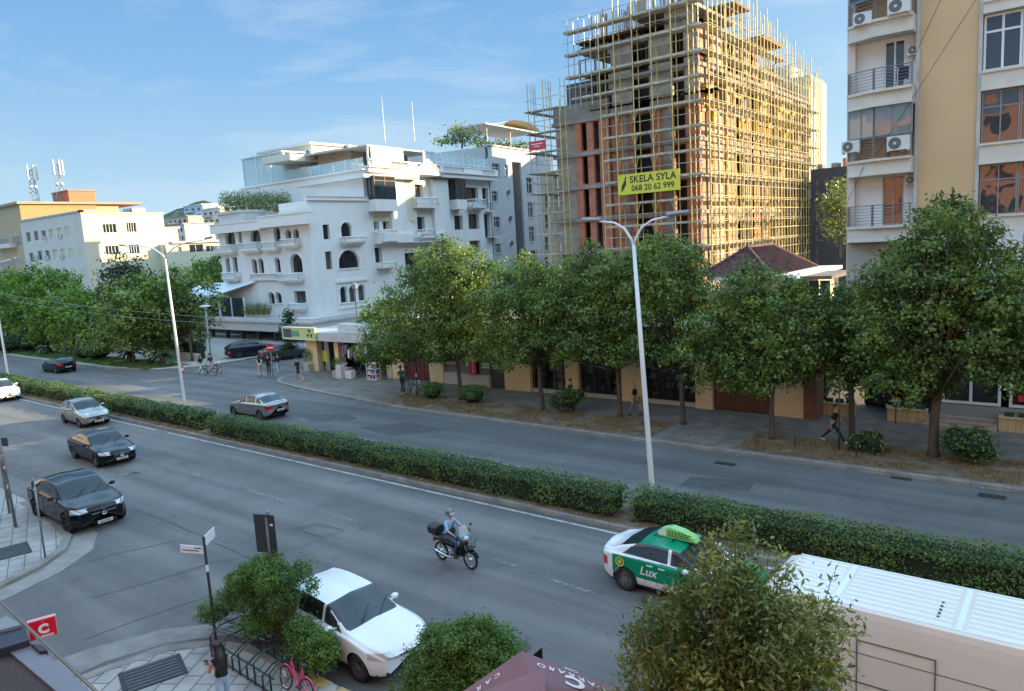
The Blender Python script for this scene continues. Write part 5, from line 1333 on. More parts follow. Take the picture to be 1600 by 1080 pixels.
# hills on the skyline
def hillmesh(name,dist,px0,px1,prof,m_,n=120,thick=500,seed=0):
    rows=[]
    for i in range(n+1):
        px=px0+(px1-px0)*i/n;d=ray(px,403);d=Vector((d.x,d.y,0)).normalized()
        el=prof(px)+9*noise.noise(Vector((px*.035,seed,0)))+3*noise.noise(Vector((px*.2,seed,5)))
        r=[]
        for j in range(13):
            t=j/12;h=el*math.sin(min(1.0,t*1.4)*PI/2)if t<.72 else el*(1-(t-.72)*1.5)
            rr2=dist+thick*t;z=max(-5,h/FPX*rr2*1.0)+6*noise.noise(Vector((px*.15,t*9,seed)))
            r.append((d.x*rr2,d.y*rr2,HC*(1 if j else 0)+z if j else-5))
        rows.append(r)
    mb=MB();mb.grid(rows);return mb
hm=mat('far_hill',(0.050,0.085,0.060),1,0,.3,.012,col2=(0.10,0.13,0.10),detail=10,sharp=(.42,.6),spec=0)
def prof(px):return 52+30*math.exp(-((px-325)/60)**2)+10*math.exp(-((px-200)/60)**2)-20*math.exp(-((px+40)/90)**2)
struct('hills',hillmesh('hills',1900,-300,1000,prof,hm),hm,smooth=True)
def prof2(px):return 30
struct('hills',hillmesh('hills',1500,900,2000,prof2,hm,seed=4),hm,smooth=True)

# ================================================================ vegetation
def leafmesh(name,P,Nrm,size,wid,mats,rnd,tone,up=0.25,tilt=0.9,mi=None):
    "P (n,3) leaf bases, Nrm (n,3) outward directions: one pointed leaf each"
    n=len(P);Nn=Nrm+rnd.normal(0,tilt,(n,3))*0.6;Nn[:,2]+=up;Nn/=np.linalg.norm(Nn,axis=1)[:,None]+1e-9
    t=np.cross(Nn,rnd.normal(0,1,(n,3)));t/=np.linalg.norm(t,axis=1)[:,None]+1e-9
    b=np.cross(Nn,t);s=(size*rnd.uniform(.6,1.35,n))[:,None];w=s*wid
    v=np.empty((n,4,3));v[:,0]=P-t*s*.5;v[:,1]=P+b*w*.5+t*s*.05+Nn*s*.08;v[:,2]=P+t*s*.5;v[:,3]=P-b*w*.5+t*s*.05+Nn*s*.08
    me=bpy.data.meshes.new(name);me.vertices.add(n*4);me.vertices.foreach_set('co',v.reshape(-1))
    me.loops.add(n*4);me.loops.foreach_set('vertex_index',np.arange(n*4,dtype=np.int32))
    me.polygons.add(n);me.polygons.foreach_set('loop_start',np.arange(0,n*4,4,dtype=np.int32));me.polygons.foreach_set('loop_total',np.full(n,4,dtype=np.int32))
    me.update(calc_edges=True)
    at=me.attributes.new('tone','FLOAT','FACE');at.data.foreach_set('value',np.clip(tone,0,1).astype(np.float32))
    for q in mats:me.materials.append(q)
    return me
def clumps(blobs,dens,rnd,fill=.35,squash=.85,sprig=0):
    "points and outward normals in and on many puffs"
    Ps,Ns,Ts=[],[],[]
    for(c,r)in blobs:
        n=int(dens*4*PI*r*r*.8);K=14 if sprig else 1;n=n//K+1;d=rnd.normal(0,1,(n,3));d/=np.linalg.norm(d,axis=1)[:,None]
        # lumpy radius
        ph=rnd.uniform(0,6,3)
        lump=1+.2*np.sin(d[:,0]*5+ph[0])*np.sin(d[:,1]*5+ph[1])+.10*np.sin(d[:,2]*7+ph[2]+d[:,0]*4)
        rad=r*lump*np.where(rnd.uniform(0,1,n)<fill,rnd.uniform(.35,.95,n),rnd.uniform(.82,1.12,n))
        p=d*rad[:,None];p[:,2]*=squash
        if sprig:
            tt_=np.repeat(rnd.normal(0,.16,n),K);d=np.repeat(d,K,0);p=np.repeat(p,K,0)+rnd.normal(0,sprig,(n*K,3))*np.array([1,1,.75]);n=n*K
            Ps.append(p+np.array(c));Ns.append(d);Ts.append(tt_);continue
        Ps.append(p+np.array(c));Ns.append(d);Ts.append(np.full(n,rnd.normal(0,.13)))
    P=np.concatenate(Ps);N=np.concatenate(Ns);T=np.concatenate(Ts)+rnd.uniform(.1,.9,len(P))
    return P,N,T
bark=mat('bark',(0.085,0.062,0.045),.95,0,.3,3,stretch=(3,3,.5),bump=.6,bscale=12)
barkp=mat('pale_bark',(0.13,0.11,0.09),.95,0,.3,3,stretch=(3,3,.5),bump=.5,bscale=12)
lfA=leafmat('plane_leaf',(0.027,0.058,0.014),(0.205,0.290,0.075),.36)
lfB=leafmat('bright_leaf',(0.045,0.095,0.018),(0.17,0.27,0.05),.38)
lfC=leafmat('conifer_leaf',(0.014,0.032,0.014),(0.045,0.078,0.030),.12)
lfD=leafmat('box_leaf',(0.030,0.082,0.016),(0.125,0.225,0.05),.28)
lfE=leafmat('olive_leaf',(0.050,0.082,0.020),(0.22,0.265,0.080),.32,rough=.35)
lfH=leafmat('hedge_leaf',(0.028,0.066,0.014),(0.115,0.185,0.042),.22)
core=mat('crown_core',(0.012,0.022,0.010),1,0,.2,2)  # near-black solid body, painted shade inside bushes and hedges
def pxblobs(bl,Y,dj,rnd,x3=True):
    f=F((0,Y),0.0);out=[]
    for x,y,r in bl:
        u,z=f.uz(x,y);c=f.P(u,z);dep=(c-CAM).dot(CF);rr_=r/FPX*dep*.95
        for q_ in range(2 if r>12 else 0):
            a_=rnd.uniform(-.1,3.2);s_=rnd.uniform(.28,.42);out.append(((c.x+math.cos(a_)*rr_*.95,Y+rnd.uniform(-.5,.5)*rr_,c.z+math.sin(a_)*rr_*.9),rr_*s_))
        ks=(-dj,0,dj)if x3 else(0,)
        for k in ks:out.append(((c.x+rnd.uniform(-.25,.25)*rr_+(k*.28),Y+k+rnd.uniform(-.3,.3),c.z+rnd.uniform(-.15,.15)*rr_-abs(k)*.12),rr_*(1 if k==0 else .82)))
    return out
def tree(name,label,cat,base,blobs,Y,lm,leaf=.155,dens=82,dj=1.25,tr=.135,fork=2.6,seed=1,group=None,bk=None,up=.25,wid=.7,x3=True,fill=.35,squash=.85):
    rnd=np.random.RandomState(seed);B=pxblobs(blobs,Y,dj,rnd,x3)
    if isinstance(base,tuple)and len(base)==2:b=G(*base);b=Vector((b.x,b.y,.1))
    else:b=Vector(base)
    t=thing(name,label,cat,b,0,group)
    P,N,T=clumps(B,dens,rnd,fill,squash,leaf*1.05);k=P[:,2]>b.z+.3;P,N,T=P[k],N[k],T[k]
    cz=np.array([noise.noise(Vector(p*.9))for p in P[::1]])if len(P)<60000 else rnd.uniform(-.1,.1,len(P))
    me=leafmesh('crown',P-np.array(b),N,leaf,wid,[lm],rnd,T+cz*.5,up)
    o=bpy.data.objects.new('crown',me);C.objects.link(o);o.parent=t
    mb=MB();zs_=min(c[2]-r for c,r in B);top=max(c[2]for c,r in B)
    fk=Vector((b.x+rnd.uniform(-.15,.15),b.y+rnd.uniform(-.1,.1),b.z+fork))
    mb.path([b,b+Vector((0,0,.25)),b.lerp(fk,.5)+Vector((rnd.uniform(-.08,.08),0,0)),fk],[tr*1.35,tr*1.02,tr*.9,tr*.85],n=8)
    mb.build('trunk',bk or bark,t,smooth=True)
    mb=MB()
    for c,r in B:
        c=Vector(c);
        mid=fk.lerp(c,.5)+Vector((0,0,-.15*(c-fk).length*.3));mb.path([fk-Vector((0,0,.1)),mid,c],[tr*.42,tr*.26,tr*.08],n=5)
    mb.build('branches',bk or bark,t,smooth=True)
    return t
gr='plane trees in the row along the far pavement'
tree('plane_tree','leftmost large street tree of the row, its yellow-green top sunlit before the hotel','tree',(720,628),
     [(700,395,26),(672,425,36),(735,425,36),(705,445,40),(640,465,34),(765,465,26),(690,490,44),(740,500,34),(612,510,30),(650,525,38),(600,545,26),(705,535,34),(625,555,22),(745,540,20)],33,lfB if 0 else lfA,seed=1,group=gr)
tree('plane_tree','street tree second from the left in the row, its trunk before the dark shop door','tree',(848,643),
     [(815,420,24),(850,425,22),(800,455,30),(840,465,36),(870,470,28),(795,500,30),(835,510,38),(870,520,28),(780,540,24),(820,550,28),(855,545,24)],33,lfA,seed=2,group=gr)
tree('plane_tree','street tree behind the left arm of the tall white street lamp','tree',(-19.2,33.2,.1),
     [(925,405,24),(900,435,32),(945,435,34),(975,420,26),(905,475,36),(950,480,40),(890,510,30),(930,520,38),(965,530,34),(900,545,24),(985,545,22)],33.2,lfA,seed=3,group=gr)
tree('plane_tree','street tree right of the tall white street lamp, reaching up to the tiled roof','tree',(-15.6,33.2,.1),
     [(1035,385,26),(1005,410,28),(1060,410,30),(1020,440,36),(1070,445,32),(1090,470,22),(1010,485,34),(1050,485,32),(1030,530,30),(1000,550,24),(1060,545,28)],33.2,lfA,seed=4,group=gr)
tree('plane_tree','street tree in front of the brown garage door and the tiled house','tree',(1207,690),
     [(1175,430,22),(1155,460,32),(1205,455,34),(1245,465,26),(1125,500,34),(1170,505,40),(1220,505,38),(1262,500,26),(1105,540,28),(1140,555,34),(1190,560,38),(1240,555,36),(1275,545,26),(1120,585,22),(1165,595,26),(1215,590,26)],32.4,lfA,seed=5,group=gr)
tree('plane_tree','street tree between the garage door and the beige building, low and dense','tree',(-7.9,33.8,.1),
     [(1320,465,26),(1290,490,30),(1345,490,32),(1310,530,36),(1350,540,34),(1290,560,28),(1330,580,30),(1370,560,30)],33.8,lfA,seed=6,group=gr)
tree('plane_tree','tallest street tree of the row, in front of the beige wall of the right-hand building','tree',(1458,718),
     [(1485,322,20),(1460,345,26),(1505,345,24),(1535,365,18),(1440,380,30),(1485,385,36),(1530,390,26),(1400,420,34),(1450,430,40),(1510,430,38),(1375,460,30),(1410,480,38),(1465,485,42),(1520,480,36),(1380,525,34),(1430,540,38),(1485,540,38),(1400,580,30),(1450,595,34),(1540,530,28)],32.6,lfA,seed=7,group=gr,tr=.2)
tree('plane_tree','street tree cut off by the right edge of the picture','tree',(-1.2,32.8,.1),
     [(1590,420,34),(1560,460,36),(1610,470,40),(1570,510,40),(1620,520,40),(1555,560,36),(1600,570,38),(1650,500,50)],32.8,lfA,seed=8,group=gr)
tree('small_tree','grey-green young tree behind the left side of the largest row tree','tree',(-43.5,38.2,.1),[(590,485,18),(575,505,14),(612,490,16),(600,505,16)],38.2,lfA,seed=9,leaf=.28,dens=26,dj=.7,tr=.08,fork=3)
# trees left of the side street
gl_='trees along the road at the far left'
tree('broadleaf_tree','wide sunlit light green tree at the far left beyond the road','tree',(60,541),
     [(60,435,24),(35,455,28),(80,455,28),(100,475,24),(20,485,28),(60,490,32),(110,500,22),(40,515,22),(80,515,22)],36,lfB,seed=11,group=gl_,leaf=.42,dens=14,dj=2.4)
tree('broadleaf_tree','green tree at the very left edge behind the white lamp post','tree',(-118,37,.1),[(5,450,24),(-15,480,30),(10,500,22),(22,470,20)],37,lfB,seed=12,group=gl_,leaf=.45,dens=12,dj=2.4)
tree('broadleaf_tree','mid green tree with a leaning trunk beside the advertising case','tree',(92,550),
     [(120,465,22),(140,485,22),(100,495,24),(130,510,24),(155,500,18),(95,520,18),(150,525,16)],35,lfB,seed=13,group=gl_,leaf=.40,dens=15,dj=2.2,fork=3.4)
tree('cypress_tree','dark conical evergreen standing above the other trees on the left','tree',(-84,38.5,.1),
     [(193,402,7),(192,418,13),(198,435,19),(190,452,24),(212,452,16),(198,475,28),(180,490,20),(205,505,26)],38.5,lfC,seed=14,leaf=.42,dens=17,dj=1.6,up=-.1,wid=.4)
tree('broadleaf_tree','dark green round tree with a short trunk over the lawn and the sago palm','tree',(210,568),
     [(215,445,20),(195,470,24),(235,465,24),(215,490,28),(190,505,22),(240,500,26),(210,525,24),(235,525,18),(178,520,14)],33.3,lfA,seed=15,group=gl_,leaf=.34,dens=20,dj=2.0)
tree('broadleaf_tree','dark green tree close to the hotel ledge, right of the other left-hand trees','tree',(-67.5,36,.1),
     [(265,430,17),(285,445,18),(258,460,22),(288,475,22),(268,495,26),(292,505,18),(262,525,20),(280,535,16)],36,lfA,seed=16,group=gl_,leaf=.34,dens=20,dj=2.0)
tree('broadleaf_tree','light green tree far back between the cream wall and the hotel corner','tree',(-104,62,.1),[(335,410,12),(325,425,14),(342,425,11),(318,445,14),(335,445,16)],62,lfB,seed=17,leaf=.5,dens=12,dj=2.2)
tree('broadleaf_tree','dark bushy tree between the far left tree and the cypress','tree',(-97,40,.1),[(160,470,18),(170,490,20),(150,510,18),(172,515,18)],40,lfA,seed=18,group=gl_,leaf=.42,dens=14,dj=2.0)
tree('cypress_tree','olive green conifer growing against the dark apartment block','tree',(-16.4,78,.1),[(1312,285,9),(1308,305,13),(1304,325,16),(1310,345,17),(1316,365,14),(1322,320,12)],78,lfE,seed=19,leaf=.4,dens=16,dj=1.2,up=0,wid=.35,tr=.15)
# roof plants of the hotel
def rowplants(label,f,xs,y0,y1,d,lm,r,seed,leaf=.22,dens=26):
    for i,px in enumerate(xs):
        rnd=np.random.RandomState(seed+i);u,zt=f.uz(px,y0);_,zb=f.uz(px,y1);c=f.P(u,zb,d);H_=zt-zb
        t=thing('potted_shrub',label,'shrub',c,0,label);B=[((c.x+rnd.uniform(-.1,.1),c.y,zb+H_*q),r*(1-.25*abs(q-.5)))for q in(.35,.6,.85)]
        P,N,T=clumps(B,dens,rnd,.4,1.0);me=leafmesh('foliage',P-np.array(c),N,leaf,.5,[lm],rnd,T,.2)
        o=bpy.data.objects.new('foliage',me);C.objects.link(o);o.parent=t
        mb=MB();mb.lathe([(.25,0),(.34,.5),(.3,.5),(.28,.42)],10,T=Matrix.Translation(c));mb.build('pot',mat('terracotta',(0.30,0.16,0.09),.9,0,.1,4),t)
rowplants('bushy bamboo in a pot on the roof of the low hotel wing',FT,(400,412,425,438,451,464,477,490),306,330,4.5,lfE,1.0,40)
rowplants('clipped yellow-green bush in the row above the hotel ledge',FA,(407,415,423,431,439),474,489,1.9,lfE,.55,60,leaf=.14,dens=60)
tree('roof_palm','bushy palm standing on the roof of the hotel','palm',(lambda f:f.P(*f.uz(722,232)))(F((0,FC.P(LC-5,0,-6).y),0)),[(718,205,8),(726,210,9),(712,212,8),(720,216,9),(738,216,6)],FC.P(LC-5,0,-6).y,lfE,seed=21,leaf=.7,dens=9,dj=.8,wid=.25,tr=.12,fork=1)
for i,(px,py,r)in enumerate(((690,221,7),(752,224,8),(770,226,7),(790,226,9),(812,229,8))):
    tree('roof_shrub',['low shrub on the hotel roof right of the lift house','roof garden shrub right of the palm','small roof garden shrub below the pavilion','wide roof garden shrub under the curved roof','roof garden shrub at the right end of the grey block'][i],'shrub',
         (lambda f:f.P(*f.uz(px,py+r*1.2)))(F((0,FC.P(LC+(px-740)*.2,0,-5).y),0)),[(px,py,r)],FC.P(LC+(px-740)*.2,0,-5).y,lfE,seed=70+i,leaf=.4,dens=12,dj=.6,fork=.4,tr=.06)
t=tree('climbing_column','tall narrow clipped evergreen column under the hotel ledge','shrub',G(450,562)+Vector((0,0,.1)),[(449,490,7),(449,502,8),(449,516,8),(450,530,8),(450,545,8)],G(450,562).y,lfC,seed=80,leaf=.2,dens=50,dj=.3,fork=.6,tr=.07)
# sago palms and shrubs
def sago(px,py,label,s=1.0,seed=0):
    b=G(px,py);rnd=random.Random(seed);t=thing('sago_palm',label,'palm',(b.x,b.y,.1));mb=MB()
    for k in range(26):
        a=rnd.uniform(0,2*PI);L=s*rnd.uniform(1.3,1.8);el=rnd.uniform(.15,1.1);pts=[]
        for j in range(6):
            q=j/5;pts.append(Vector((math.cos(a)*L*q*math.cos(el*(1-q*.9)),math.sin(a)*L*q*math.cos(el*(1-q*.9)),s*.75+L*q*math.sin(el)-.9*s*q*q)))
        for p,q in zip(pts[:-1],pts[1:]):
            sd=Vector((-math.sin(a),math.cos(a),0))*.13*s;mb.poly([p-sd,q-sd,q,p]);mb.poly([p,q,q+sd+Vector((0,0,.05)),p+sd+Vector((0,0,.05))])
    o=mb.build('fronds',mat('palm_green',(0.035,0.062,0.022),.6,0,.3,4),t,local=True)
    mb=MB();mb.lathe([(.2*s,0),(.24*s,.3*s),(.2*s,.85*s),(.05,.95*s)],10);mb.build('stem',bark,t,local=True);return t
sago(205,566,'sago palm on the lawn right of the round bush',1.0,1);sago(257,572,'sago palm on the lawn nearest to the side street',1.1,2)
sago(78,553,'pale sago palm under the trees at the far left',1.1,3)
def bush(px,py,w,h,label,lm=lfD,leaf=.1,dens=160,seed=0,name='round_bush',loc=None,box=False,blobs=None,d=None,up=.2,fill=.25,group=None):
    b=G(px,py)if loc is None else Vector(loc);rnd=np.random.RandomState(seed+100);t=thing(name,label,'bush',(b.x,b.y,.1),0,group);d=d or w
    if blobs is None:
        n=int(dens*(w*d+2*(w+d)*h)*.9);dr=rnd.normal(0,1,(n,3));dr/=np.linalg.norm(dr,axis=1)[:,None];dr[:,2]=np.where(dr[:,2]<-.3,-dr[:,2],dr[:,2])
        if box:q=np.abs(dr)**6;k=(q.sum(1))**(-1/6);P=dr*k[:,None]
        else:P=dr.copy()
        rad=np.where(rnd.uniform(0,1,n)<fill,rnd.uniform(.6,.95,n),rnd.uniform(.9,1.06,n))*(1+.06*np.sin(dr[:,0]*9+seed)*np.sin(dr[:,1]*8))
        P=P*rad[:,None]*np.array([w/2,d/2,h/2])+np.array([0,0,h/2+.05]);N=dr
        T=rnd.uniform(.1,.9,n)
    else:P,N,T=clumps(blobs,dens,rnd,fill,.95)
    me=leafmesh('foliage',P,N,leaf,.55,[lm],rnd,T,up);o=bpy.data.objects.new('foliage',me);C.objects.link(o);o.parent=t
    mb=MB()
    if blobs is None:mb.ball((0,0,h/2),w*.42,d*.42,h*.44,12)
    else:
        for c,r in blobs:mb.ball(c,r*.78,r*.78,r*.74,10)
    mb.build('shade_core',core,t,local=True)
    mb=MB()
    for k in range(4):a=k*1.6;mb.path([(0,0,0),(.1*math.cos(a),.1*math.sin(a),h*.4),(.2*w*math.cos(a),.2*w*math.sin(a),h*.6)],[.035,.025,.012],n=5)
    mb.build('stems',bark,t,local=True);return t
bush(155,563,2.9,1.7,'large round clipped bush on the lawn at the left',seed=1,leaf=.16,dens=70)
bush(132,561,2.2,1.3,'low clipped bush left of the large round one',seed=2,leaf=.16,dens=60,lm=lfC)
bush(45,549,3.2,1.7,'boxy clipped bush under the far left trees',seed=3,leaf=.2,dens=50,box=True,lm=lfC)
bush(15,552,3.5,1.9,'dark clipped bush at the very left edge beyond the road',seed=4,leaf=.2,dens=50,lm=lfC)
bush(30,549,1.6,1.1,'small dark bush between the two clipped ones at the far left',seed=5,leaf=.18,dens=50,lm=lfC)
bush(676,626,1.35,.95,'small square clipped bush next to the parked bicycle',seed=6,box=True,leaf=.09,dens=220)
bush(740,632,1.6,.95,'square clipped bush right of the first verge trunk',seed=7,box=True,leaf=.09,dens=220)
for(px,py,lb,s,w,h)in((888,650,'loose dark shrub on the verge with the leaning man behind it',8,1.9,1.5),(1352,711,'low sparse shrub on the verge beside the walking person',9,1.5,.95),(1517,729,'big leafy green bush on the verge at the right',10,2.0,1.55)):
    rnd=np.random.RandomState(s);bl=[((rnd.uniform(-.3,.3)*w,rnd.uniform(-.25,.25)*w,h*rnd.uniform(.35,.72)),rnd.uniform(.22,.34)*w*.8)for k in range(11)]
    bush(px,py,w,h,lb,blobs=bl,seed=s,leaf=.13,dens=110 if s!=9 else 45,lm=lfD if s==10 else lfA,name='loose_shrub')
# median hedges
def hedge(x0,x1,y0,y1,h,label,seed,dens=330,leaf=.085):
    rnd=np.random.RandomState(seed);L,Wd=x1-x0,y1-y0;t=thing('hedge',label,'hedge',((x0+x1)/2,(y0+y1)/2,.1));o0=np.array([(x0+x1)/2,(y0+y1)/2,.1])
    areas=[L*Wd,L*h,L*h*.6,Wd*h,Wd*h];Ps,Ns=[],[]
    for i,A in enumerate(areas):
        # leaves thin out with distance from the camera
        n=int(A*dens);a=rnd.uniform(0,1,n);b=rnd.uniform(0,1,n);e=rnd.normal(0,.035,n)-(rnd.uniform(0,1,n)<.3)*rnd.uniform(0,.2,n)
        if i==0:P=np.stack([x0+L*a,y0+Wd*b,h+e],1);N=np.tile([0,0,1.],(n,1))
        elif i==1:b=b**.8;P=np.stack([x0+L*a,y0-e-.10*(1-b)*-1,h*b],1);N=np.tile([0,-1.,.2],(n,1))
        elif i==2:P=np.stack([x0+L*a,y1+e,h*(.4+.6*b)],1);N=np.tile([0,1.,.2],(n,1))
        elif i==3:P=np.stack([x0-e,y0+Wd*a,h*b],1);N=np.tile([-1.,0,.1],(n,1))
        else:P=np.stack([x1+e,y0+Wd*a,h*b],1);N=np.tile([1.,0,.1],(n,1))
        Ps.append(P);Ns.append(N)
    P=np.concatenate(Ps);N=np.concatenate(Ns)
    bump_=np.array([noise.noise(Vector((p[0]*.8,p[1]*1.5,p[2]*1.5)))for p in P]);P=P+N*(bump_*.17)[:,None];big=np.array([noise.noise(Vector((p[0]*.45,seed,0)))for p in P]);P[:,2]*=1+big*.14;hol=np.array([noise.noise(Vector((p[0]*1.1,p[2]*1.6,seed+9)))for p in P]);kp=~((hol>.22)&(P[:,2]<h*.62)&(rnd.uniform(0,1,len(P))<.8));P,N,bump_=P[kp],N[kp],bump_[kp]
    st=rnd.uniform(0,1,len(P))<.012;P[:,2]+=np.where(st&(P[:,2]>h*.8),rnd.uniform(.05,.22,len(P)),0)
    # rounded shoulders
    k=(P[:,2]>h-.15);cy=(y0+y1)/2;off=np.abs(P[:,1]-cy)/(Wd/2);P[:,2]-=np.where(k,np.clip(off-.75,0,1)*.45,0)
    T=rnd.uniform(.1,.9,len(P))+bump_*.5
    me=leafmesh('foliage',P+np.array([0,0,.1])-o0,N,leaf,.6,[lfH],rnd,T,.3);o=bpy.data.objects.new('foliage',me);C.objects.link(o);o.parent=t
    mb=MB();mb.box(x0+.12,x1-.12,y0+.14,y1-.14,.25,h-.1);mb.build('shade_core',core,t)
    mb=MB();k=int(L/.45)
    for i in range(k):x=x0+L*(i+.5)/k;mb.path([(x,cy+rnd.uniform(-.3,.3),.05),(x+rnd.uniform(-.08,.08),cy+rnd.uniform(-.4,.4),.5)],[.03,.02],n=4)
    mb.build('stems',bark,t);return t
hedge(-88,-39.1,20.7,21.9,.98,'long clipped hedge of the median at the left, with a sunlit top',201,dens=150,leaf=.13)
hedge(-37.8,-12.35,20.5,21.65,1.0,'clipped hedge of the median between the silver saloon and the tall lamp',202,dens=330)
hedge(-11.75,4,20.7,21.85,1.0,'clipped hedge of the median behind the taxi and the white van',203,dens=480,leaf=.075)
bush(160,625,2.6,1.0,'pale weedy plant growing out of the left median hedge',loc=(-54.5,21.6,.9),blobs=[((rx,ry,rz),.28)for rx,ry,rz in((-1.3,0,.5),(-.7,.1,.7),(0,0,.55),(.6,.1,.75),(1.1,0,.5),(1.6,0,.35))],seed=31,leaf=.2,dens=30,lm=lfB,name='tall_weed')
# near plants
f8=F((0,8.2),0.0)
tree('osmanthus_tree','large olive green tree in the foreground in front of the taxi and the white van','tree',(f8.P(f8.uz(1150,1000)[0]).x,8.2,.12),
     [(1140,835,14),(1135,862,20),(1150,890,22),(1120,915,24),(1085,925,26),(1180,925,24),(1045,950,28),(1110,960,34),(1165,965,36),(1215,950,26),(1020,985,26),(1075,1000,38),(1140,1015,40),(1200,1005,38),(1250,990,32),(1270,955,14),(1262,925,7),
      (1000,1030,20),(1040,1050,36),(1100,1070,42),(1170,1080,44),(1235,1060,42),(1280,1040,28),(1290,1010,20),(985,1060,14),(1020,1110,40),(1090,1140,50),(1180,1150,50),(1260,1120,44),(1190,880,10)],8.2,lfE,leaf=.09,dens=640,dj=.36,tr=.05,fork=1.6,seed=33,wid=.36,up=.5,fill=.5,squash=1.05)
f9=F((0,9.0),0.0)
def nearbush(name,label,bl,Y,lm,leaf,dens,seed,dj=.3,base=None,wid=.6):
    c=F((0,Y),0.0);b=c.P(c.uz(*base)[0],.12)if base else c.P(c.uz(bl[0][0],bl[0][1])[0],.12)
    t=tree(name,label,'bush',b,bl,Y,lm,leaf=leaf,dens=dens,dj=dj,tr=.05,fork=.5,seed=seed,wid=wid,fill=.3);return t
nearbush('round_bush','dense round green bush beside the maroon parasol',[(725,1010,50),(690,1030,42),(765,1025,42),(725,1040,62),(680,1065,45),(775,1065,42),(725,1090,70),(745,985,26),(700,990,28)],8.8,lfD,.05,1500,41,dj=.35,base=(725,1080))
nearbush('arched_bush','overhanging bush trained over the bicycle rack, next to the street name post',[(425,884,20),(398,896,24),(448,896,22),(370,925,26),(420,920,30),(456,925,20),(350,950,24),(395,945,28),(440,945,22),(340,975,16),(350,992,14),(375,985,18),(405,972,20),(430,965,18),(380,905,20)],9.3,lfD,.055,1100,42,dj=.22,base=(462,1040))
nearbush('low_bush','green bush between the bicycle rack and the white hatchback',[(470,980,22),(490,1000,26),(465,1010,26),(500,1025,24),(475,1040,28),(505,1045,16),(450,1035,16)],9.2,lfD,.055,1000,43,dj=.15,base=(480,1055))
# palm-like weeds along verge

# ================================================================ vehicles
def pch(xs,ys,x):
    "smooth interpolation without overshoot"
    xs=np.array(xs,float);ys=np.array(ys,float);h=np.diff(xs);d=np.diff(ys)/h;m_=np.zeros(len(xs));m_[0]=d[0];m_[-1]=d[-1]
    for i in range(1,len(xs)-1):
        m_[i]=0 if d[i-1]*d[i]<=0 else 2*d[i-1]*d[i]/(d[i-1]+d[i])
    i=np.clip(np.searchsorted(xs,x)-1,0,len(h)-1);t=(x-xs[i])/h[i]
    return(2*t**3-3*t**2+1)*ys[i]+(t**3-2*t**2+t)*h[i]*m_[i]+(-2*t**3+3*t**2)*ys[i+1]+(t**3-t**2)*h[i]*m_[i+1]
def carpaint(name,col,metal=0.0,rough=.25):return mat(name,col,rough,metal,.03,1.5,coat=.15 if col[0]<.02 else .6,spec=.3)
cglass=mat('car_glass',(0.022,0.032,0.038),.03,0,0,spec=.6);tyre=mat('tyre_rubber',(0.014,0.014,0.015),.8,0,.1,8);rimm=mat('alloy_rim',(0.32,0.32,0.33),.3,.8,.05,5)
rimd=mat('dark_rim',(0.06,0.06,0.065),.35,.7,0);chrome=mat('chrome',(0.6,0.6,0.6),.12,1,0);blk_=mat('black_plastic',(0.015,0.015,0.017),.45,0,0)
lampc=mat('headlamp',(0.45,0.47,0.48),.08,.3,.1,20,coat=1);lampr=mat('tail_lamp',(0.42,0.015,0.012),.12,0,.1,12,coat=1);platem=mat('number_plate',(0.62,0.62,0.60),.5,0,0);under=mat('underside',(0.012,0.012,0.012),.9,0,0)
def wheel(par,x,y,r,w,side,rim,spokes=5):
    t=bpy.data.objects.new('wheel',None);C.objects.link(t);t.parent=par;t.location=(x,y,r);ORG[t.name]=Vector((0,0,0))
    T=Matrix.Rotation(-side*PI/2,4,'X') # local z -> outward
    mb=MB();mb.lathe([(r*.66,-w/2),(r*.9,-w/2),(r,-w*.36),(r,w*.36),(r*.93,w/2),(r*.68,w/2),(r*.64,w*.36)],28,T=T);mb.build('tyre',tyre,t,smooth=True,local=True)
    mb=MB();mb.T=T;R1=r*.66
    mb.lathe([(R1,w*.38),(R1*.93,w*.42),(R1*.9,w*.1),(.001,w*.05)],24)
    for k in range(spokes):
        a=2*PI*k/spokes;c,s=math.cos(a),math.sin(a);wd=R1*(.16 if spokes<7 else .09)
        q=[Vector((c*rr_-s*e,s*rr_+c*e,zz))for rr_,e,zz in((R1*.12,-wd,w*.34),(R1*.12,wd,w*.34),(R1*.92,wd*.8,w*.39),(R1*.92,-wd*.8,w*.39))]
        mb.hexa([p-Vector((0,0,w*.2))for p in q]+q)
    mb.lathe([(R1*.2,w*.1),(R1*.2,w*.39),(.001,w*.41)],12)
    mb.build('rim',rim,t,local=True);return t
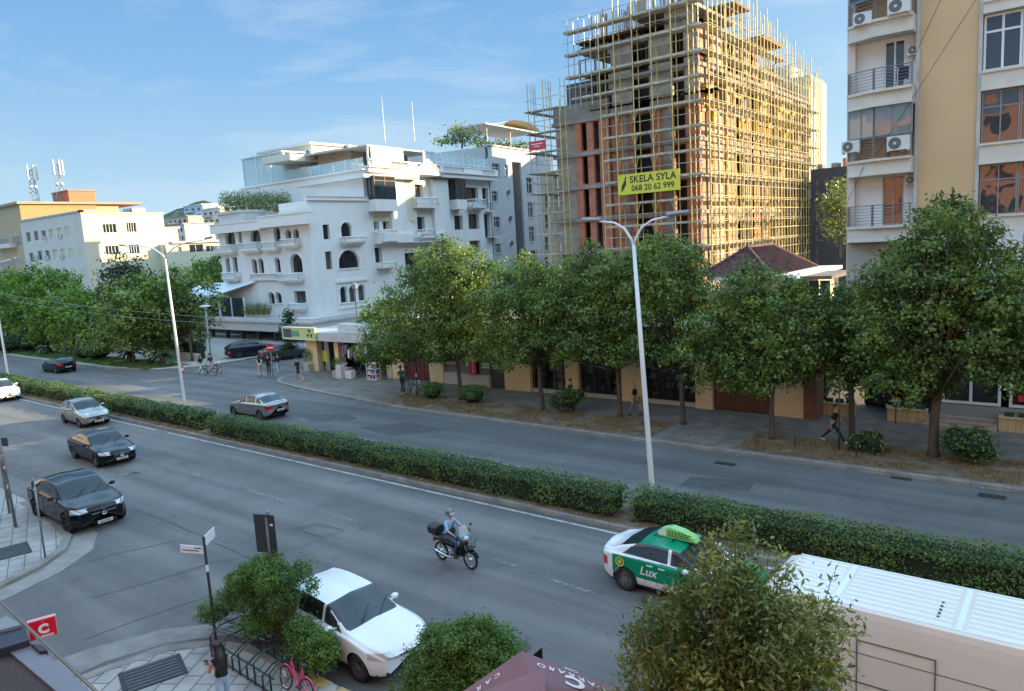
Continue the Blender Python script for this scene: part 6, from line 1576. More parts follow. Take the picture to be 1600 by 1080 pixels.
def car(name,label,cat,loc,rz,L,Wd,H_,wb,prof,paint,wr=.32,rim=None,spokes=5,roofp=None,belt=None,glassx=None,pillars=(),nose=.30,tail=.25,front=.9,two=None,group=None,lights=None,tailh=(.62,.86),plate=True,grille=None,width=None,zb=.2,star=False,hood=None):
    """x forward, origin at ground between the axles. prof: [(x, z)] top line rear->front. belt: [(x, z)].
       glassx: (rear glass bottom, rear glass top, windscreen top, windscreen bottom)"""
    t=thing(name,label,cat,loc,rz,group);rim=rim or rimm
    xr,xf=-(wb/2+(L-wb-front)),wb/2+front;NX=150;NJ=44
    xs=np.concatenate([np.linspace(xr,xr+.25,8,endpoint=False),np.linspace(xr+.25,xf-.3,NX-18,endpoint=False),np.linspace(xf-.3,xf,10)])
    px_,pz=zip(*prof);bx,bz=zip(*belt);ztop=pch(px_,pz,xs);zb_=pch(bx,bz,xs);zbelt=np.minimum(zb_,ztop-.03)
    hw=Wd/2;e0=np.clip((xs-xr)/.55,0,1);e1=np.clip((xf-xs)/.75,0,1)
    w=hw*(1-.16*(1-e0)**2.2)*(1-.24*(1-e1)**2.2);low=zb+.12*(1-np.clip((xs-xr)/.45,0,1))**2+.06*(1-np.clip((xf-xs)/.4,0,1))**2
    g=np.clip((ztop-zb_)/(H_-max(bz))*1.15,0,1)
    V=np.zeros((len(xs),2*NJ-1,3))
    for i,x in enumerate(xs):
        zl,zm,zt,ww,gg=low[i],zbelt[i],ztop[i],w[i],g[i];mid=zl+(zm-zl)*.55
        ky=[0,.10,.25,.45,.62,.68,.84,.92,1.0]
        yy=[ww*.90,ww*.975,ww,ww*.985,ww*.95,ww*(.93-.03*gg),ww*(.84-.10*gg),ww*(.60-.05*gg),0]
        zz=[zl,zl+(mid-zl)*.4,mid,zm-.05*(zm-zl),zm,zm+(zt-zm)*.10,zm+(zt-zm)*(.70+.20*gg),zt-(.028+.012*gg),zt]
        s=np.linspace(0,1,NJ);Y=pch(ky,yy,s);Z=pch(ky,zz,s)
        V[i,:NJ,0]=x;V[i,:NJ,1]=Y;V[i,:NJ,2]=Z;V[i,NJ:,0]=x;V[i,NJ:,1]=-Y[:-1][::-1];V[i,NJ:,2]=Z[:-1][::-1]
    # plan curvature of nose and tail
    yn=(V[:,:,1]/hw)**2;ff=np.clip((V[:,:,0]-(xf-.9))/.9,0,1);rr_=np.clip(((xr+.6)-V[:,:,0])/.6,0,1)
    zn=np.clip((V[:,:,2]-.55)/.5,0,1)
    V[:,:,0]-=nose*yn*ff**1.5;V[:,:,0]+=tail*.8*yn*rr_**1.5
    rows=[V[i]for i in range(len(xs))]
    def caps(Vi,sgn):
        c=Vi.mean(0);c[1]=0;out=[]
        for k,o in((.90,.035),(.6,.055),(.25,.06),(.01,.06)):q=c+(Vi-c)*k;q[:,0]=c[0]+(Vi[:,0]-c[0])*1.0*k+sgn*o;out.append(q)
        return out
    rows=caps(rows[0],-1)[::-1]+rows+caps(rows[-1],1);A=np.array(rows);ni,nj=A.shape[:2]
    # wheel arches
    ar=wr*1.14;kill=np.zeros((ni,nj),bool);snap=np.zeros((ni,nj),bool)
    for wx in(-wb/2,wb/2):
        dx=A[:,:,0]-wx;dz=A[:,:,2]-wr;dd=np.hypot(dx,dz);side=np.abs(A[:,:,1])>hw*.55
        ins=(dd<ar)&side&(A[:,:,2]<wr+ar);k=np.where(dd>1e-6,ar/np.maximum(dd,1e-6),1);near=ins&(dd>ar*.70)
        A[:,:,0]=np.where(near,wx+dx*k,A[:,:,0]);A[:,:,2]=np.where(near,wr+dz*k,A[:,:,2]);kill|=ins&~near;snap|=near
    rg,rt,wt,wbm=glassx
    pts=A.reshape(-1,3);faces={'body':[],'second':[],'roofp':[],'glass':[],'wind':[],'rear':[],'under':[]}
    zbi=lambda x:pch(bx,bz,np.clip(x,bx[0],bx[-1]));zti=lambda x:pch(px_,pz,np.clip(x,px_[0],px_[-1]))
    for i in range(ni-1):
        for j in range(nj-1):
            q=[(i,j),(i,j+1),(i+1,j+1),(i+1,j)]
            if any(kill[a]for a in q)or all(snap[a]for a in q):continue
            ids=[a*nj+b for a,b in q][::-1];c=pts[ids].mean(0);x,y,z=c;key='body'
            jj=min(j,nj-2-j);s=jj/(NJ-1)
            B_,Z_=float(zbi(x)),float(zti(x));edge=s>.645 and s<.86
            if Z_-B_>.06:
                if s>=.66 and s<.835 and rg+.10+(Z_<B_+.1)<x<wbm-.12 and(x>rg+.1+(z-B_)*(rt-rg)/max(.1,H_-B_)*1.0)and(x<wbm-.12-(z-B_)*(wbm-wt)/max(.1,H_-B_))and not any(abs(x-p)<.045 for p in pillars):key='glass'
                elif s>=.80 and x>wt and x<wbm and z>B_-.02 and abs(y)<hw*.80:key='wind'
                elif s>=.80 and rg<x<rt and z>B_-.02 and abs(y)<hw*.76:key='rear'
                elif s>=.82 and rt<=x<=wt and roofp:key='roofp'
            if key=='body' and two and two(x,y,z,s):key='second'
            if s<.03:key='under'
            faces[key].append(ids)
    def part(nm,fs,mt,par,off=0.0):
        if not fs:return None
        used=sorted({v for f in fs for v in f});mp_={v:k for k,v in enumerate(used)}
        me=bpy.data.meshes.new(nm);me.from_pydata(pts[used].tolist(),[],[[mp_[v]for v in f]for f in fs]);me.materials.append(mt);me.polygons.foreach_set('use_smooth',[True]*len(fs));me.update()
        o=bpy.data.objects.new(nm,me);C.objects.link(o);o.parent=par;ORG[o.name]=Vector((0,0,0));return o
    body=part('body',faces['body'],paint,t)
    # underside and wheel housings
    mb=MB();mb.box(xr+.35,xf-.35,-hw*.86,hw*.86,zb+.02,zb+.1)
    for sx in(-1,1):
        mb.box(sx*wb/2-wr*1.15,sx*wb/2+wr*1.15,-hw*.55,hw*.55,zb,wr*2.05)
        for sy in(-1,1):mb.box(sx*wb/2-ar*.98,sx*wb/2+ar*.98,sy*hw*.56,sy*hw*.60,zb,wr*2.1)
    mb.build('underbody',under,t,local=True)
    if faces['second']:part('side_panel',faces['second'],two.paint,t)
    if faces['roofp']:part('roof_panel',faces['roofp'],roofp,t)
    gk={}
    for f in faces['glass']:c=pts[f].mean(0);gk.setdefault((c[1]>0,sum(c[0]>p for p in pillars)),[]).append(f)
    for f in gk.values():part('side_window',f,cglass,t)
    part('windscreen',faces['wind'],cglass,t);part('rear_window',faces['rear'],cglass,t)
    if faces['under']:part('sill',faces['under'],blk_,t)
    # door seams, handles, sills
    def surf_y(x,z):
        i=int(np.argmin(np.abs(V[:,0,0]-x)));r=V[i,:NJ];k=int(np.argmin(np.abs(r[:NJ*3//4,2]-z)));return r[k,1]
    mb=MB()
    for x in(rt*.0+(rg+rt)/2*.55,(wt+rt)/2-.02+.05,wt+(wbm-wt)*.62):
        for sy in(-1,1):
            zz=np.linspace(zb+.18,float(zbi(x))-.03,7);prev=None
            for z in zz:
                p=(x,sy*(surf_y(x,z)+.002),z)
                if prev:mb.tube(prev,p,.006,n=3)
                prev=p
    mb.build('door_seams',blk_,t,local=True)
    for x in((rg+rt)/2*.55+.16,(wt+rt)/2+.2):
        for sy in(-1,1):z=float(zbi(x))-.09;mb=MB();y=sy*(surf_y(x,z)+.012);mb.box(x-.1,x+.08,min(y,y+sy*.02),max(y,y+sy*.02),z-.015,z+.015);mb.build('door_handle',paint,t,local=True)
    for sy in(-1,1): # mirrors
        mb=MB();z=float(zbi(wbm-.35))+.09;mb.ball((wbm-.42,sy*(hw+.09),z),.09,.12,.075,10);mb.tube((wbm-.38,sy*(hw-.1),z-.04),(wbm-.4,sy*(hw+.02),z-.02),.025,n=5);mb.build('wing_mirror',paint,t,smooth=True,local=True)
    # lamps, grille, plates laid on the surface
    def onfront(y,z,sgn):
        i=len(xs)-1 if sgn>0 else 0
        return None
    def patch(nm,mt,cond,off=.008):
        fs=[]
        for i in range(ni-1):
            for j in range(nj-1):
                if kill[i,j]or kill[i+1,j]or kill[i,j+1]or kill[i+1,j+1]:continue
                ids=[i*nj+j,i*nj+j+1,(i+1)*nj+j+1,(i+1)*nj+j][::-1];c=pts[ids].mean(0)
                if cond(*c):fs.append(ids)
        if not fs:return
        used=sorted({v for f in fs for v in f});mp_={v:k for k,v in enumerate(used)};cen=np.array([(xr+xf)/2,0,.55])
        P_=pts[used];d=P_-cen;d[:,0]*=.6;d[:,2]*=.3;d/=np.linalg.norm(d,axis=1)[:,None];P_=P_+d*off
        me=bpy.data.meshes.new(nm);me.from_pydata(P_.tolist(),[],[[mp_[v]for v in f]for f in fs]);me.materials.append(mt);me.polygons.foreach_set('use_smooth',[True]*len(fs));me.update()
        o=bpy.data.objects.new(nm,me);C.objects.link(o);o.parent=t;return o
    lz0,lz1=(lights or(.60,.76))
    for sy in(-1,1):
        patch('headlight',lampc,lambda x,y,z:x>xf-.52 and sy*y>hw*.50 and lz0<z<lz1)
        patch('tail_light',lampr,lambda x,y,z:x<xr+.34 and sy*y>hw*.52 and tailh[0]<z<tailh[1])
    gz0,gz1=(grille or(.48,.66))
    patch('grille',blk_,lambda x,y,z:x>xf-.04 and abs(y)<hw*.42 and gz0<z<gz1,.012)
    patch('bumper_intake',blk_,lambda x,y,z:x>xf-.30 and abs(y)<hw*.72 and zb+.05<z<zb+.17,.010)
    if plate:
        for x,z in((xf+.065,.40),(xr-.065,.58)):
            mb=MB();mb.box(min(x,x+.015*(1 if x>0 else-1)),max(x,x+.015*(1 if x>0 else-1)),-.26,.26,z-.055,z+.055);mb.build('number_plate',platem,t,local=True)
            mb=MB()
            for k in range(7):mb.box(min(x+.016*(1 if x>0 else-1),x+.018*(1 if x>0 else-1)),max(x+.016*(1 if x>0 else-1),x+.018*(1 if x>0 else-1)),-.2+k*.058,-.165+k*.058,z-.03,z+.03)
            mb.build('plate_characters',ink,t,local=True)
    if star:
        mb=MB();T=Matrix.Translation((xf+.075,0,(gz0+gz1)/2))@Matrix.Rotation(PI/2,4,'Y');r_=.095;
        mb.lathe([(r_,0),(r_*1.14,.01),(r_*1.14,0)],20,T=T)
        for k in range(3):a=PI/2+k*2*PI/3;mb.tube((xf+.08,0,(gz0+gz1)/2),(xf+.08,r_*math.cos(a),(gz0+gz1)/2+r_*math.sin(a)),.016,.003,n=4)
        if star==2:mb.box(xf+.058,xf+.075,-.42,-.14,(gz0+gz1)/2-.02,(gz0+gz1)/2+.02);mb.box(xf+.058,xf+.075,.14,.42,(gz0+gz1)/2-.02,(gz0+gz1)/2+.02)
        else:
            for k in range(4):z=gz0+.02+k*(gz1-gz0)/4;mb.box(xf+.062,xf+.07,-.36,.36,z,z+.012)
        mb.build('grille_emblem',chrome,t,local=True)
    for sx in(-1,1):
        for sy in(-1,1):wheel(t,sx*wb/2,sy*(hw-.11),wr,.21,sy,rim,spokes)
    # seats seen dimly: wipers
    mb=MB();zc=float(zbi(wbm-.1))+.03
    for y in(-.35,.2):mb.tube((wbm-.02,y,zti(wbm-.02)+.015),(wbm-.35,y+.5,zti(wbm-.35)+.012),.009,n=4)
    mb.build('wiper',blk_,t,local=True)
    t['_car']=1;del t['_car']
    return t,dict(xr=xr,xf=xf,hw=hw,zti=zti,zbi=zbi,surf=surf_y)

def sedanprof(L,wb,front,H_,bz=.98,hoodz=.92,tailz=.98,rear='sedan'):
    xr,xf=-(wb/2+(L-wb-front)),wb/2+front
    ws_b=wb/2-.42;ws_t=ws_b-.85;
    if rear=='sedan':rt,rg=xr+1.22,xr+.58;tl=[(xr,tailz-.16),(xr+.06,tailz-.03),(xr+.5,tailz+.01),(rg,tailz+.04),(rt,H_-.07)]
    elif rear=='hatch':rt,rg=xr+.62,xr+.16;tl=[(xr,tailz-.12),(xr+.06,tailz),(rg,tailz+.10),(rt,H_-.07)]
    elif rear=='fast':rt,rg=xr+1.35,xr+.35;tl=[(xr,tailz-.12),(xr+.06,tailz+.02),(rg,tailz+.05),(xr+.85,tailz+(H_-tailz)*.58),(rt,H_-.05)]
    prof=tl+[((rt+ws_t)/2-.1,H_),(ws_t,H_-.045),(ws_b,hoodz+.06),(ws_b+.35,hoodz),(xf-.45,hoodz-.06),(xf-.10,hoodz-.14),(xf,hoodz-.22)]
    belt=[(xr,min(tailz-.10,bz)),(xr+.5,bz+.02),(0,bz-.02),(ws_b,bz-.06),(xf-.4,hoodz-.15),(xf,hoodz-.30)]
    return prof,belt,(rg,rt,ws_t,ws_b)
wp=carpaint('white_paint',(0.72,0.73,0.74));blkp=carpaint('black_paint',(0.003,0.0035,0.005),0,.08);silv=carpaint('silver_paint',(0.36,0.35,0.32),.75,.3);silg=carpaint('grey_silver_paint',(0.34,0.35,0.34),.7,.3)
grn=carpaint('taxi_green',(0.0,0.235,0.115));navy=carpaint('dark_blue_paint',(0.012,0.016,0.03),.2,.15);dgrey=carpaint('dark_grey_paint',(0.045,0.055,0.07),.4,.2)

p,b,g_=sedanprof(4.4,2.64,.88,1.49,1.0,.97,1.06,'hatch')
whitecar,_=car('parked_car','white hatchback parked at the near kerb beside the bicycle rack','car',(-13.85,10.62,0),R(-3),4.4,1.80,1.49,2.64,p,wp,.33,rimm,9,belt=b,glassx=g_,pillars=(.0,-1.05),lights=(.66,.80),grille=(.60,.72))
# taxi
p,b,g_=sedanprof(4.47,2.70,.87,1.46,1.0,.93,1.06,'fast')
g_=(g_[0]+.32,g_[1]-.12,g_[2]+.12,g_[3])
def two(x,y,z,s):return(z>.50 and z<1.0-(0)and-1.72<x<1.55 and s<.66)or(s>.72 and x>1.05)
two.paint=grn
taxi,ti=car('taxi','green and white taxi with a lit-up style advertising box on its roof','taxi',(-8.25,17.42,0),R(-1),4.47,1.82,1.46,2.70,p,wp,.33,rimm,10,roofp=grn,belt=b,glassx=g_,pillars=(-.05,),two=two,plate=True)
# roof box
mb=MB();prf=[(-.52,0),(-.52,.10),(-.42,.22),(-.15,.30),(.20,.25),(.52,.12),(.60,0)]
mb.prism([(x-.18,-.14,1.45+z)for x,z in prf],(0,.28,0));rs=mb.build('roof_sign',mat('lime_plastic',(0.25,0.55,0.18),.4,0,.05,4),taxi,local=True,bevel=.02)
mb=MB();mb.prism([(-.70,-.148,1.50),(-.45,-.148,1.50),(-.45,-.148,1.68),(-.60,-.148,1.66),(-.70,-.148,1.58)],(0,.002,0));mb.build('white_panel',whitef,rs,local=True)
gi=mat('dark_green_ink',(0.01,0.10,0.02),.6,0,0)
def MS(x,y,z,rot=0,sc=1):return Matrix.Translation((x,y,z))@Matrix.Rotation(PI/2,4,'X')@Matrix.Rotation(rot,4,'Z')
mb=MB()
for k,(a,c)in enumerate(((-.40,.24),(-.38,.22),(-.40,.30))):
    n_=7
    for i in range(n_):mb.box(a+(c-a)*i/n_,a+(c-a)*(i+.62)/n_,-.146,-.143,1.505+k*.055,1.54+k*.055)
mb.build('sign_lettering',gi,rs,local=True)
yy=-(ti['surf'](-.9,.72)+.006)
text('Lux',.34,MS(-.60,yy-.004,.72,R(0))@Matrix(((1,.3,0,0),(0,1,0,0),(0,0,1,0),(0,0,0,1))),whitef,taxi,bold=.006,local=True)
mb=MB();T=Matrix.Translation((-1.48,-(ti['surf'](-1.48,.84)+.008),.82))@Matrix.Rotation(PI/2,4,'X')
mb.lathe([(.10,0),(.135,.004),(.135,0)],20,T=T);mb.lathe([(.001,.002),(.06,.003),(.06,0)],12,T=T);mb.build('round_emblem',mat('yellow_emblem',(0.6,0.5,0.08),.5,0,0),taxi,local=True)
mb=MB();mb.tube((-.78,-.2,1.47),(-.78,.2,1.47),.018,n=5);mb.tube((-.2,-.35,1.46),(-.2,.35,1.46),.016,n=5);mb.build('roof_bar',blk_,taxi,local=True)
# black coupe suv
p,b,g_=sedanprof(4.95,2.94,.90,1.70,1.18,1.10,1.16,'fast')
car('coupe_suv','black coupe suv turning out of the side street beside the left kerb','car',(-30.4,10.95,0),R(-1),4.95,2.0,1.70,2.94,p,blkp,.39,rimd,5,belt=b,glassx=g_,pillars=(.0,-1.1),lights=(.80,.95),grille=(.62,.90),star=2,zb=.27,group=None)
# black saloon
p,b,g_=sedanprof(4.82,2.85,.86,1.45,.96,.90,.98,'sedan')
car('saloon_car','black four-eyed saloon behind the coupe suv on the near carriageway','car',(-38.75,15.45,0),R(-3),4.82,1.82,1.45,2.85,p,blkp,.32,rimm,7,belt=b,glassx=g_,pillars=(.05,-.95),lights=(.62,.76),grille=(.52,.70),star=1)
p,b,g_=sedanprof(4.05,2.51,.84,1.49,1.0,.96,1.04,'hatch')
car('hatchback','silver beige hatchback next to the sunlit part of the median hedge','car',(-48.9,18.75,0),R(-2.5),4.05,1.70,1.49,2.51,p,silv,.30,rimm,7,belt=b,glassx=g_,pillars=(.0,-.9),lights=(.66,.86))
car('hatchback','white car just entering the picture at the left edge beyond the lamp posts','car',(-65.0,19.3,0),R(-2),4.05,1.70,1.49,2.51,p,wp,.30,rimm,7,belt=b,glassx=g_,pillars=(.0,-.9),lights=(.66,.86))
p2,b2,g2=sedanprof(4.3,2.55,.84,1.42,.97,.92,1.0,'sedan')
car('saloon_car','silver green saloon driving away on the far carriageway, its red tail lights visible','car',(-39.7,24.95,0),R(181.5),4.45,1.74,1.43,2.66,*[sedanprof(4.45,2.66,.86,1.43,.96,.90,1.0,'sedan')[0]],silg,.31,rimm,7,belt=sedanprof(4.45,2.66,.86,1.43,.96,.90,1.0,'sedan')[1],glassx=sedanprof(4.45,2.66,.86,1.43,.96,.90,1.0,'sedan')[2],pillars=(.0,-.95),tailh=(.68,.90))
p,b,g_=sedanprof(4.2,2.5,.85,1.42,.95,.92,.98,'hatch')
car('hatchback','black hatchback driving away at the far left of the far carriageway','car',(-76.0,27.5,0),R(181),4.2,1.72,1.42,2.5,p,navy,.30,rimm,7,belt=b,glassx=g_,pillars=(.0,-.9),tailh=(.72,.92))
# parked by the hotel
p,b,g_=sedanprof(4.9,2.9,.88,1.68,1.14,1.08,1.2,'hatch')
car('parked_suv','dark blue suv parked in front of the dark ground floor of the hotel','car',(-64.0,40.3,.0),R(70),4.9,1.96,1.68,2.9,p,navy,.38,rimd,5,belt=b,glassx=g_,pillars=(.0,-1.05),zb=.26)
p,b,g_=sedanprof(4.85,2.85,.88,1.46,.97,.92,1.0,'sedan')
car('parked_car','dark grey saloon parked between the suv and the corner kiosk','car',(-58.9,40.6,.0),R(66),4.85,1.85,1.46,2.85,p,dgrey,.33,rimm,7,belt=b,glassx=g_,pillars=(.0,-1.0))
car('parked_car','dark car parked under the trees at the far left behind the clipped bushes','car',(-108,38.4,.0),R(178),4.2,1.72,1.42,2.5,*[sedanprof(4.2,2.5,.85,1.42,.95,.92,.98,'hatch')[0]],navy,.30,rimm,5,belt=sedanprof(4.2,2.5,.85,1.42,.95,.92,.98,'hatch')[1],glassx=sedanprof(4.2,2.5,.85,1.42,.95,.92,.98,'hatch')[2],pillars=(.0,))

# white van, high roof with ribs
van=thing('panel_van','white high-roofed panel van cut off by the right edge of the picture','van',(-1.62,13.86,0))
vx0,vx1,vy,vz=-3.05,3.05,1.0,2.95
mb=MB();sec=[(-vy,.5),(-vy,1.3),(-vy*.985,2.1),(-vy*.95,vz-.30),(-vy*.93,vz-.14),(-vy*.90,vz-.03),(-vy*.85,vz),(vy*.85,vz),(vy*.90,vz-.03),(vy*.93,vz-.14),(vy*.95,vz-.30),(vy*.985,2.1),(vy,1.3),(vy,.5)]
rows=[]
for x,k,dz in((vx0,.0,-.5),(vx0+.02,.90,-.16),(vx0+.10,.96,-.07),(vx0+.28,.995,-.02),(vx0+.5,1,0),(1.6,1,0),(2.4,.98,-.35),(vx1,.9,-1.5)):
    rows.append([(x,y*max(k,.86),z+(dz if z>1.5 else 0)*((z-.5)/(vz-.5)))for y,z in sec])
mb.grid(rows);mb.poly(rows[0][::-1]);mb.poly(rows[-1]);mb.build('body',carpaint('van_white',(0.66,0.62,0.58),0,.4),van,smooth=False,local=True)
vr=mat('van_roof',(0.70,0.76,0.80),.35,0,.04,1)
mb=MB()
for a,b_ in((vx0+.32,vx0+1.25),(vx0+1.42,vx0+3.15),(vx0+3.35,vx0+4.6)):
    for k in range(9):y=-vy*.72+k*vy*.18;mb.hexa([(a,y-.035,vz-.002),(b_,y-.035,vz-.002),(b_,y+.035,vz-.002),(a,y+.035,vz-.002),(a+.06,y-.02,vz+.007),(b_-.06,y-.02,vz+.007),(b_-.06,y+.02,vz+.007),(a+.06,y+.02,vz+.007)])
mb.build('roof_ribs',vr,van,local=True)
mb=MB()
for x in(vx0+1.33,vx0+3.25):mb.box(x-.05,x+.05,-vy*.8,vy*.8,vz-.003,vz+.006)
for sy in(-1,1):mb.box(vx0+.3,1.6,sy*vy*.82-.02,sy*vy*.82+.02,vz-.01,vz+.012)
mb.build('roof_gutter',vr,van,local=True)
mb=MB()
for k in range(5):mb.box(vx0+2.9,vx0+2.94,-vy*.55+k*.14,-vy*.55+k*.14+.05,vz,vz+.02)
mb.build('roof_screws',mat('rust_mark',(0.12,0.09,0.06),.8,0,0),van,local=True)
mb=MB()
mb.box(vx0+.2,1.5,-vy-.004,-vy*.99,1.62,1.645);mb.box(vx0+.3,1.5,-vy*.985-.006,-vy*.97,2.17,2.18)
for x in(vx0+1.75,vx0+2.95):mb.box(x,x+.018,-vy-.005,-vy*.98,.6,2.4)
mb.box(vx0+1.75,vx0+2.97,-vy*.98-.003,-vy*.95,2.4,2.415)
mb.box(vx0+.1,1.5,-vy-.02,-vy*.98,.92,1.0)
mb.build('panel_seams',mat('seam_grey',(0.12,0.11,0.11),.7,0,0),van,local=True)
mb=MB();mb.box(vx0+.2,vx1-.4,-vy*.9,vy*.9,.3,.52);mb.build('underbody',under,van,local=True)
mb=MB();mb.box(1.7,2.6,-vy*.99,vy*.99,1.35,2.0);mb.build('cab_window',cglass,van,local=True)
for sx in(-1.9,1.9):
    for sy in(-1,1):wheel(van,sx,sy*(vy-.12),.34,.22,sy,rimd,5)

# ---- two-wheelers
def bicycle(name,label,loc,rz,col,lean=0.0,step=False,s=1.0,child=False):
    t=thing(name,label,'bicycle',loc,rz);t.rotation_euler=(lean,0,rz);r=.33*s if not child else .26;wb=1.02*s if not child else .82
    fm=mat('frame_'+col[0],col[1],.35,.1,.05,4,coat=.5);st=chrome
    for x in(-wb/2,wb/2):
        w=bpy.data.objects.new('wheel',None);C.objects.link(w);w.parent=t;w.location=(x,0,r);T=Matrix.Rotation(PI/2,4,'X')
        mb=MB();pts=[Vector(((r-.02)*math.cos(a),0,(r-.02)*math.sin(a)))for a in np.linspace(0,2*PI,25)];mb.path(pts,.02,n=5);mb.build('tyre',tyre,w,local=True)
        mb=MB();mb.path([p*.93 for p in pts],.009,n=4)
        for k in range(14):a=2*PI*k/14;mb.tube((0,0,0),((r-.04)*math.cos(a),0,(r-.04)*math.sin(a)),.003,n=3)
        mb.tube((0,-.04,0),(0,.04,0),.02,n=6);mb.build('rim',st,w,local=True)
        mb=MB();pts=[Vector((x+(r+.03)*math.cos(a),0,r+(r+.03)*math.sin(a)))for a in np.linspace(.3,PI-.2,9)];mb.path(pts,.016,n=4);mb.build('mudguard',fm if child else blk_,t,local=True)
    bb=Vector((-.08,0,r*.9));seat=Vector((-.22*s,0,r+.48*s));hd=Vector((wb/2-.17,0,r+.46*s));hl=Vector((wb/2-.12,0,r+.30*s));rw=Vector((-wb/2,0,r));fw=Vector((wb/2,0,r))
    mb=MB()
    for a,b_,q in((bb,seat,.016),(bb,hl,.018),(seat.lerp(bb,.1)if not step else bb+Vector((.1,0,.1)),hd,.016),(bb,rw,.011),(seat.lerp(bb,.15),rw,.009),(hd,hl,.02),(hl,fw,.012)):mb.tube(a,b_,q*(1.3 if child else 1),n=6)
    mb.build('frame',fm,t,local=True)
    mb=MB();mb.tube(hd,hd+Vector((-.03,0,.16)),.013,n=5);h=hd+Vector((-.03,0,.16));mb.path([h+Vector((-.14,-.27,.03)),h+Vector((.02,-.2,.03)),h,h+Vector((.02,.2,.03)),h+Vector((-.14,.27,.03))],.012,n=5);mb.build('handlebar',st,t,local=True)
    mb=MB();mb.ball(seat+Vector((-.02,0,.07)),.13,.07,.035,8);mb.tube(seat,seat+Vector((0,0,.06)),.012,n=5);mb.build('saddle',blk_,t,local=True)
    mb=MB();mb.lathe([(.001,0),(.09,0),(.09,.008),(.001,.008)],14,T=Matrix.Translation(bb+Vector((0,-.05,0)))@Matrix.Rotation(PI/2,4,'X'));mb.tube(bb+Vector((0,-.07,0)),bb+Vector((.12,-.07,-.1)),.01,n=4);mb.tube(bb+Vector((0,.07,0)),bb+Vector((-.12,.07,.1)),.01,n=4);mb.box(bb.x+.08,bb.x+.17,-.15,-.07,bb.z-.11,bb.z-.09);mb.build('crank',blk_,t,local=True)
    return t
pk=G(430,1073,.12);
bicycle('bicycle','small pink bicycle leaning at the green rack',(-13.2,8.45,.12),R(176),('pink',(0.55,0.04,0.18)),R(10),True,.92,True)
bl=G(655,617,.12);bicycle('bicycle','white framed bicycle left standing on the verge beside the square bush',(bl.x,bl.y,.12),R(-15),('pale',(0.6,0.62,0.62)),R(4))
for i,(px,py,rz,lb)in enumerate(((327,588,20,'black bicycle held by the pair of people near the lamp by the hotel'),(341,584,-10,'second bicycle parked right behind the pair of people near the lamp'))):
    q=G(px,py);bicycle('bicycle',lb,(q.x,q.y,.005),R(rz),('black',(0.02,0.02,0.02)),R(-5))

# motorbike
mo=thing('motorbike','black underbone motorbike with a rear box and a front basket, ridden on the near carriageway','motorbike',(-14.8,15.42,0),R(-3))
for x in(-.62,.62):
    w=bpy.data.objects.new('wheel',None);C.objects.link(w);w.parent=mo;w.location=(x,0,.29);pts=[Vector((.26*math.cos(a),0,.26*math.sin(a)))for a in np.linspace(0,2*PI,25)]
    mb=MB();mb.path(pts,.038,n=7);mb.build('tyre',tyre,w,smooth=True,local=True)
    mb=MB();mb.path([p*.86 for p in pts],.017,n=5)
    for k in range(18):a=2*PI*k/18;mb.tube((0,.02*(-1)**k,0),(.23*math.cos(a),0,.23*math.sin(a)),.004,n=3)
    mb.tube((0,-.06,0),(0,.06,0),.05,n=8);mb.build('rim',chrome,w,local=True)
def loft(mb,secs,n=12,m=None):
    "secs: (x, half width, z centre, half height)"
    rows=[[(x+0,hw_*math.cos(a),zc_+hh_*math.sin(a))for a in np.linspace(0,2*PI,n,endpoint=False)]for x,hw_,zc_,hh_ in secs];mb.grid(rows,m,close=True);mb.poly(rows[0]);mb.poly(rows[-1][::-1]);return mb
mb=MB();loft(mb,[(-.86,.03,.72,.02),(-.7,.10,.70,.07),(-.4,.13,.66,.10),(-.15,.11,.62,.12),(0,.08,.56,.13)]);loft(mb,[(.0,.07,.50,.12),(.18,.08,.45,.14),(.33,.14,.55,.2),(.42,.15,.66,.2),(.5,.08,.80,.10)]);mb.build('body_panels',blkp,mo,smooth=True,local=True)
mb=MB();loft(mb,[(-.68,.12,.80,.04),(-.4,.15,.79,.06),(-.05,.12,.76,.06),(.06,.08,.72,.04)]);mb.build('saddle',blk_,mo,smooth=True,local=True)
mb=MB();mb.ball((-.05,0,.33),.2,.11,.12,10);mb.box(-.1,.12,-.14,.14,.24,.34);mb.build('engine',mat('engine_metal',(0.16,0.16,0.165),.4,.8,.1,9),mo,local=True)
mb=MB();mb.path([(.05,-.12,.28),(-.2,-.16,.26),(-.5,-.17,.32),(-.85,-.18,.38)],[.02,.025,.045,.045],n=8);mb.build('exhaust',chrome,mo,smooth=True,local=True)
mb=MB()
for sy in(-1,1):mb.tube((.62,sy*.07,.29),(.44,sy*.07,.82),.022,n=6);mb.tube((-.62,sy*.09,.29),(-.5,sy*.12,.64),.022,n=6);mb.tube((-.62,sy*.07,.29),(-.05,sy*.07,.34),.02,n=5)
mb.build('suspension',chrome,mo,local=True)
mb=MB();pts=[Vector((.62+.33*math.cos(a),0,.29+.33*math.sin(a)))for a in np.linspace(.35,2.5,8)]
mb.grid([[p+Vector((0,y,0))for y in(-.07,0,.07)]for p in pts]);mb.build('front_mudguard',blkp,mo,local=True)
mb=MB();mb.path([(.30,-.36,1.02),(.40,-.2,1.0),(.42,0,.96),(.40,.2,1.0),(.30,.36,1.02)],.016,n=6)
for sy in(-1,1):mb.tube((.38,sy*.25,1.0),(.38,sy*.32,1.22),.008,n=4);mb.ball((.38,sy*.34,1.25),.02,.06,.045,8)
mb.build('handlebar',blk_,mo,local=True)
mb=MB();mb.ball((.50,0,.93),.09,.11,.09,12);mb.build('headlight',lampc,mo,smooth=True,local=True)
mb=MB()
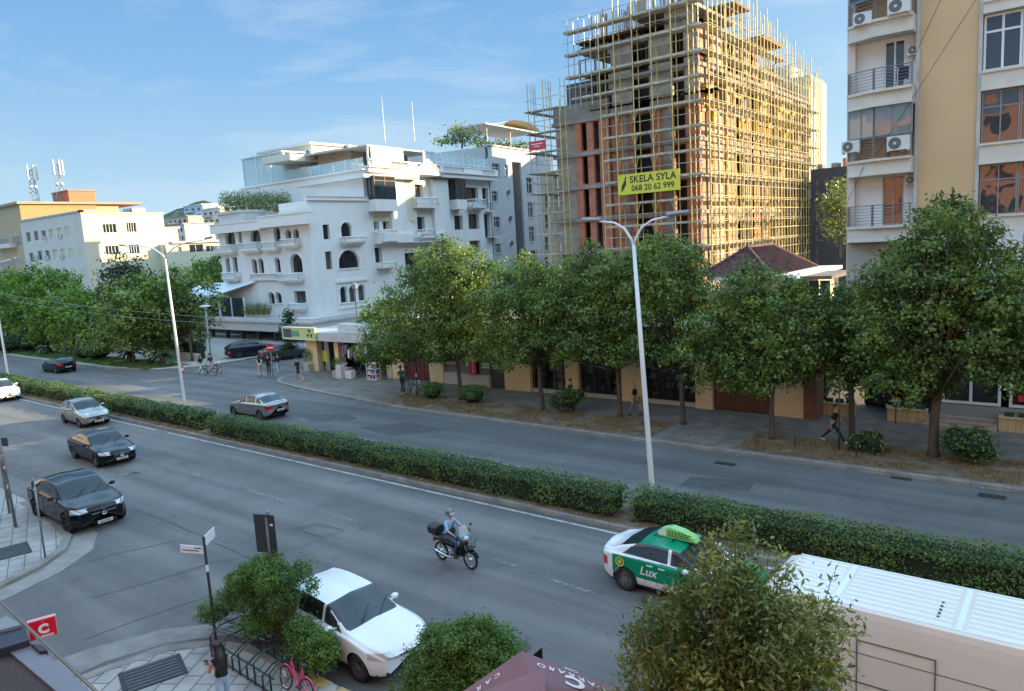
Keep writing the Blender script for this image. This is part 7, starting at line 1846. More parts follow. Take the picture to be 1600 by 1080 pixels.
for z in(.68,.76,.84,.92):
    q=.14+(z-.68)*.25;mb.path([(.62-.1,-q,z),(.62+q,-q,z),(.62+q,q,z),(.62-.1,q,z),(.62-.1,-q,z)],.006,n=4)
for k in range(12):
    a=2*PI*k/12;mb.tube((.64+.11*math.cos(a),.13*math.sin(a),.68),(.64+.17*math.cos(a),.19*math.sin(a),.92),.005,n=3)
mb.box(.52,.76,-.12,.12,.672,.68);mb.build('basket',blk_,mo,local=True)
mb=MB();rows=[[(x,y,z)for y,z in((-.17,.83),(-.2,.95),(-.19,1.06),(-.1,1.12),(.1,1.12),(.19,1.06),(.2,.95),(.17,.83))]for x in(-.62,-.66,-.98,-1.04)]
rows[0]=[(x,y*.9,.97+(z-.97)*.85)for x,y,z in rows[0]];rows[3]=[(x,y*.8,.97+(z-.97)*.75)for x,y,z in rows[3]]
mb.grid(rows,close=True);mb.poly(rows[0]);mb.poly(rows[3][::-1]);mb.build('top_box',blk_,mo,smooth=False,local=True,bevel=.03)
mb=MB();mb.box(-.9,-.5,-.12,.12,.76,.79);mb.tube((-.7,0,.78),(-.7,0,.86),.05,n=6);mb.build('rack',chrome,mo,local=True)
mb=MB();mb.box(-.9,-.86,-.08,.08,.56,.70);mb.build('tail_light',lampr,mo,local=True)
mb=MB();rows=[[(.46-.12*q,y*(1-.3*q),1.0+.3*q)for y in(-.2,-.1,0,.1,.2)]for q in(0,.5,1)];mb.grid(rows);mb.build('windshield',glb,mo,local=True)

# ================================================================ people
skin=mat('skin',(0.42,0.24,0.16),.6,0,.05,6)
def cloth(name,col,var=.12):return mat('cloth_'+name,col,.9,0,var,5,bump=.2,bscale=25)
hair_b=mat('black_hair',(0.010,0.008,0.008),.45,0,.3,30,stretch=(8,8,.6))
def rotp(v,a):return Vector((v.x*math.cos(a)+v.z*math.sin(a),v.y,-v.x*math.sin(a)+v.z*math.cos(a))) # pitch about y (left), positive leans forward
def person(label,loc,rz,top,bottom,shoes,h=1.75,legs=((18,8),(-22,14)),arms=((-14,12),(16,18)),lean=3,sleeves=.5,longpants=1.0,hair=hair_b,hairlen=0,seatz=None,build=1.0,turn=0,group=None,skirt=None,armout=(8,8),helmet=None,fingers=True,headpitch=0):
    """legs: (hip swing, knee bend) right then left in degrees, forward positive; arms: (shoulder swing, elbow bend)"""
    t=thing('person',label,'person',loc,rz,group);s=h/1.75;V=Vector
    hipz=.93
    P={};E=[];RD={}
    def add(n,p,r,par=None):P[n]=p;RD[n]=r;(E.append((par,n))if par else None)
    # legs from a pelvis; height set afterwards so the lower foot touches the ground
    pel=V((0,0,hipz));add('pelvis',pel,.125*build)
    L=R(lean);up=lambda x,y,z:pel+rotp(V((x,y,z)),L)
    add('waist',up(0,0,.16),.112*build,'pelvis');add('chest',up(.01,0,.34),.135*build,'waist');add('neckbase',up(0,0,.50),.075,'chest');add('neck',up(.015,0,.56),.052,'neckbase')
    hp=R(lean*.4+headpitch);nk=P['neck']
    add('jaw',nk+rotp(V((.025,0,.06)),hp),.070,'neck');add('skull',nk+rotp(V((.0,0,.145)),hp),.093,'jaw');add('crown',nk+rotp(V((-.01,0,.205)),hp),.070,'skull')
    feet=[]
    for sd,nm,(ha,kb)in((-1,'r',legs[0]),(1,'l',legs[1])):
        hpj=pel+V((0,sd*.095,-.04));a=R(ha);k=hpj+V((math.sin(a),sd*.01,-math.cos(a)))*.43;a2=R(ha-kb);an=k+V((math.sin(a2),0,-math.cos(a2)))*.42
        fa=R(ha-kb)*.5;toe=an+V((.16,sd*.02,-.055+(.0 if a2>-.3 else-.05)))
        add('hip'+nm,hpj,.088*build,'pelvis');add('th'+nm,hpj.lerp(k,.45),.078*build,'hip'+nm);add('knee'+nm,k,.056,'th'+nm);add('calf'+nm,k.lerp(an,.35),.054,'knee'+nm);add('ank'+nm,an,.038,'calf'+nm);add('toe'+nm,toe,.034,'ank'+nm);feet.append(min(an.z-.07,toe.z-.03))
        add('heel'+nm,an+V((-.045,0,-.035)),.034,'ank'+nm)
    hands=[]
    for sd,nm,(sa,eb)in((-1,'r',arms[0]),(1,'l',arms[1])):
        sh=up(0,sd*.175*build,.45);a=R(sa);ao=R(armout[0 if sd<0 else 1]);d=V((math.sin(a)*math.cos(ao),sd*math.sin(ao),-math.cos(a)*math.cos(ao)));el=sh+d*.285
        a2=R(sa+eb);d2=V((math.sin(a2),sd*math.sin(ao)*.3-sd*(.25 if eb>50 else 0),-math.cos(a2))).normalized();wr_=el+d2*.245;pm=wr_+d2*.075
        add('shl'+nm,sh,.062*build,'chest');add('uarm'+nm,sh.lerp(el,.5),.050,'shl'+nm);add('elb'+nm,el,.040,'uarm'+nm);add('fore'+nm,el.lerp(wr_,.4),.038,'elb'+nm);add('wri'+nm,wr_,.025,'fore'+nm);add('palm'+nm,pm,.030,'wri'+nm)
        hands.append((pm,d2,sd))
    names=list(P);idx={n:i for i,n in enumerate(names)}
    dz=-min(feet)if seatz is None else seatz-hipz
    me=bpy.data.meshes.new('tmp');me.from_pydata([(P[n]+V((0,0,dz)))*s for n in names],[(idx[a],idx[b_])for a,b_ in E],[])
    o=bpy.data.objects.new('tmp',me);C.objects.link(o);o.modifiers.new('s','SKIN');sk=me.skin_vertices[0].data
    for n in names:sk[idx[n]].radius=(RD[n]*s,RD[n]*s*(1.25 if n in('pelvis','waist','chest')else 1));sk[idx[n]].use_root=(n=='pelvis')
    for n in('pelvis','waist','chest'):sk[idx[n]].radius=(RD[n]*s*1.22,RD[n]*s*.86)
    ss=o.modifiers.new('u','SUBSURF');ss.levels=2;ss.render_levels=2
    bpy.context.view_layer.update();dg=bpy.context.evaluated_depsgraph_get();body=bpy.data.meshes.new_from_object(o.evaluated_get(dg));bpy.data.objects.remove(o);bpy.data.meshes.remove(me)
    vs=[tuple(v.co)for v in body.vertices];fs=[list(p.vertices)for p in body.polygons]
    segs=[(a,b_,(P[a]+V((0,0,dz)))*s,(P[b_]+V((0,0,dz)))*s)for a,b_ in E]
    mats_=[skin,top,bottom,shoes];mi=[]
    for f in fs:
        c=V((0,0,0))
        for v in f:c+=V(vs[v])
        c/=len(f);best=None
        for a,b_,p,q in segs:
            d=q-p;tt=max(0,min(1,(c-p).dot(d)/d.length_squared));dd=(c-(p+d*tt)).length
            if best is None or dd<best[0]:best=(dd,b_,tt,a)
        n,tt=best[1],best[2];k=0
        if n in('waist','chest')or(n=='neckbase' and tt<.75)or n.startswith('shl'):k=1
        if n=='waist' and tt<.35 or n.startswith('hip')or n.startswith('th'):k=2
        if n.startswith('knee'):k=2 if longpants>.45 or tt<longpants*2 else 0
        if n.startswith('calf')or n.startswith('ank'):k=2 if longpants>.9 else 0
        if n.startswith('toe')or n.startswith('heel'):k=3
        if n.startswith('uarm'):k=1 if sleeves>.1 else 0
        if n.startswith('elb'):k=1 if tt<sleeves*2-.2 else 0
        if n.startswith('fore')or n.startswith('wri'):k=1 if sleeves>.9 else 0
        mi.append(k)
    mb=MB();mb.v=vs;mb.f=fs;mb.m=mi
    if fingers:
        for pm,d2,sd in hands:
            pm=pm+V((0,0,dz));side=V((1,0,0))-d2*d2.x;side=side.normalized()if side.length>.2 else V((0,0,1));inn=d2.cross(side).normalized()*(-sd)
            for k,(o_,ln)in enumerate(((-.026,.062),(-.009,.078),(.009,.082),(.026,.074))):
                b0=pm+side*o_+d2*.015;mb.path([(b0)*s,(b0+d2*ln*.45+inn*.004)*s,(b0+d2*ln*.8+inn*.02)*s,(b0+d2*ln*.95+inn*.035)*s],[.0095*s,.009*s,.008*s,.006*s],n=6,m=0)
            b0=pm+side*.02-d2*.03;mb.path([b0*s,(b0+side*.028+d2*.02)*s,(b0+side*.034+d2*.045+inn*.012)*s],[.011*s,.010*s,.008*s],n=6,m=0)
    # face: nose, eyes, ears
    hd=(P['skull']+V((0,0,dz)));f_=lambda x,y,z:(hd+rotp(V((x,y,z)),hp))*s
    mb.path([f_(.086,0,.0),f_(.105,0,-.03),f_(.088,0,-.045)],[.010*s,.015*s,.010*s],n=6,m=0)
    for y in(-1,1):mb.ball(f_(-.005,y*.093,-.02),.018*s,.008*s,.028*s,8,m=0)
    o=mb.build('body',mats_,t,smooth=True,local=True)
    if not helmet:
        k=MB()
        for y in(-1,1):k.ball(f_(.086,y*.034,.0),.008*s,.013*s,.007*s,8)
        k.build('eyes',dark_in,t,local=True)
        k=MB();k.ball(f_(.080,0,-.072),.006*s,.024*s,.006*s,8);k.build('mouth',mat('lips',(0.3,0.1,0.08),.5,0,0),t,local=True)
        k=MB();rows=[]
        for i in range(7):
            a=PI/2*(i/6)*1.18;rows.append([f_(-.016+(.105 if math.cos(b_)<.3 else .092)*math.sin(a)*math.cos(b_),.101*math.sin(a)*math.sin(b_),.04+.088*math.cos(a)+(.0 if math.cos(b_)<.4 else .03*math.sin(a)))for b_ in np.linspace(0,2*PI,16,endpoint=False)])
        k.grid(rows,close=True)
        if hairlen:
            bx_=[(.02,1.0),(-.08,1.02),(-.17,1.15),(-.28,1.2),(-.28-hairlen*.5,1.05),(-.28-hairlen,.55)]
            rr_=[]
            for zz,q in bx_:
                rr_.append([f_(-.055-(.03 if zz<-.15 else 0)-.075*q*math.cos(b_)*(1 if math.cos(b_)>0 else .35),.105*q*math.sin(b_),zz+.02*math.sin(b_*7))for b_ in np.linspace(0,2*PI,18,endpoint=False)])
            k.grid(rr_,close=True);k.poly(rr_[-1])
        k.build('hair',hair,t,smooth=True,local=True)
    return t,P,dz,s,f_
blackc=cloth('black',(0.012,0.012,0.014));whitec=cloth('white',(0.55,0.55,0.55));denim=cloth('denim',(0.055,0.085,0.15));paleden=cloth('pale_denim',(0.33,0.42,0.55));pink=cloth('pink',(0.55,0.25,0.25));teal=cloth('teal',(0.05,0.20,0.17));greyc=cloth('grey',(0.16,0.16,0.17));lblue=cloth('light_blue',(0.25,0.42,0.62));navyc=cloth('navy',(0.015,0.02,0.04));whs=mat('white_shoe',(0.6,0.6,0.6),.6,0,0);bls=mat('black_shoe',(0.02,0.02,0.02),.5,0,0);greenp=cloth('dark_green',(0.02,0.045,0.04))
# woman in the foreground, from behind, looking at a phone
wg_=G(340,1007,1.78)
wt,P_,dz_,s_,ff_=person('long-haired woman in a black top and pale denim shorts looking at a phone',(wg_.x,wg_.y,.12),R(172),blackc,paleden,whs,h=1.66,legs=((10,6),(-8,6)),arms=((16,70),(18,74)),armout=(10,10),sleeves=.0,longpants=.35,hairlen=.34,lean=2,build=.92,headpitch=14)
hp_=(P_['palml']+Vector((.05,-.03,dz_+.03)))*s_
q=thing('phone','dark phone in the hand of the long-haired woman','phone',Vector((wg_.x,wg_.y,.12))+Matrix.Rotation(R(172),3,'Z')@hp_,R(172));mb=MB();mb.T=Matrix.Rotation(R(-35),4,'Y');mb.box(-.075,.075,-.037,.037,-.004,.004);mb.build('body',blk_,q,local=True,bevel=.003)
# rider
rw_=Matrix.Translation((-14.8,15.42,0))@Matrix.Rotation(R(-3),4,'Z')
rp=rw_@Vector((-.22,0,0))
rt_,P2,dz2,s2,f2=person('motorbike rider in a light blue shirt, jeans and a grey helmet',(rp.x,rp.y,0),R(-3),lblue,denim,bls,h=1.72,legs=((72,92),(72,92)),arms=((38,38),(44,34)),armout=(18,18),sleeves=.55,seatz=.93,lean=6,helmet=True)
mb=MB();mb.ball(f2(-.005,0,.03),.135,.125,.14,16);hm_=mb.build('helmet',mat('helmet_grey',(0.16,0.17,0.18),.3,.3,.1,6,coat=.5),rt_,smooth=True,local=True)
mb=MB();mb.grid([[f2(.10+.045*math.cos(b_),.125*math.sin(b_),z)for b_ in np.linspace(-1.1,1.1,9)]for z in(.06,.02,-.03)]);mb.build('visor',mat('visor',(0.55,0.6,0.62),.08,0,0,coat=1),rt_,smooth=True,local=True)
mb=MB();ch=(P2['chest']+Vector((0,0,dz2)))*s2
mb.path([ch+Vector((-.02,.15,.12)),ch+Vector((.11,.05,.04)),ch+Vector((.14,-.05,-.12)),ch+Vector((.05,-.15,-.2)),ch+Vector((-.12,-.02,-.06)),ch+Vector((-.1,.12,.08))],.014,n=4)
mb.box(ch.x+.10,ch.x+.17,ch.y-.14,ch.y+.06,ch.z-.24,ch.z-.10);mb.build('cross_bag',blk_,rt_,local=True)
# pedestrians on the far side
def ped(px,py,rz,label,top,bottom,shoes=bls,z=.12,**k):
    g=G(px,py,z);k.setdefault('fingers',True);return person(label,(g.x,g.y,z),R(rz),top,bottom,shoes,**k)[0]
ped(467,594,200,'person in a black t-shirt, black shorts and white shoes striding toward the side street',blackc,blackc,whs,longpants=.45,h=1.8,legs=((26,6),(-24,18)))
ped(407,589,150,'woman in a light top and long pink trousers at the crossing',whitec,pink,z=.01,h=1.68,hairlen=.2)
ped(421,587,150,'person all in black between the woman in pink and the no entry sign',blackc,blackc,z=.01,h=1.78)
pb=ped(436,585,150,'person in a navy top and pale trousers right of the no entry sign',navyc,paleden,z=.01,h=1.72)
ped(480,560,95,'person in a white shirt and dark blue trousers walking away beside the kiosk wall',whitec,denim,z=.12,h=1.78)
ped(315,585,20,'woman in a black top and white trousers holding the bicycle by the lamp',blackc,whitec,z=.01,h=1.68,hairlen=.2)
ped(331,583,190,'person in a dark top and reddish trousers behind the black bicycle',navyc,pink,z=.01,h=1.7)
ped(629,613,170,'person in a teal t-shirt and dark trousers walking past the oxblood gate',teal,greenp,h=1.78,legs=((20,6),(-20,14)))
ped(636,612,168,'person in a grey-green shirt half hidden behind the one in teal',cloth('sage',(0.10,0.15,0.14)),greyc,h=1.7,legs=((-16,6),(18,14)))
ped(891,640,10,'man in black leaning on one arm behind the loose shrub',blackc,greyc,h=1.75,arms=((70,10),(10,20)),armout=(30,8),lean=8)
ped(992,650,15,'bald man in a black t-shirt and grey trousers walking left of the tall lamp',blackc,greyc,h=1.78,hair=skin,legs=((-16,8),(20,10)))
ped(1303,692,5,'person in a black top and black trousers striding with white shoes by the thin post',blackc,blackc,whs,h=1.80,legs=((34,6),(-32,14)),arms=((-20,15),(22,22)),lean=5)
for i,(px,py,rz,tp,bt,lb)in enumerate(((568,585,80,navyc,denim,'customer in a navy top bending over the stand of the kiosk'),(581,587,100,blackc,skin,'customer with bare legs and a black top at the kiosk display'),(575,583,60,greyc,navyc,'third customer half hidden at the kiosk display'),(1040,620,180,blackc,blackc,'dark figure standing inside the shop window right of the lamp'))):
    ped(px,py,rz,lb,tp,bt,h=1.68,lean=12 if i<2 else 3,z=.12 if i<3 else .35)

# ================================================================ street furniture
lampw=mat('lamp_paint',(0.62,0.63,0.64),.45,.1,.06,2);galv=mat('galvanised',(0.25,0.26,0.27),.5,.5,.15,4);darkpost=mat('dark_post',(0.05,0.055,0.06),.5,.3,.1,4)
def biglamp(label,base,H_,spread,lean=(0,0),paintm=None,droop=False,w=1.0):
    b=Vector(base);t=thing('street_lamp',label,'street lamp',b);pm=paintm or lampw;tl=Vector((lean[0],lean[1],0))
    mb=MB();mb.path([b,b+Vector((0,0,.3)),b+tl*.5+Vector((0,0,H_*.5)),b+tl+Vector((0,0,H_))],[.12*w,.10*w,.085*w,.062*w],n=10);mb.build('pole',pm,t,smooth=True)
    mb=MB();mb.lathe([(.22,0),(.22,.03),(.13,.05),(.13,.2)],12,T=Matrix.Translation(b));mb.build('base_plate',pm,t)
    top=b+tl+Vector((0,0,H_-.1))
    for sy in(-1,1):
        d=spread*sy;mb=MB();e=top+d+Vector((0,0,.92));mb.path([top,top+d*.06+Vector((0,0,.25)),top+d*.25+Vector((0,0,.62)),top+d*.55+Vector((0,0,.84)),e],[.055*w,.05*w,.045*w,.04*w,.035*w],n=8);mb.build('arm',pm,t,smooth=True)
        dn=d.normalized();sd=Vector((-dn.y,dn.x,0));p0=e-dn*.05
        def hp4(x,y,z):return p0+dn*x+sd*y+Vector((0,0,z))
        mb=MB();rows=[[hp4(x,y,z+x*.06)for y,z in((-q*.5,0),(-q,.05),(-q*.6,.11),(0,.13),(q*.6,.11),(q,.05),(q*.5,0))]for x,q in((-.02,.05),(.12,.12),(.45,.14),(.65,.10),(.72,.03))]
        mb.grid(rows);mb.poly(rows[0]);mb.poly(rows[-1]);hd=mb.build('lamp_head',galv,t,smooth=True)
        mb=MB();mb.poly([hp4(.1,-.09,.0),hp4(.6,-.09,.03),hp4(.6,.09,.03),hp4(.1,.09,.0)]);mb.build('lens',glb,hd)
    return t
biglamp('tall white twin-armed street lamp in the gap of the median hedge',(-11.64,22.2,.1),9.2,Vector((1.25,.1,0)),lean=(-.42,0))
biglamp('twin-armed street lamp in the left hedge, warm sunlight on its pole',(-43.14,22.2,.1),9.8,Vector((4.4,.2,0)),w=.95,lean=(-.22,0))
biglamp('twin-armed street lamp at the left edge, mostly outside the picture',(-72.4,22.2,.1),9.6,Vector((4.4,.2,0)),w=.95,lean=(-.2,0))
def post(name,label,cat,px,py,h,r,z=.12,lean=(0,0),m_=None,base=True):
    b=G(px,py,z);t=thing(name,label,cat,b);mb=MB();e=b+Vector((lean[0],lean[1],h));mb.path([b,e],r,n=8);mb.build('pole',m_ or galv,t,smooth=True)
    if base:mb=MB();mb.lathe([(r*2.2,0),(r*2.2,.02),(r*1.1,.03)],10,T=Matrix.Translation(b));mb.build('base',m_ or galv,t)
    return t,b,e
# small globe lamp by the hotel
t,b,e=post('street_lamp','slender lamp with a flat round top beside the parked dark suv','street lamp',331,571,5.2,.06,z=.1)
mb=MB();mb.lathe([(.04,-.1),(.30,.10),(.48,.18),(.44,.24),(.02,.28)],14,T=Matrix.Translation(e));mb.build('lamp_head',lampw,t)
t,b,e=post('street_lamp','thin dark lamp post behind the kiosk with its top in front of the hotel','street lamp',565,575,6.5,.05,m_=darkpost)
mb=MB();mb.lathe([(.05,-.05),(.22,.0),(.25,.35),(.02,.5)],12,T=Matrix.Translation(e));mb.build('lamp_head',galv,t)
# stickered pole and sign at the left
t,b,e=post('stickered_pole','leaning pole covered in stickers on the left pavement','pole',25,824,5.2,.055,lean=(-.15,-.1))
mb=MB();rnd=random.Random(3)
for k in range(34):
    mb=MB();q=rnd.uniform(.12,.6);p=b.lerp(e,q);a=rnd.uniform(-2.2,-.2);mb.T=Matrix.Translation(p)@Matrix.Rotation(a,4,'Z');mb.poly([(.058,-.03,-.05),(.058,.03,-.05),(.058,.03,.06),(.058,-.03,.06)]);mb.build('sticker',mat('sticker_%d'%(k%3),((.08,.08,.1),(.6,.58,.56),(.35,.1,.08))[k%3],.6,0,.1,14),t)
t,b,e=post('sign_post','post behind the stickered pole carrying a dark sign','sign post',15,802,4.6,.045,lean=(-.1,0))
mb=MB();c=b.lerp(e,.62);mb.T=Matrix.Translation(c+Vector((.35,0,.1)))@Matrix.Rotation(R(18),4,'Z');mb.box(-.38,.38,-.015,.015,-.17,.17);mb.build('sign_plate',darkpost,t)
t,b,e=post('street_name_post','thin post with two dark name plates in front of the coupe suv','sign post',71,872,2.75,.032)
for a,l,o_ in((R(160),.42,-.0),(R(-28),.38,.0)):
    mb=MB();mb.T=Matrix.Translation(e+Vector((0,0,-.16)))@Matrix.Rotation(a,4,'Z');mb.box(.03,.03+l,-.01,.01,-.11,.12);mb.build('name_plate',darkpost,t)
# white street name sign
c0=G(283,873,2.55)
t=thing('street_name_sign','white street name plates on a dark post at the near corner','sign',(-16.9,8.75,.12))
b=Vector((-16.9,8.75,.12));mb=MB();mb.path([b,b+Vector((0,0,2.75))],.035,n=8);mb.build('pole',darkpost,t)
mb=MB();mb.lathe([(.037,0),(.037,.18)],8,T=Matrix.Translation(b+Vector((0,0,1.85))));mb.build('white_band',whitef,t)
top=b+Vector((0,0,2.62));dl=Vector((-.93,-.37,0)).normalized()
f_=F((top.x,top.y),math.atan2(-dl.y,-dl.x))
mb=MB();mb.fb(f_,-.72,-.04,2.42,2.62,-.01,.01);o=mb.build('name_plate',whitef,t)
for r_,(z,L_)in enumerate(((2.56,.22),(2.49,.5))):
    mb=MB();k=6 if r_==0 else 13
    for i in range(k):u=(-.30 if r_==0 else-.66)+i*L_/k;mb.fb(f_,u,u+L_/k*.7,z-.018,z+.018,.01,.012)
    mb.build('plate_lettering',ink,o)
d2=Vector((-.62,.78,0)).normalized();mb=MB();s_=Vector((-d2.y,d2.x,0))*.01
q=[top+d2*.04+Vector((0,0,.12)),top+d2*.66+Vector((0,0,.12)),top+d2*.66+Vector((0,0,-.14)),top+d2*.04+Vector((0,0,-.14))];mb.prism([p-s_ for p in q],s_*2);mb.build('name_plate',whitef,t)
# big sign seen from behind
t=thing('road_sign','back of a tall dark road sign standing behind the arched bush','road sign',(-15.1,9.45,.12));b=Vector((-15.1,9.45,.12))
mb=MB();mb.path([b,b+Vector((0,0,3.5))],.045,n=8);mb.build('pole',galv,t)
fs_=F((b.x,b.y),R(20));mb=MB();mb.fb(fs_,-.36,.2,2.62,3.56,.05,.08);mb.build('sign_plate',mat('sign_back',(0.028,0.034,0.045),.6,.2,.1,2),t)
mb=MB()
for z in(2.75,3.3):mb.fb(fs_,-.07,.07,z,z+.05,.0,.05)
mb.fb(fs_,-.03,.03,2.6,3.5,.08,.10);mb.build('bracket',galv,t)
mb=MB();mb.fb(fs_,.08,.16,3.3,3.35,.081,.083);mb.build('sticker',whitef,t)
# no entry sign
t,b,e=post('no_entry_sign','round red no entry sign on a thin post at the corner of the side street','road sign',427,590,2.4,.03,z=.01)
dv=(CAM-e);dv.z=0;T=Matrix.Translation(e)@dv.to_track_quat('Z','Y').to_matrix().to_4x4()
mb=MB();mb.lathe([(.001,.03),(.33,.03),(.33,.0),(.001,0)],24,T=T);d_=mb.build('disc',mat('sign_red',(0.5,0.02,0.02),.5,0,0),t)
mb=MB();mb.T=T;mb.box(-.23,.23,-.06,.06,.031,.036);mb.T=None
dd=e+dv.normalized()*.034;sd=Vector((-dv.y,dv.x,0)).normalized();mb=MB();q=[dd+sd*x+Vector((0,0,z))for x,z in((-.24,-.055),(.24,-.055),(.24,.055),(-.24,.055))];mb.prism(q,dv.normalized()*.006);mb.build('white_bar',whitef,d_)
# thin poles in the verge
post('thin_pole','thin post on the verge next to the striding person in black','pole',1311,704,3.0,.03,m_=darkpost)
t,b,e=post('thin_pole','thin dark post with a pale tag beside the parked bicycle','pole',653,620,2.6,.035,m_=darkpost)
mb=MB();mb.lathe([(.037,0),(.045,.2)],8,T=Matrix.Translation(b.lerp(e,.5)));mb.build('tag',whitef,t)
post('short_post','short dark stake on the dry verge left of the garage tree','stake',1242,700,.8,.02,m_=darkpost);post('short_post','second short stake beside the low sparse shrub','stake',1338,716,.7,.02,m_=darkpost)
g=G(286,585);t=thing('traffic_cone','red and white marker post at the corner of the lawn','cone',g);mb=MB();mb.lathe([(.2,0),(.2,.04),(.09,.05),(.075,.85),(.02,.92)],12,T=Matrix.Translation(g));mb.build('body',mat('cone_red',(0.6,0.06,0.03),.6,0,.05,3),t)
mb=MB();mb.lathe([(.088,.32),(.082,.55)],12,T=Matrix.Translation(g));mb.build('white_band',whitef,t)
# advertising case under the left trees
g=G(111,551);t=thing('advertising_case','lit advertising case with a dark frame under the leaning tree','advertising case',(g.x,g.y,.1));fa=F((g.x,g.y),R(0))
mb=MB()
for u in(-1.2,1.1):mb.fb(fa,u,u+.12,.1,3.2,-.1,.1)
mb.fb(fa,-1.2,1.22,3.2,3.5,-.2,.2);mb.fb(fa,-1.08,1.1,.1,.5,-.08,.08);mb.build('frame',darkpost,t)
mb=MB();mb.fb(fa,-1.08,1.1,.5,3.2,-.05,.04);mb.build('poster',mat('poster',(0.16,0.2,0.10),.5,0,.3,.8,col2=(.36,.33,.2)),t)
mb=MB();mb.fb(fa,-.9,.9,.6,1.0,.04,.05);mb.build('poster_band',mat('poster_green',(0.25,0.4,0.05),.5,0,.1,3),t)
# low garden wall and railing behind the lawn
gw=thing('garden_wall','long low pale wall with a dark hedge behind the lawn at the left','wall',(-78,39,0));a_,b_=G(120,541),G(310,566)
mb=MB();d=(b_-a_).normalized();n_v=Vector((d.y,-d.x,0));mb.prism([a_+Vector((0,0,.1)),b_+Vector((0,0,.1)),b_+Vector((0,0,.75)),a_+Vector((0,0,.75))],n_v*-.3);mb.build('wall',mat('pale_wall',(0.50,0.46,0.38),.9,0,.1,1),gw)
mb=MB();mb.prism([a_-n_v*-.0+Vector((0,.5,.1)),b_+Vector((-1,.5,.1)),b_+Vector((-1,.5,1.6)),a_+Vector((0,.5,1.6))],Vector((0,.8,0)));mb.build('clipped_hedge',mat('dark_hedge',(0.014,0.028,0.012),.95,0,.5,7,bump=1,bscale=9,bdist=.2),gw)

# kiosk at the corner
kx0,kx1=su(483,578),su(612,590)
ks=thing('corner_kiosk','small corner kiosk with beige pillars, a lime sign and goods hung outside','kiosk',S.P((kx0+kx1)/2,.1,-2))
S.P(0,0)
KO=F(S.P(0,0,0.2),0.0)
mb=MB()
for a,b_ in((483,500),(527,533),(606,613)):mb.fb(S,su(a,580),su(b_,582),.1,3.1,-.6,.1)
mb.fb(S,kx0,kx0+.3,.1,3.1,-6,-.6);mb.build('pier',beige_r,ks)
mb=MB();mb.fb(S,kx0-.4,kx1+.1,3.1,3.4,-6.5,.6);mb.build('roof',mat('kiosk_roof',(0.40,0.39,0.37),.9,0,.15,1),ks)
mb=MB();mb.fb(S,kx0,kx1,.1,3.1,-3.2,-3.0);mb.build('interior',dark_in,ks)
mb=MB();mb.fb(S,su(512,580),kx1+.1,2.75,3.3,.62,.72);mb.build('fascia',mat('kiosk_fascia',(0.5,0.46,0.44),.7,0,.15,2),ks)
mb=MB();mb.fb(S,su(540,580),kx1,3.42,4.1,-.5,.4);mb.build('rolled_awning',mat('awning_white',(0.55,0.56,0.55),.7,0,.15,3),ks)
mb=MB();mb.fb(S,su(505,580),su(512,580),.15,2.6,-.4,-.3);mb.fb(S,su(520,580),su(527,580),.15,2.6,-.4,-.3);mb.build('door_frame',greyf,ks)
window(S,(su(500,580)+.05,.4,su(512,580),2.7),ks,gl_dark,greyf,rev=.4,mull=0,name='shop_window')
mb=MB();mb.fb(S,su(502,580),su(509,580),.9,1.8,-.3,-.28);mb.build('yellow_poster',mat('poster_yellow',(0.5,0.45,0.03),.7,0,.2,3),ks)
# lime sign box sticking out beyond the corner
sg=thing('kiosk_sign','long lime and white sign box on the corner of the kiosk roof','sign',S.P(kx0,3.0,.7));ua_,ub_=su(462,576),su(512,582)
mb=MB();mb.fb(S,ua_,ub_,2.85,3.75,.75,.9);mb.build('box',mat('lime_board',(0.45,0.52,0.20),.5,0,.1,1),sg)
um2=ua_+(ub_-ua_)*.28;mb=MB();mb.fb(S,ua_+.1,um2,2.95,3.65,.9,.91);mb.build('dark_panel',mat('sign_dark',(0.04,0.07,0.08),.4,0,.1,2),sg)
mb=MB()
for i in range(6):u=um2+.05+i*.17;mb.fb(S,u,u+.11,3.05,3.55-(i%2)*.08,.9,.915)
mb.build('sign_bars',mat('teal_bars',(0.05,0.25,0.22),.5,0,0),sg)
mb=MB();uu=ua_+(ub_-ua_)*.84;T=MF(S,uu,3.3,.915)
for k in range(3):
    a=PI/2+k*2*PI/3;pp=[T@Vector((.04*math.cos(a),.04*math.sin(a),0))]+[T@Vector((.36*math.cos(a+e),.36*math.sin(a+e),0))for e in(-.5,-.25,0,.25,.5)];mb.poly(pp)
mb.build('three_blade_mark',ink,sg)
mb=MB();mb.fb(S,ua_-.04,ub_+.04,3.75,3.8,.7,.93);mb.fb(S,ua_-.04,ub_+.04,2.8,2.85,.7,.93);mb.fb(S,ua_-.05,ua_,2.8,3.8,.72,.92);mb.build('frame',whitef,sg)
acf(S,530,524,-1.2,'outdoor unit standing on the roof of the corner kiosk',1.4)
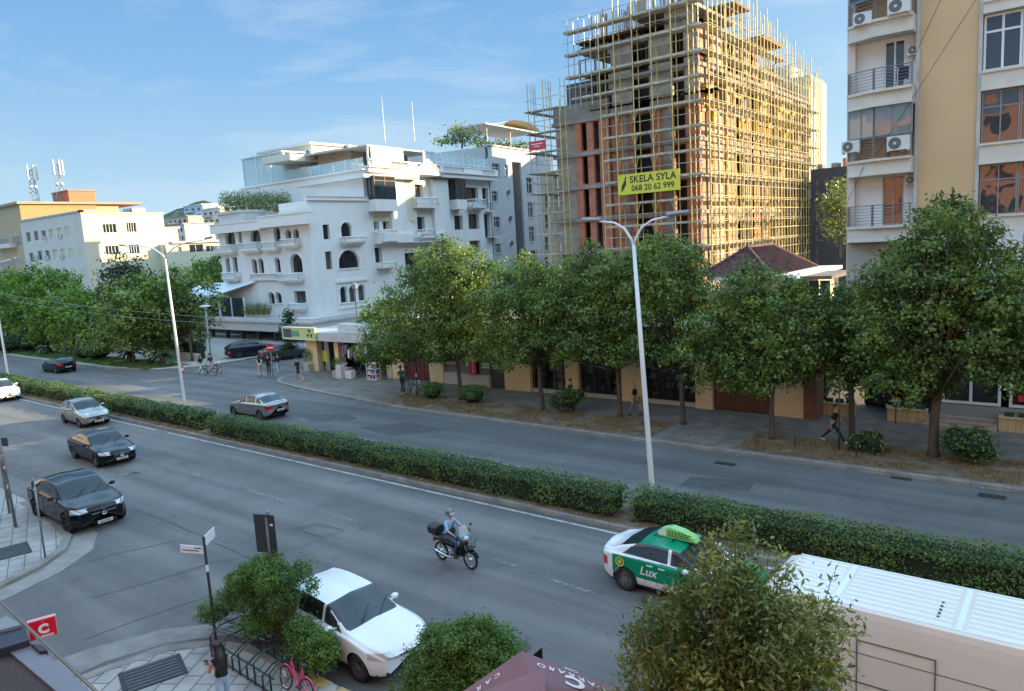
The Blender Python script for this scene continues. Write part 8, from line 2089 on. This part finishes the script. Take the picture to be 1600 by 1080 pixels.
# goods outside
rnd=random.Random(11)
cols=[mat('goods_%d'%i,c,.8,0,.2,6)for i,c in enumerate(((.55,.5,.45),(.35,.08,.10),(.4,.25,.4),(.1,.12,.2),(.5,.42,.2),(.6,.6,.6)))]
stand=thing('display_stand','white rack of goods standing at the right end of the kiosk','display stand',S.P(su(600,590),.12,1.0));uu=su(599,590)
mb=MB()
for z in(.15,.55,.95,1.35):mb.fb(S,uu-.45,uu+.55,z,z+.04,.7,1.2)
for u in(-.45,.51):mb.fb(S,uu+u,uu+u+.04,.12,1.4,.7,.74);mb.fb(S,uu+u,uu+u+.04,.12,1.4,1.16,1.2)
mb.build('rack',whitef,stand)
for k in range(14):mb=MB();u=uu-.4+(k%5)*.19;z=.19+(k//5)*.4;mb.fb(S,u,u+.15,z,z+rnd.uniform(.15,.26),.8,1.1);o=mb.build('packet',cols[k%6],None,bevel=.01);tag(o,'small packet of goods on the white rack at the kiosk','packet','packets on the kiosk rack')
for k in range(9):
    u=su(550,585)+k*.33;z1=rnd.uniform(2.2,2.6);mb=MB();w_=rnd.uniform(.1,.16);z0=z1-rnd.uniform(.5,.9)
    pts=[S.P(u,z1,.62),S.P(u+w_,z1-.1,.64),S.P(u+w_*.8,z0,.68),S.P(u-w_*.8,z0,.68),S.P(u-w_,z1-.1,.64)];mb.prism(pts,(0,-.05,0));o=mb.build('hanging_garment',cols[(k*2+1)%6],None);tag(o,'garment hanging from the eaves of the kiosk','garment','garments hanging at the kiosk')
for k,(px,w_,h_)in enumerate(((547,.9,.75),(560,.8,.7),(552,.6,1.1))):
    u=su(px,588);mb=MB();mb.fb(S,u,u+w_,.12,h_,.9+.3*(k==2),1.35+.3*(k==2));o=mb.build('goods_table',cols[5 if k<2 else 0],None,bevel=.02);tag(o,['low white table of small goods in front of the kiosk','second low table of goods nearer the customers','taller stack of boxes beside the kiosk tables'][k],'table')
    for j in range(5):mb=MB();a=u+.05+j*w_/5.5;mb.fb(S,a,a+.12,h_+.001,h_+rnd.uniform(.1,.25),.95,1.3);o=mb.build('packet',cols[j%6],None);tag(o,'small goods set out on the kiosk tables','packet','packets on the kiosk tables')
def planter(px,py,lb,s=1.0):
    g=G(px,py,.12);t=thing('potted_bush',lb,'potted plant',g);mb=MB();mb.hexa([(g.x+a*.24*s,g.y+b_*.24*s,.12)for a,b_ in((-1,-1),(1,-1),(1,1),(-1,1))]+[(g.x+a*.3*s,g.y+b_*.3*s,.12+.55*s)for a,b_ in((-1,-1),(1,-1),(1,1),(-1,1))]);mb.build('pot',mat('pot_stone',(0.42,0.38,0.34),.9,0,.15,3),t)
    rn=np.random.RandomState(px);P,N,T=clumps([((0,0,1.0*s),.38*s),((0,0,1.35*s),.30*s)],220,rn);me=leafmesh('foliage',P,N,.09,.5,[lfD],rn,T);o=bpy.data.objects.new('foliage',me);C.objects.link(o);o.parent=t
planter(528,590,'ball-shaped bush in a square stone pot before the kiosk door');planter(484,580,'bush in a pale pot at the left corner of the kiosk',1.15)
planter(1000,0 or 640,'small plant pot by the beige pier left of the tall lamp',.5)
# dark dress form and frames in the shop doors: white board
g=G(873,612,.12);t=thing('advert_board','white upright board with pictures at the dark shop door','board',g);fb_=F((g.x,g.y),0);mb=MB();mb.fb(fb_,-.35,.35,.2,2.0,-.05,0);mb.build('board',whitef,t)
for k in range(3):mb=MB();mb.fb(fb_,-.28,.28,.75+k*.4,1.05+k*.4,.0,.01);mb.build('picture',cols[4 if k else 3],t)
for i,px in enumerate((1318,1352)): # round logo parasol bases: dark cafe umbrellas folded with a round sign
    g=F((0,37.4),0);u,z=g.uz((1327,1400)[i],(620,626)[i]);p=g.P(u,z);t=thing('round_sign',['round red white and blue sign under the trees, the left one of the pair','round red white and blue sign under the trees, the one nearer the big trunk'][i],'sign',(p.x,p.y,.12))
    mb=MB();mb.tube((p.x,p.y,.12),(p.x,p.y,p.z),.03,n=6);mb.build('stand',darkpost,t)
    for k,(c_,z0,z1)in enumerate((((.5,.02,.03),.03,.2),((.6,.6,.6),-.04,.03),((.02,.06,.4),-.2,-.04))):
        mb=MB();q=[]
        for a in np.linspace(0,2*PI,25)[:-1]:q.append((p.x+.2*math.cos(a),p.y-.04,p.z+max(z0,min(z1,.2*math.sin(a)))))
        mb.prism(q,(0,.02,0));mb.build('stripe',mat('round_sign_%d'%k,c_,.5,0,0),t)
# red box with yellow at the far right shop window
g=RF;r=rr(1591,600,1600,632);t=thing('window_poster','red and yellow poster in the last shop window','poster',RF.P(r[0],1.5,.1));mb=MB();mb.fb(RF,r[0],r[0]+.5,1.4,2.3,-.0,.02);mb.build('red_part',mat('red_sign',(0,0,0)),t);mb=MB();mb.fb(RF,r[0],r[0]+.5,2.3,2.5,0,.021);mb.build('yellow_part',mat('poster_yellow',(0,0,0)),t)
# cafe chair on the terrace
g=RF.P(RF.uz(1497,632)[0],1.08,.5)

# bicycle rack
rk=thing('bicycle_rack','dark green steel bicycle rack of bent bars behind the pink bicycle','bicycle rack',(-14.6,8.3,.12));gm=mat('rack_green',(0.012,0.04,0.045),.4,.3,.1,4);o0=Vector((-16.3,8.3,.12));dr=Vector((1.0,-.05,0)).normalized();dq=Vector((.12,1,0)).normalized()
for i in range(9):
    p=o0+dr*(i*.33);hh=.52 if i%2==0 else .34;mb=MB();mb.path([p,p+Vector((0,0,hh)),p+dq*.28+Vector((0,0,hh+.18)),p+dq*.85+Vector((0,0,hh+.18)),p+dq*.85],.022,n=6);mb.build('hoop',gm,rk)
mb=MB()
for q,z in((0,.05),(0,.44),(.85,.05)):mb.tube(o0+dq*q+Vector((0,0,z)),o0+dr*2.8+dq*q+Vector((0,0,z)),.02,n=6)
mb.build('rail',gm,rk)
# maroon parasol
um_m=mat('maroon_canvas',(0.20,0.10,0.115),.85,0,.06,2)
pc=Vector((-6.85,7.3,0));pz=3.3
def pxz(px,py,z):return G(px,py,z)
apex=G(815,1018,3.55)
t=thing('parasol','maroon cafe parasol with white lettering in front of the round bush','parasol',(apex.x,apex.y,.12))
hw_=2.0;az=R(0)
cnr=[apex+Vector((-1.5,-1.15,-.75)),apex+Vector((2.3,-.02,-.32)),apex+Vector((2.2,-2.6,-.8)),apex+Vector((-.2,-2.8,-.85))]
R0=F((apex.x,apex.y),0)
a1=G(716,1086,2.9);a2=G(985,1083,2.9)
c1_,c2_=Vector((a1.x,a1.y,2.9)),Vector((a2.x,a2.y,2.9))
c3_=c1_+(c2_-c1_)*.15+Vector((.4,-2.7,0));c4_=c2_+Vector((.6,-2.6,0))
pk_=G(832,1070,3.62);top_=Vector((apex.x,apex.y,apex.z))
ctr=(c1_+c2_+c3_+c4_)/4;ctr.z=3.75
mb=MB();ring_=[c1_,top_,c2_,c4_,c3_]
inner=Vector((pk_.x,pk_.y,pk_.z))
for p,q in((c1_,top_),(top_,c2_),(c2_,c4_),(c4_,c3_),(c3_,c1_)):mb.poly([p,q,inner])if False else mb.prism([p,q,inner],(0,0,-.012))
mb.build('canopy',um_m,t)
mb=MB()
for p,q in((c1_,top_),(top_,c2_),(c2_,c4_),(c4_,c3_),(c3_,c1_)):mb.prism([p,q,q+Vector((0,0,-.18)),p+Vector((0,0,-.18))],(p-q).cross(Vector((0,0,1))).normalized()*.01)
mb.build('valance',um_m,t)
mb=MB()
for p in ring_:mb.tube(inner+Vector((0,0,-.03)),p+Vector((0,0,-.02)),.015,n=4)
mb.tube((inner.x,inner.y,.12),inner,.03,n=8);mb.build('ribs',darkpost,t)
mb=MB();mb.prism([inner+Vector((-.45,-.5,-.02)),inner+Vector((0,.32,.05)),inner+Vector((.5,-.4,0))],(0,0,.04));mb.build('vent_cap',um_m,t)
wl_=mat('white_lettering',(0.62,0.60,0.60),.8,0,0)
def panel(p,q,r_): # matrix on triangle p (left), q (right), apex r
    x=(q-p).normalized();n_=x.cross(r_-p).normalized();n_=n_ if n_.z>0 else-n_;y=n_.cross(x);m_=Matrix((x,y,n_)).transposed().to_4x4();return m_,x,y,n_
m_,x_,y_,n_=panel(c2_,top_,inner)
mid=top_.lerp(c2_,.60).lerp(inner,.30)
for i,ch in enumerate('CARRARO'):
    a=(i-3)*.17;pos=mid+x_*(i-3)*.155-y_*(.10-.05*abs(i-3)**1.3*.35)+n_*.014;mm_=m_.copy();mm_.translation=pos;text(ch,.17,mm_@Matrix.Rotation(-a*.6,4,'Z'),wl_,t,bold=.004)
mm_=m_.copy();mm_.translation=mid-x_*.05+y_*.10+n_*.014;text('C',.42,mm_,wl_,t,bold=.02)
mm_=m_.copy();mm_.translation=mid-y_*.26+n_*.014;text('CAFE',.09,mm_,wl_,t,bold=.002)
m_,x_,y_,n_=panel(top_,c1_,inner);mid=top_.lerp(c1_,.62).lerp(inner,.22)
for i,ch in enumerate('CARRARO'):mm_=m_.copy();mm_.translation=mid-x_*(.1-i*.17)+n_*.014;text(ch,.14,mm_,wl_,t,bold=.004)
g=G(839,1020,2.4);t=thing('small_board','small black board just behind the peak of the maroon parasol','board',(g.x,g.y,.12));mb=MB();mb.prism([(g.x-.14,g.y,g.z-.12),(g.x+.1,g.y,g.z-.12),(g.x+.1,g.y,g.z+.12)],(0,.03,0));mb.tube((g.x,g.y,.12),(g.x,g.y,g.z),.02,n=6);mb.build('board',blk_,t)

# balcony canopy and lit sign at the lower left
mtl=mat('lilac_panel',(0.165,0.17,0.20),.45,.2,.05,2);dkm=mat('canopy_dark',(0.022,0.026,0.04),.5,.1,.05,2)
cn=thing('canopy','grey metal shop canopy and rail in the bottom left corner','canopy',(-10.5,2.5,3.9))
def GZ(px,py,z):p=G(px,py,z);return Vector((p.x,p.y,z))
def slab(mb,pp,z,th):
    q=[GZ(x,y,z)for x,y in pp];mb.prism([p-Vector((0,0,th))for p in q],(0,0,th))
mb=MB();slab(mb,[(12,1016),(50,1004),(150,1086),(95,1086)],4.0,.06);mb.build('metal_panel',mtl,cn)
mb=MB();slab(mb,[(-4,1012),(12,1014),(96,1090),(-4,1090)],3.96,.25);mb.build('dark_channel',mat('channel_brown',(0.035,0.022,0.02),.7,0,.1,2),cn)
mb=MB();slab(mb,[(-6,970),(10,962),(33,976),(-6,986)],4.15,.5);mb.build('box_end',mat('box_grey',(0.20,0.23,0.25),.6,.1,.05,2),cn)
mb=MB();slab(mb,[(-6,984),(36,972),(46,1000),(-6,1016)],4.1,.35);mb.build('dark_box',dkm,cn)
mb=MB();slab(mb,[(48,1006),(66,1008),(74,1016),(62,1018)],4.05,.2);mb.build('bracket',dkm,cn)
mb=MB();mb.tube(GZ(-8,932,4.6),GZ(162,1092,4.6),.022,n=8);mb.build('handrail',mat('rail_steel',(0.14,0.15,0.16),.3,.7,.05,3),cn)
mb=MB();mb.tube(GZ(-40,905,4.6),GZ(-8,932,4.6),.022,n=8);mb.build('handrail',MC['rail_steel'],cn)
rs_=thing('cafe_sign','red square cafe sign with a white letter C above the canopy','sign',GZ(66,985,4.0))
# projecting sign: its face is a vertical panel
pA,pB=GZ(42,974,4.25),GZ(87,961.5,4.25)
fsn=F((pA.x,pA.y),math.atan2(pB.y-pA.y,pB.x-pA.x));wS=(pB-pA).xy.length
zb_=fsn.uz(66,998)[1]
mb=MB();mb.fb(fsn,0,wS,zb_,4.25,-.09,-.002);mb.build('box',mat('sign_pink_edge',(0.65,0.30,0.34),.4,0,0),rs_)
mb=MB();mb.fb(fsn,.012,wS-.012,zb_+.012,4.238,-.002,.003);mb.build('face',mat('sign_face_red',(0.62,0.0,0.018),.35,0,.05,3),rs_)
hS=4.25-zb_
text('C',hS*.62,MF(fsn,wS*.52,zb_+hS*.47,.005),whitef,rs_,bold=.012);text('CARRARO',hS*.15,MF(fsn,wS*.53,zb_+hS*.11,.005),whitef,rs_,bold=.003,space=1.15)
mb=MB()
for k in range(2):c=MF(fsn,wS*(.50+.045*k),zb_+hS*.875,.005);mb.poly([c@Vector(p)for p in((-.007,-.02,0),(.004,-.008,0),(.012,.02,0),(-.002,.006,0))])
mb.build('bean_mark',mat('pink_mark',(0.6,0.25,0.28),.6,0,0),rs_)

# roof details of the hotel: parasols, aerials, plants boxes
for i,(px,py)in enumerate(((486,250),(507,246),(531,239))):
    f=F((XH,YB+2.0),0);u,z=f.uz(px,py);t=thing('roof_parasol','cream parasol open on the roof terrace of the hotel','parasol',f.P(u,zs1,0),0,'parasols on the hotel roof terrace');c=f.P(u,z)
    mb=MB();mb.lathe([(1.5,-.5),(1.52,-.62),(1.5,-.5),(.75,-.12),(.1,.18),(.01,.2)],8,T=Matrix.Translation(c));mb.build('canopy',mat('cream_canvas',(0.62,0.56,0.44),.9,0,.05,2),t)
    mb=MB();mb.tube(f.P(u,zs1),c,.04,n=6);mb.build('pole',galv,t)
f=F((XH-2,YB+1.6),0);dkr=mat('terrace_dark',(0.05,0.05,0.06),.6,0,.2,1)
t=thing('terrace_bar','dark glazed bar room behind the parasols on the hotel terrace','bar room',f.P(0,zs1,-2));ua_,ub_=f.uz(455,262)[0],f.uz(556,255)[0];mb=MB();mb.fb(f,ua_,ub_,zs1,zs1+2.3,-3.2,-2.2);mb.build('room',dkr,t)
for k in range(5):mb=MB();u=ua_+(ub_-ua_)*(k+.1)/5;mb.fb(f,u,u+(ub_-ua_)*.16,zs1+.3,zs1+2.1,-2.2,-2.15);mb.build('window',gl_sky,t)
for(px,y0,y1,lb)in((601,212,148,'tall television aerial on the hotel roof'),(647,208,158,'thin whip aerial right of the television aerial')):
    f=F((XH-4,YB+12),0);u,za=f.uz(px,y0);_,zb2=f.uz(px,y1);t=thing('aerial',lb,'aerial',f.P(u,za));mb=MB();mb.tube(f.P(u,za-1),f.P(u,zb2),.05,.025,n=5);mb.build('mast',stg,t)
    if px<620:mb=MB();[mb.tube(f.P(u-.5+k*.05,zb2-.1-k*.22),f.P(u+.5-k*.05,zb2-.1-k*.22),.02,n=4)for k in range(6)];mb.build('elements',stg,t)
for(px,py,lb)in((549,219,'dark outdoor unit on the stair house roof of the hotel'),(597,216,'row of outdoor units on the hotel roof beside the aerial')):
    ac_unit(ACB if px<580 else ACA,Vector((0,-1,0)),lb,1.4)
# overhead wires
wire=mat('wire',(0.05,0.05,0.055),.6,0,0);wirel=mat('light_wire',(0.35,0.38,0.38),.5,0,0)
def cable(p,q,sag,r_,lb,mm=wire,n=14):
    t=None;pts=[]
    for i in range(n+1):s_=i/n;v=p.lerp(q,s_);v.z-=sag*4*s_*(1-s_);pts.append(v)
    mb=MB();mb.path(pts,r_,n=4);o=mb.build('overhead_wire',mm);tag(o,lb,'wire')
cable(RF.P(RF.uz(1480,-10)[0],RF.uz(1480,-10)[1],.6),RF.P(RF.uz(1325,325)[0],RF.uz(1325,325)[1],.6),0,.012,'thin wire slanting across the front of the beige building, the left one')
cable(RF.P(RF.uz(1536,-10)[0],RF.uz(1536,-10)[1],.5),RF.P(RF.uz(1375,245)[0],RF.uz(1375,245)[1],.9),0,.012,'thin wire slanting across the front of the beige building, the right one')
fw_=F((0,29.5),0)
def fp(f,px,py):u,z=f.uz(px,py);return f.P(u,z)
cable(fp(fw_,-20,455),fp(fw_,345,497),.35,.009,'upper overhead wire crossing before the left trees',wirel);cable(fp(fw_,-20,462),fp(fw_,345,506),.45,.009,'lower overhead wire crossing before the left trees',wirel)
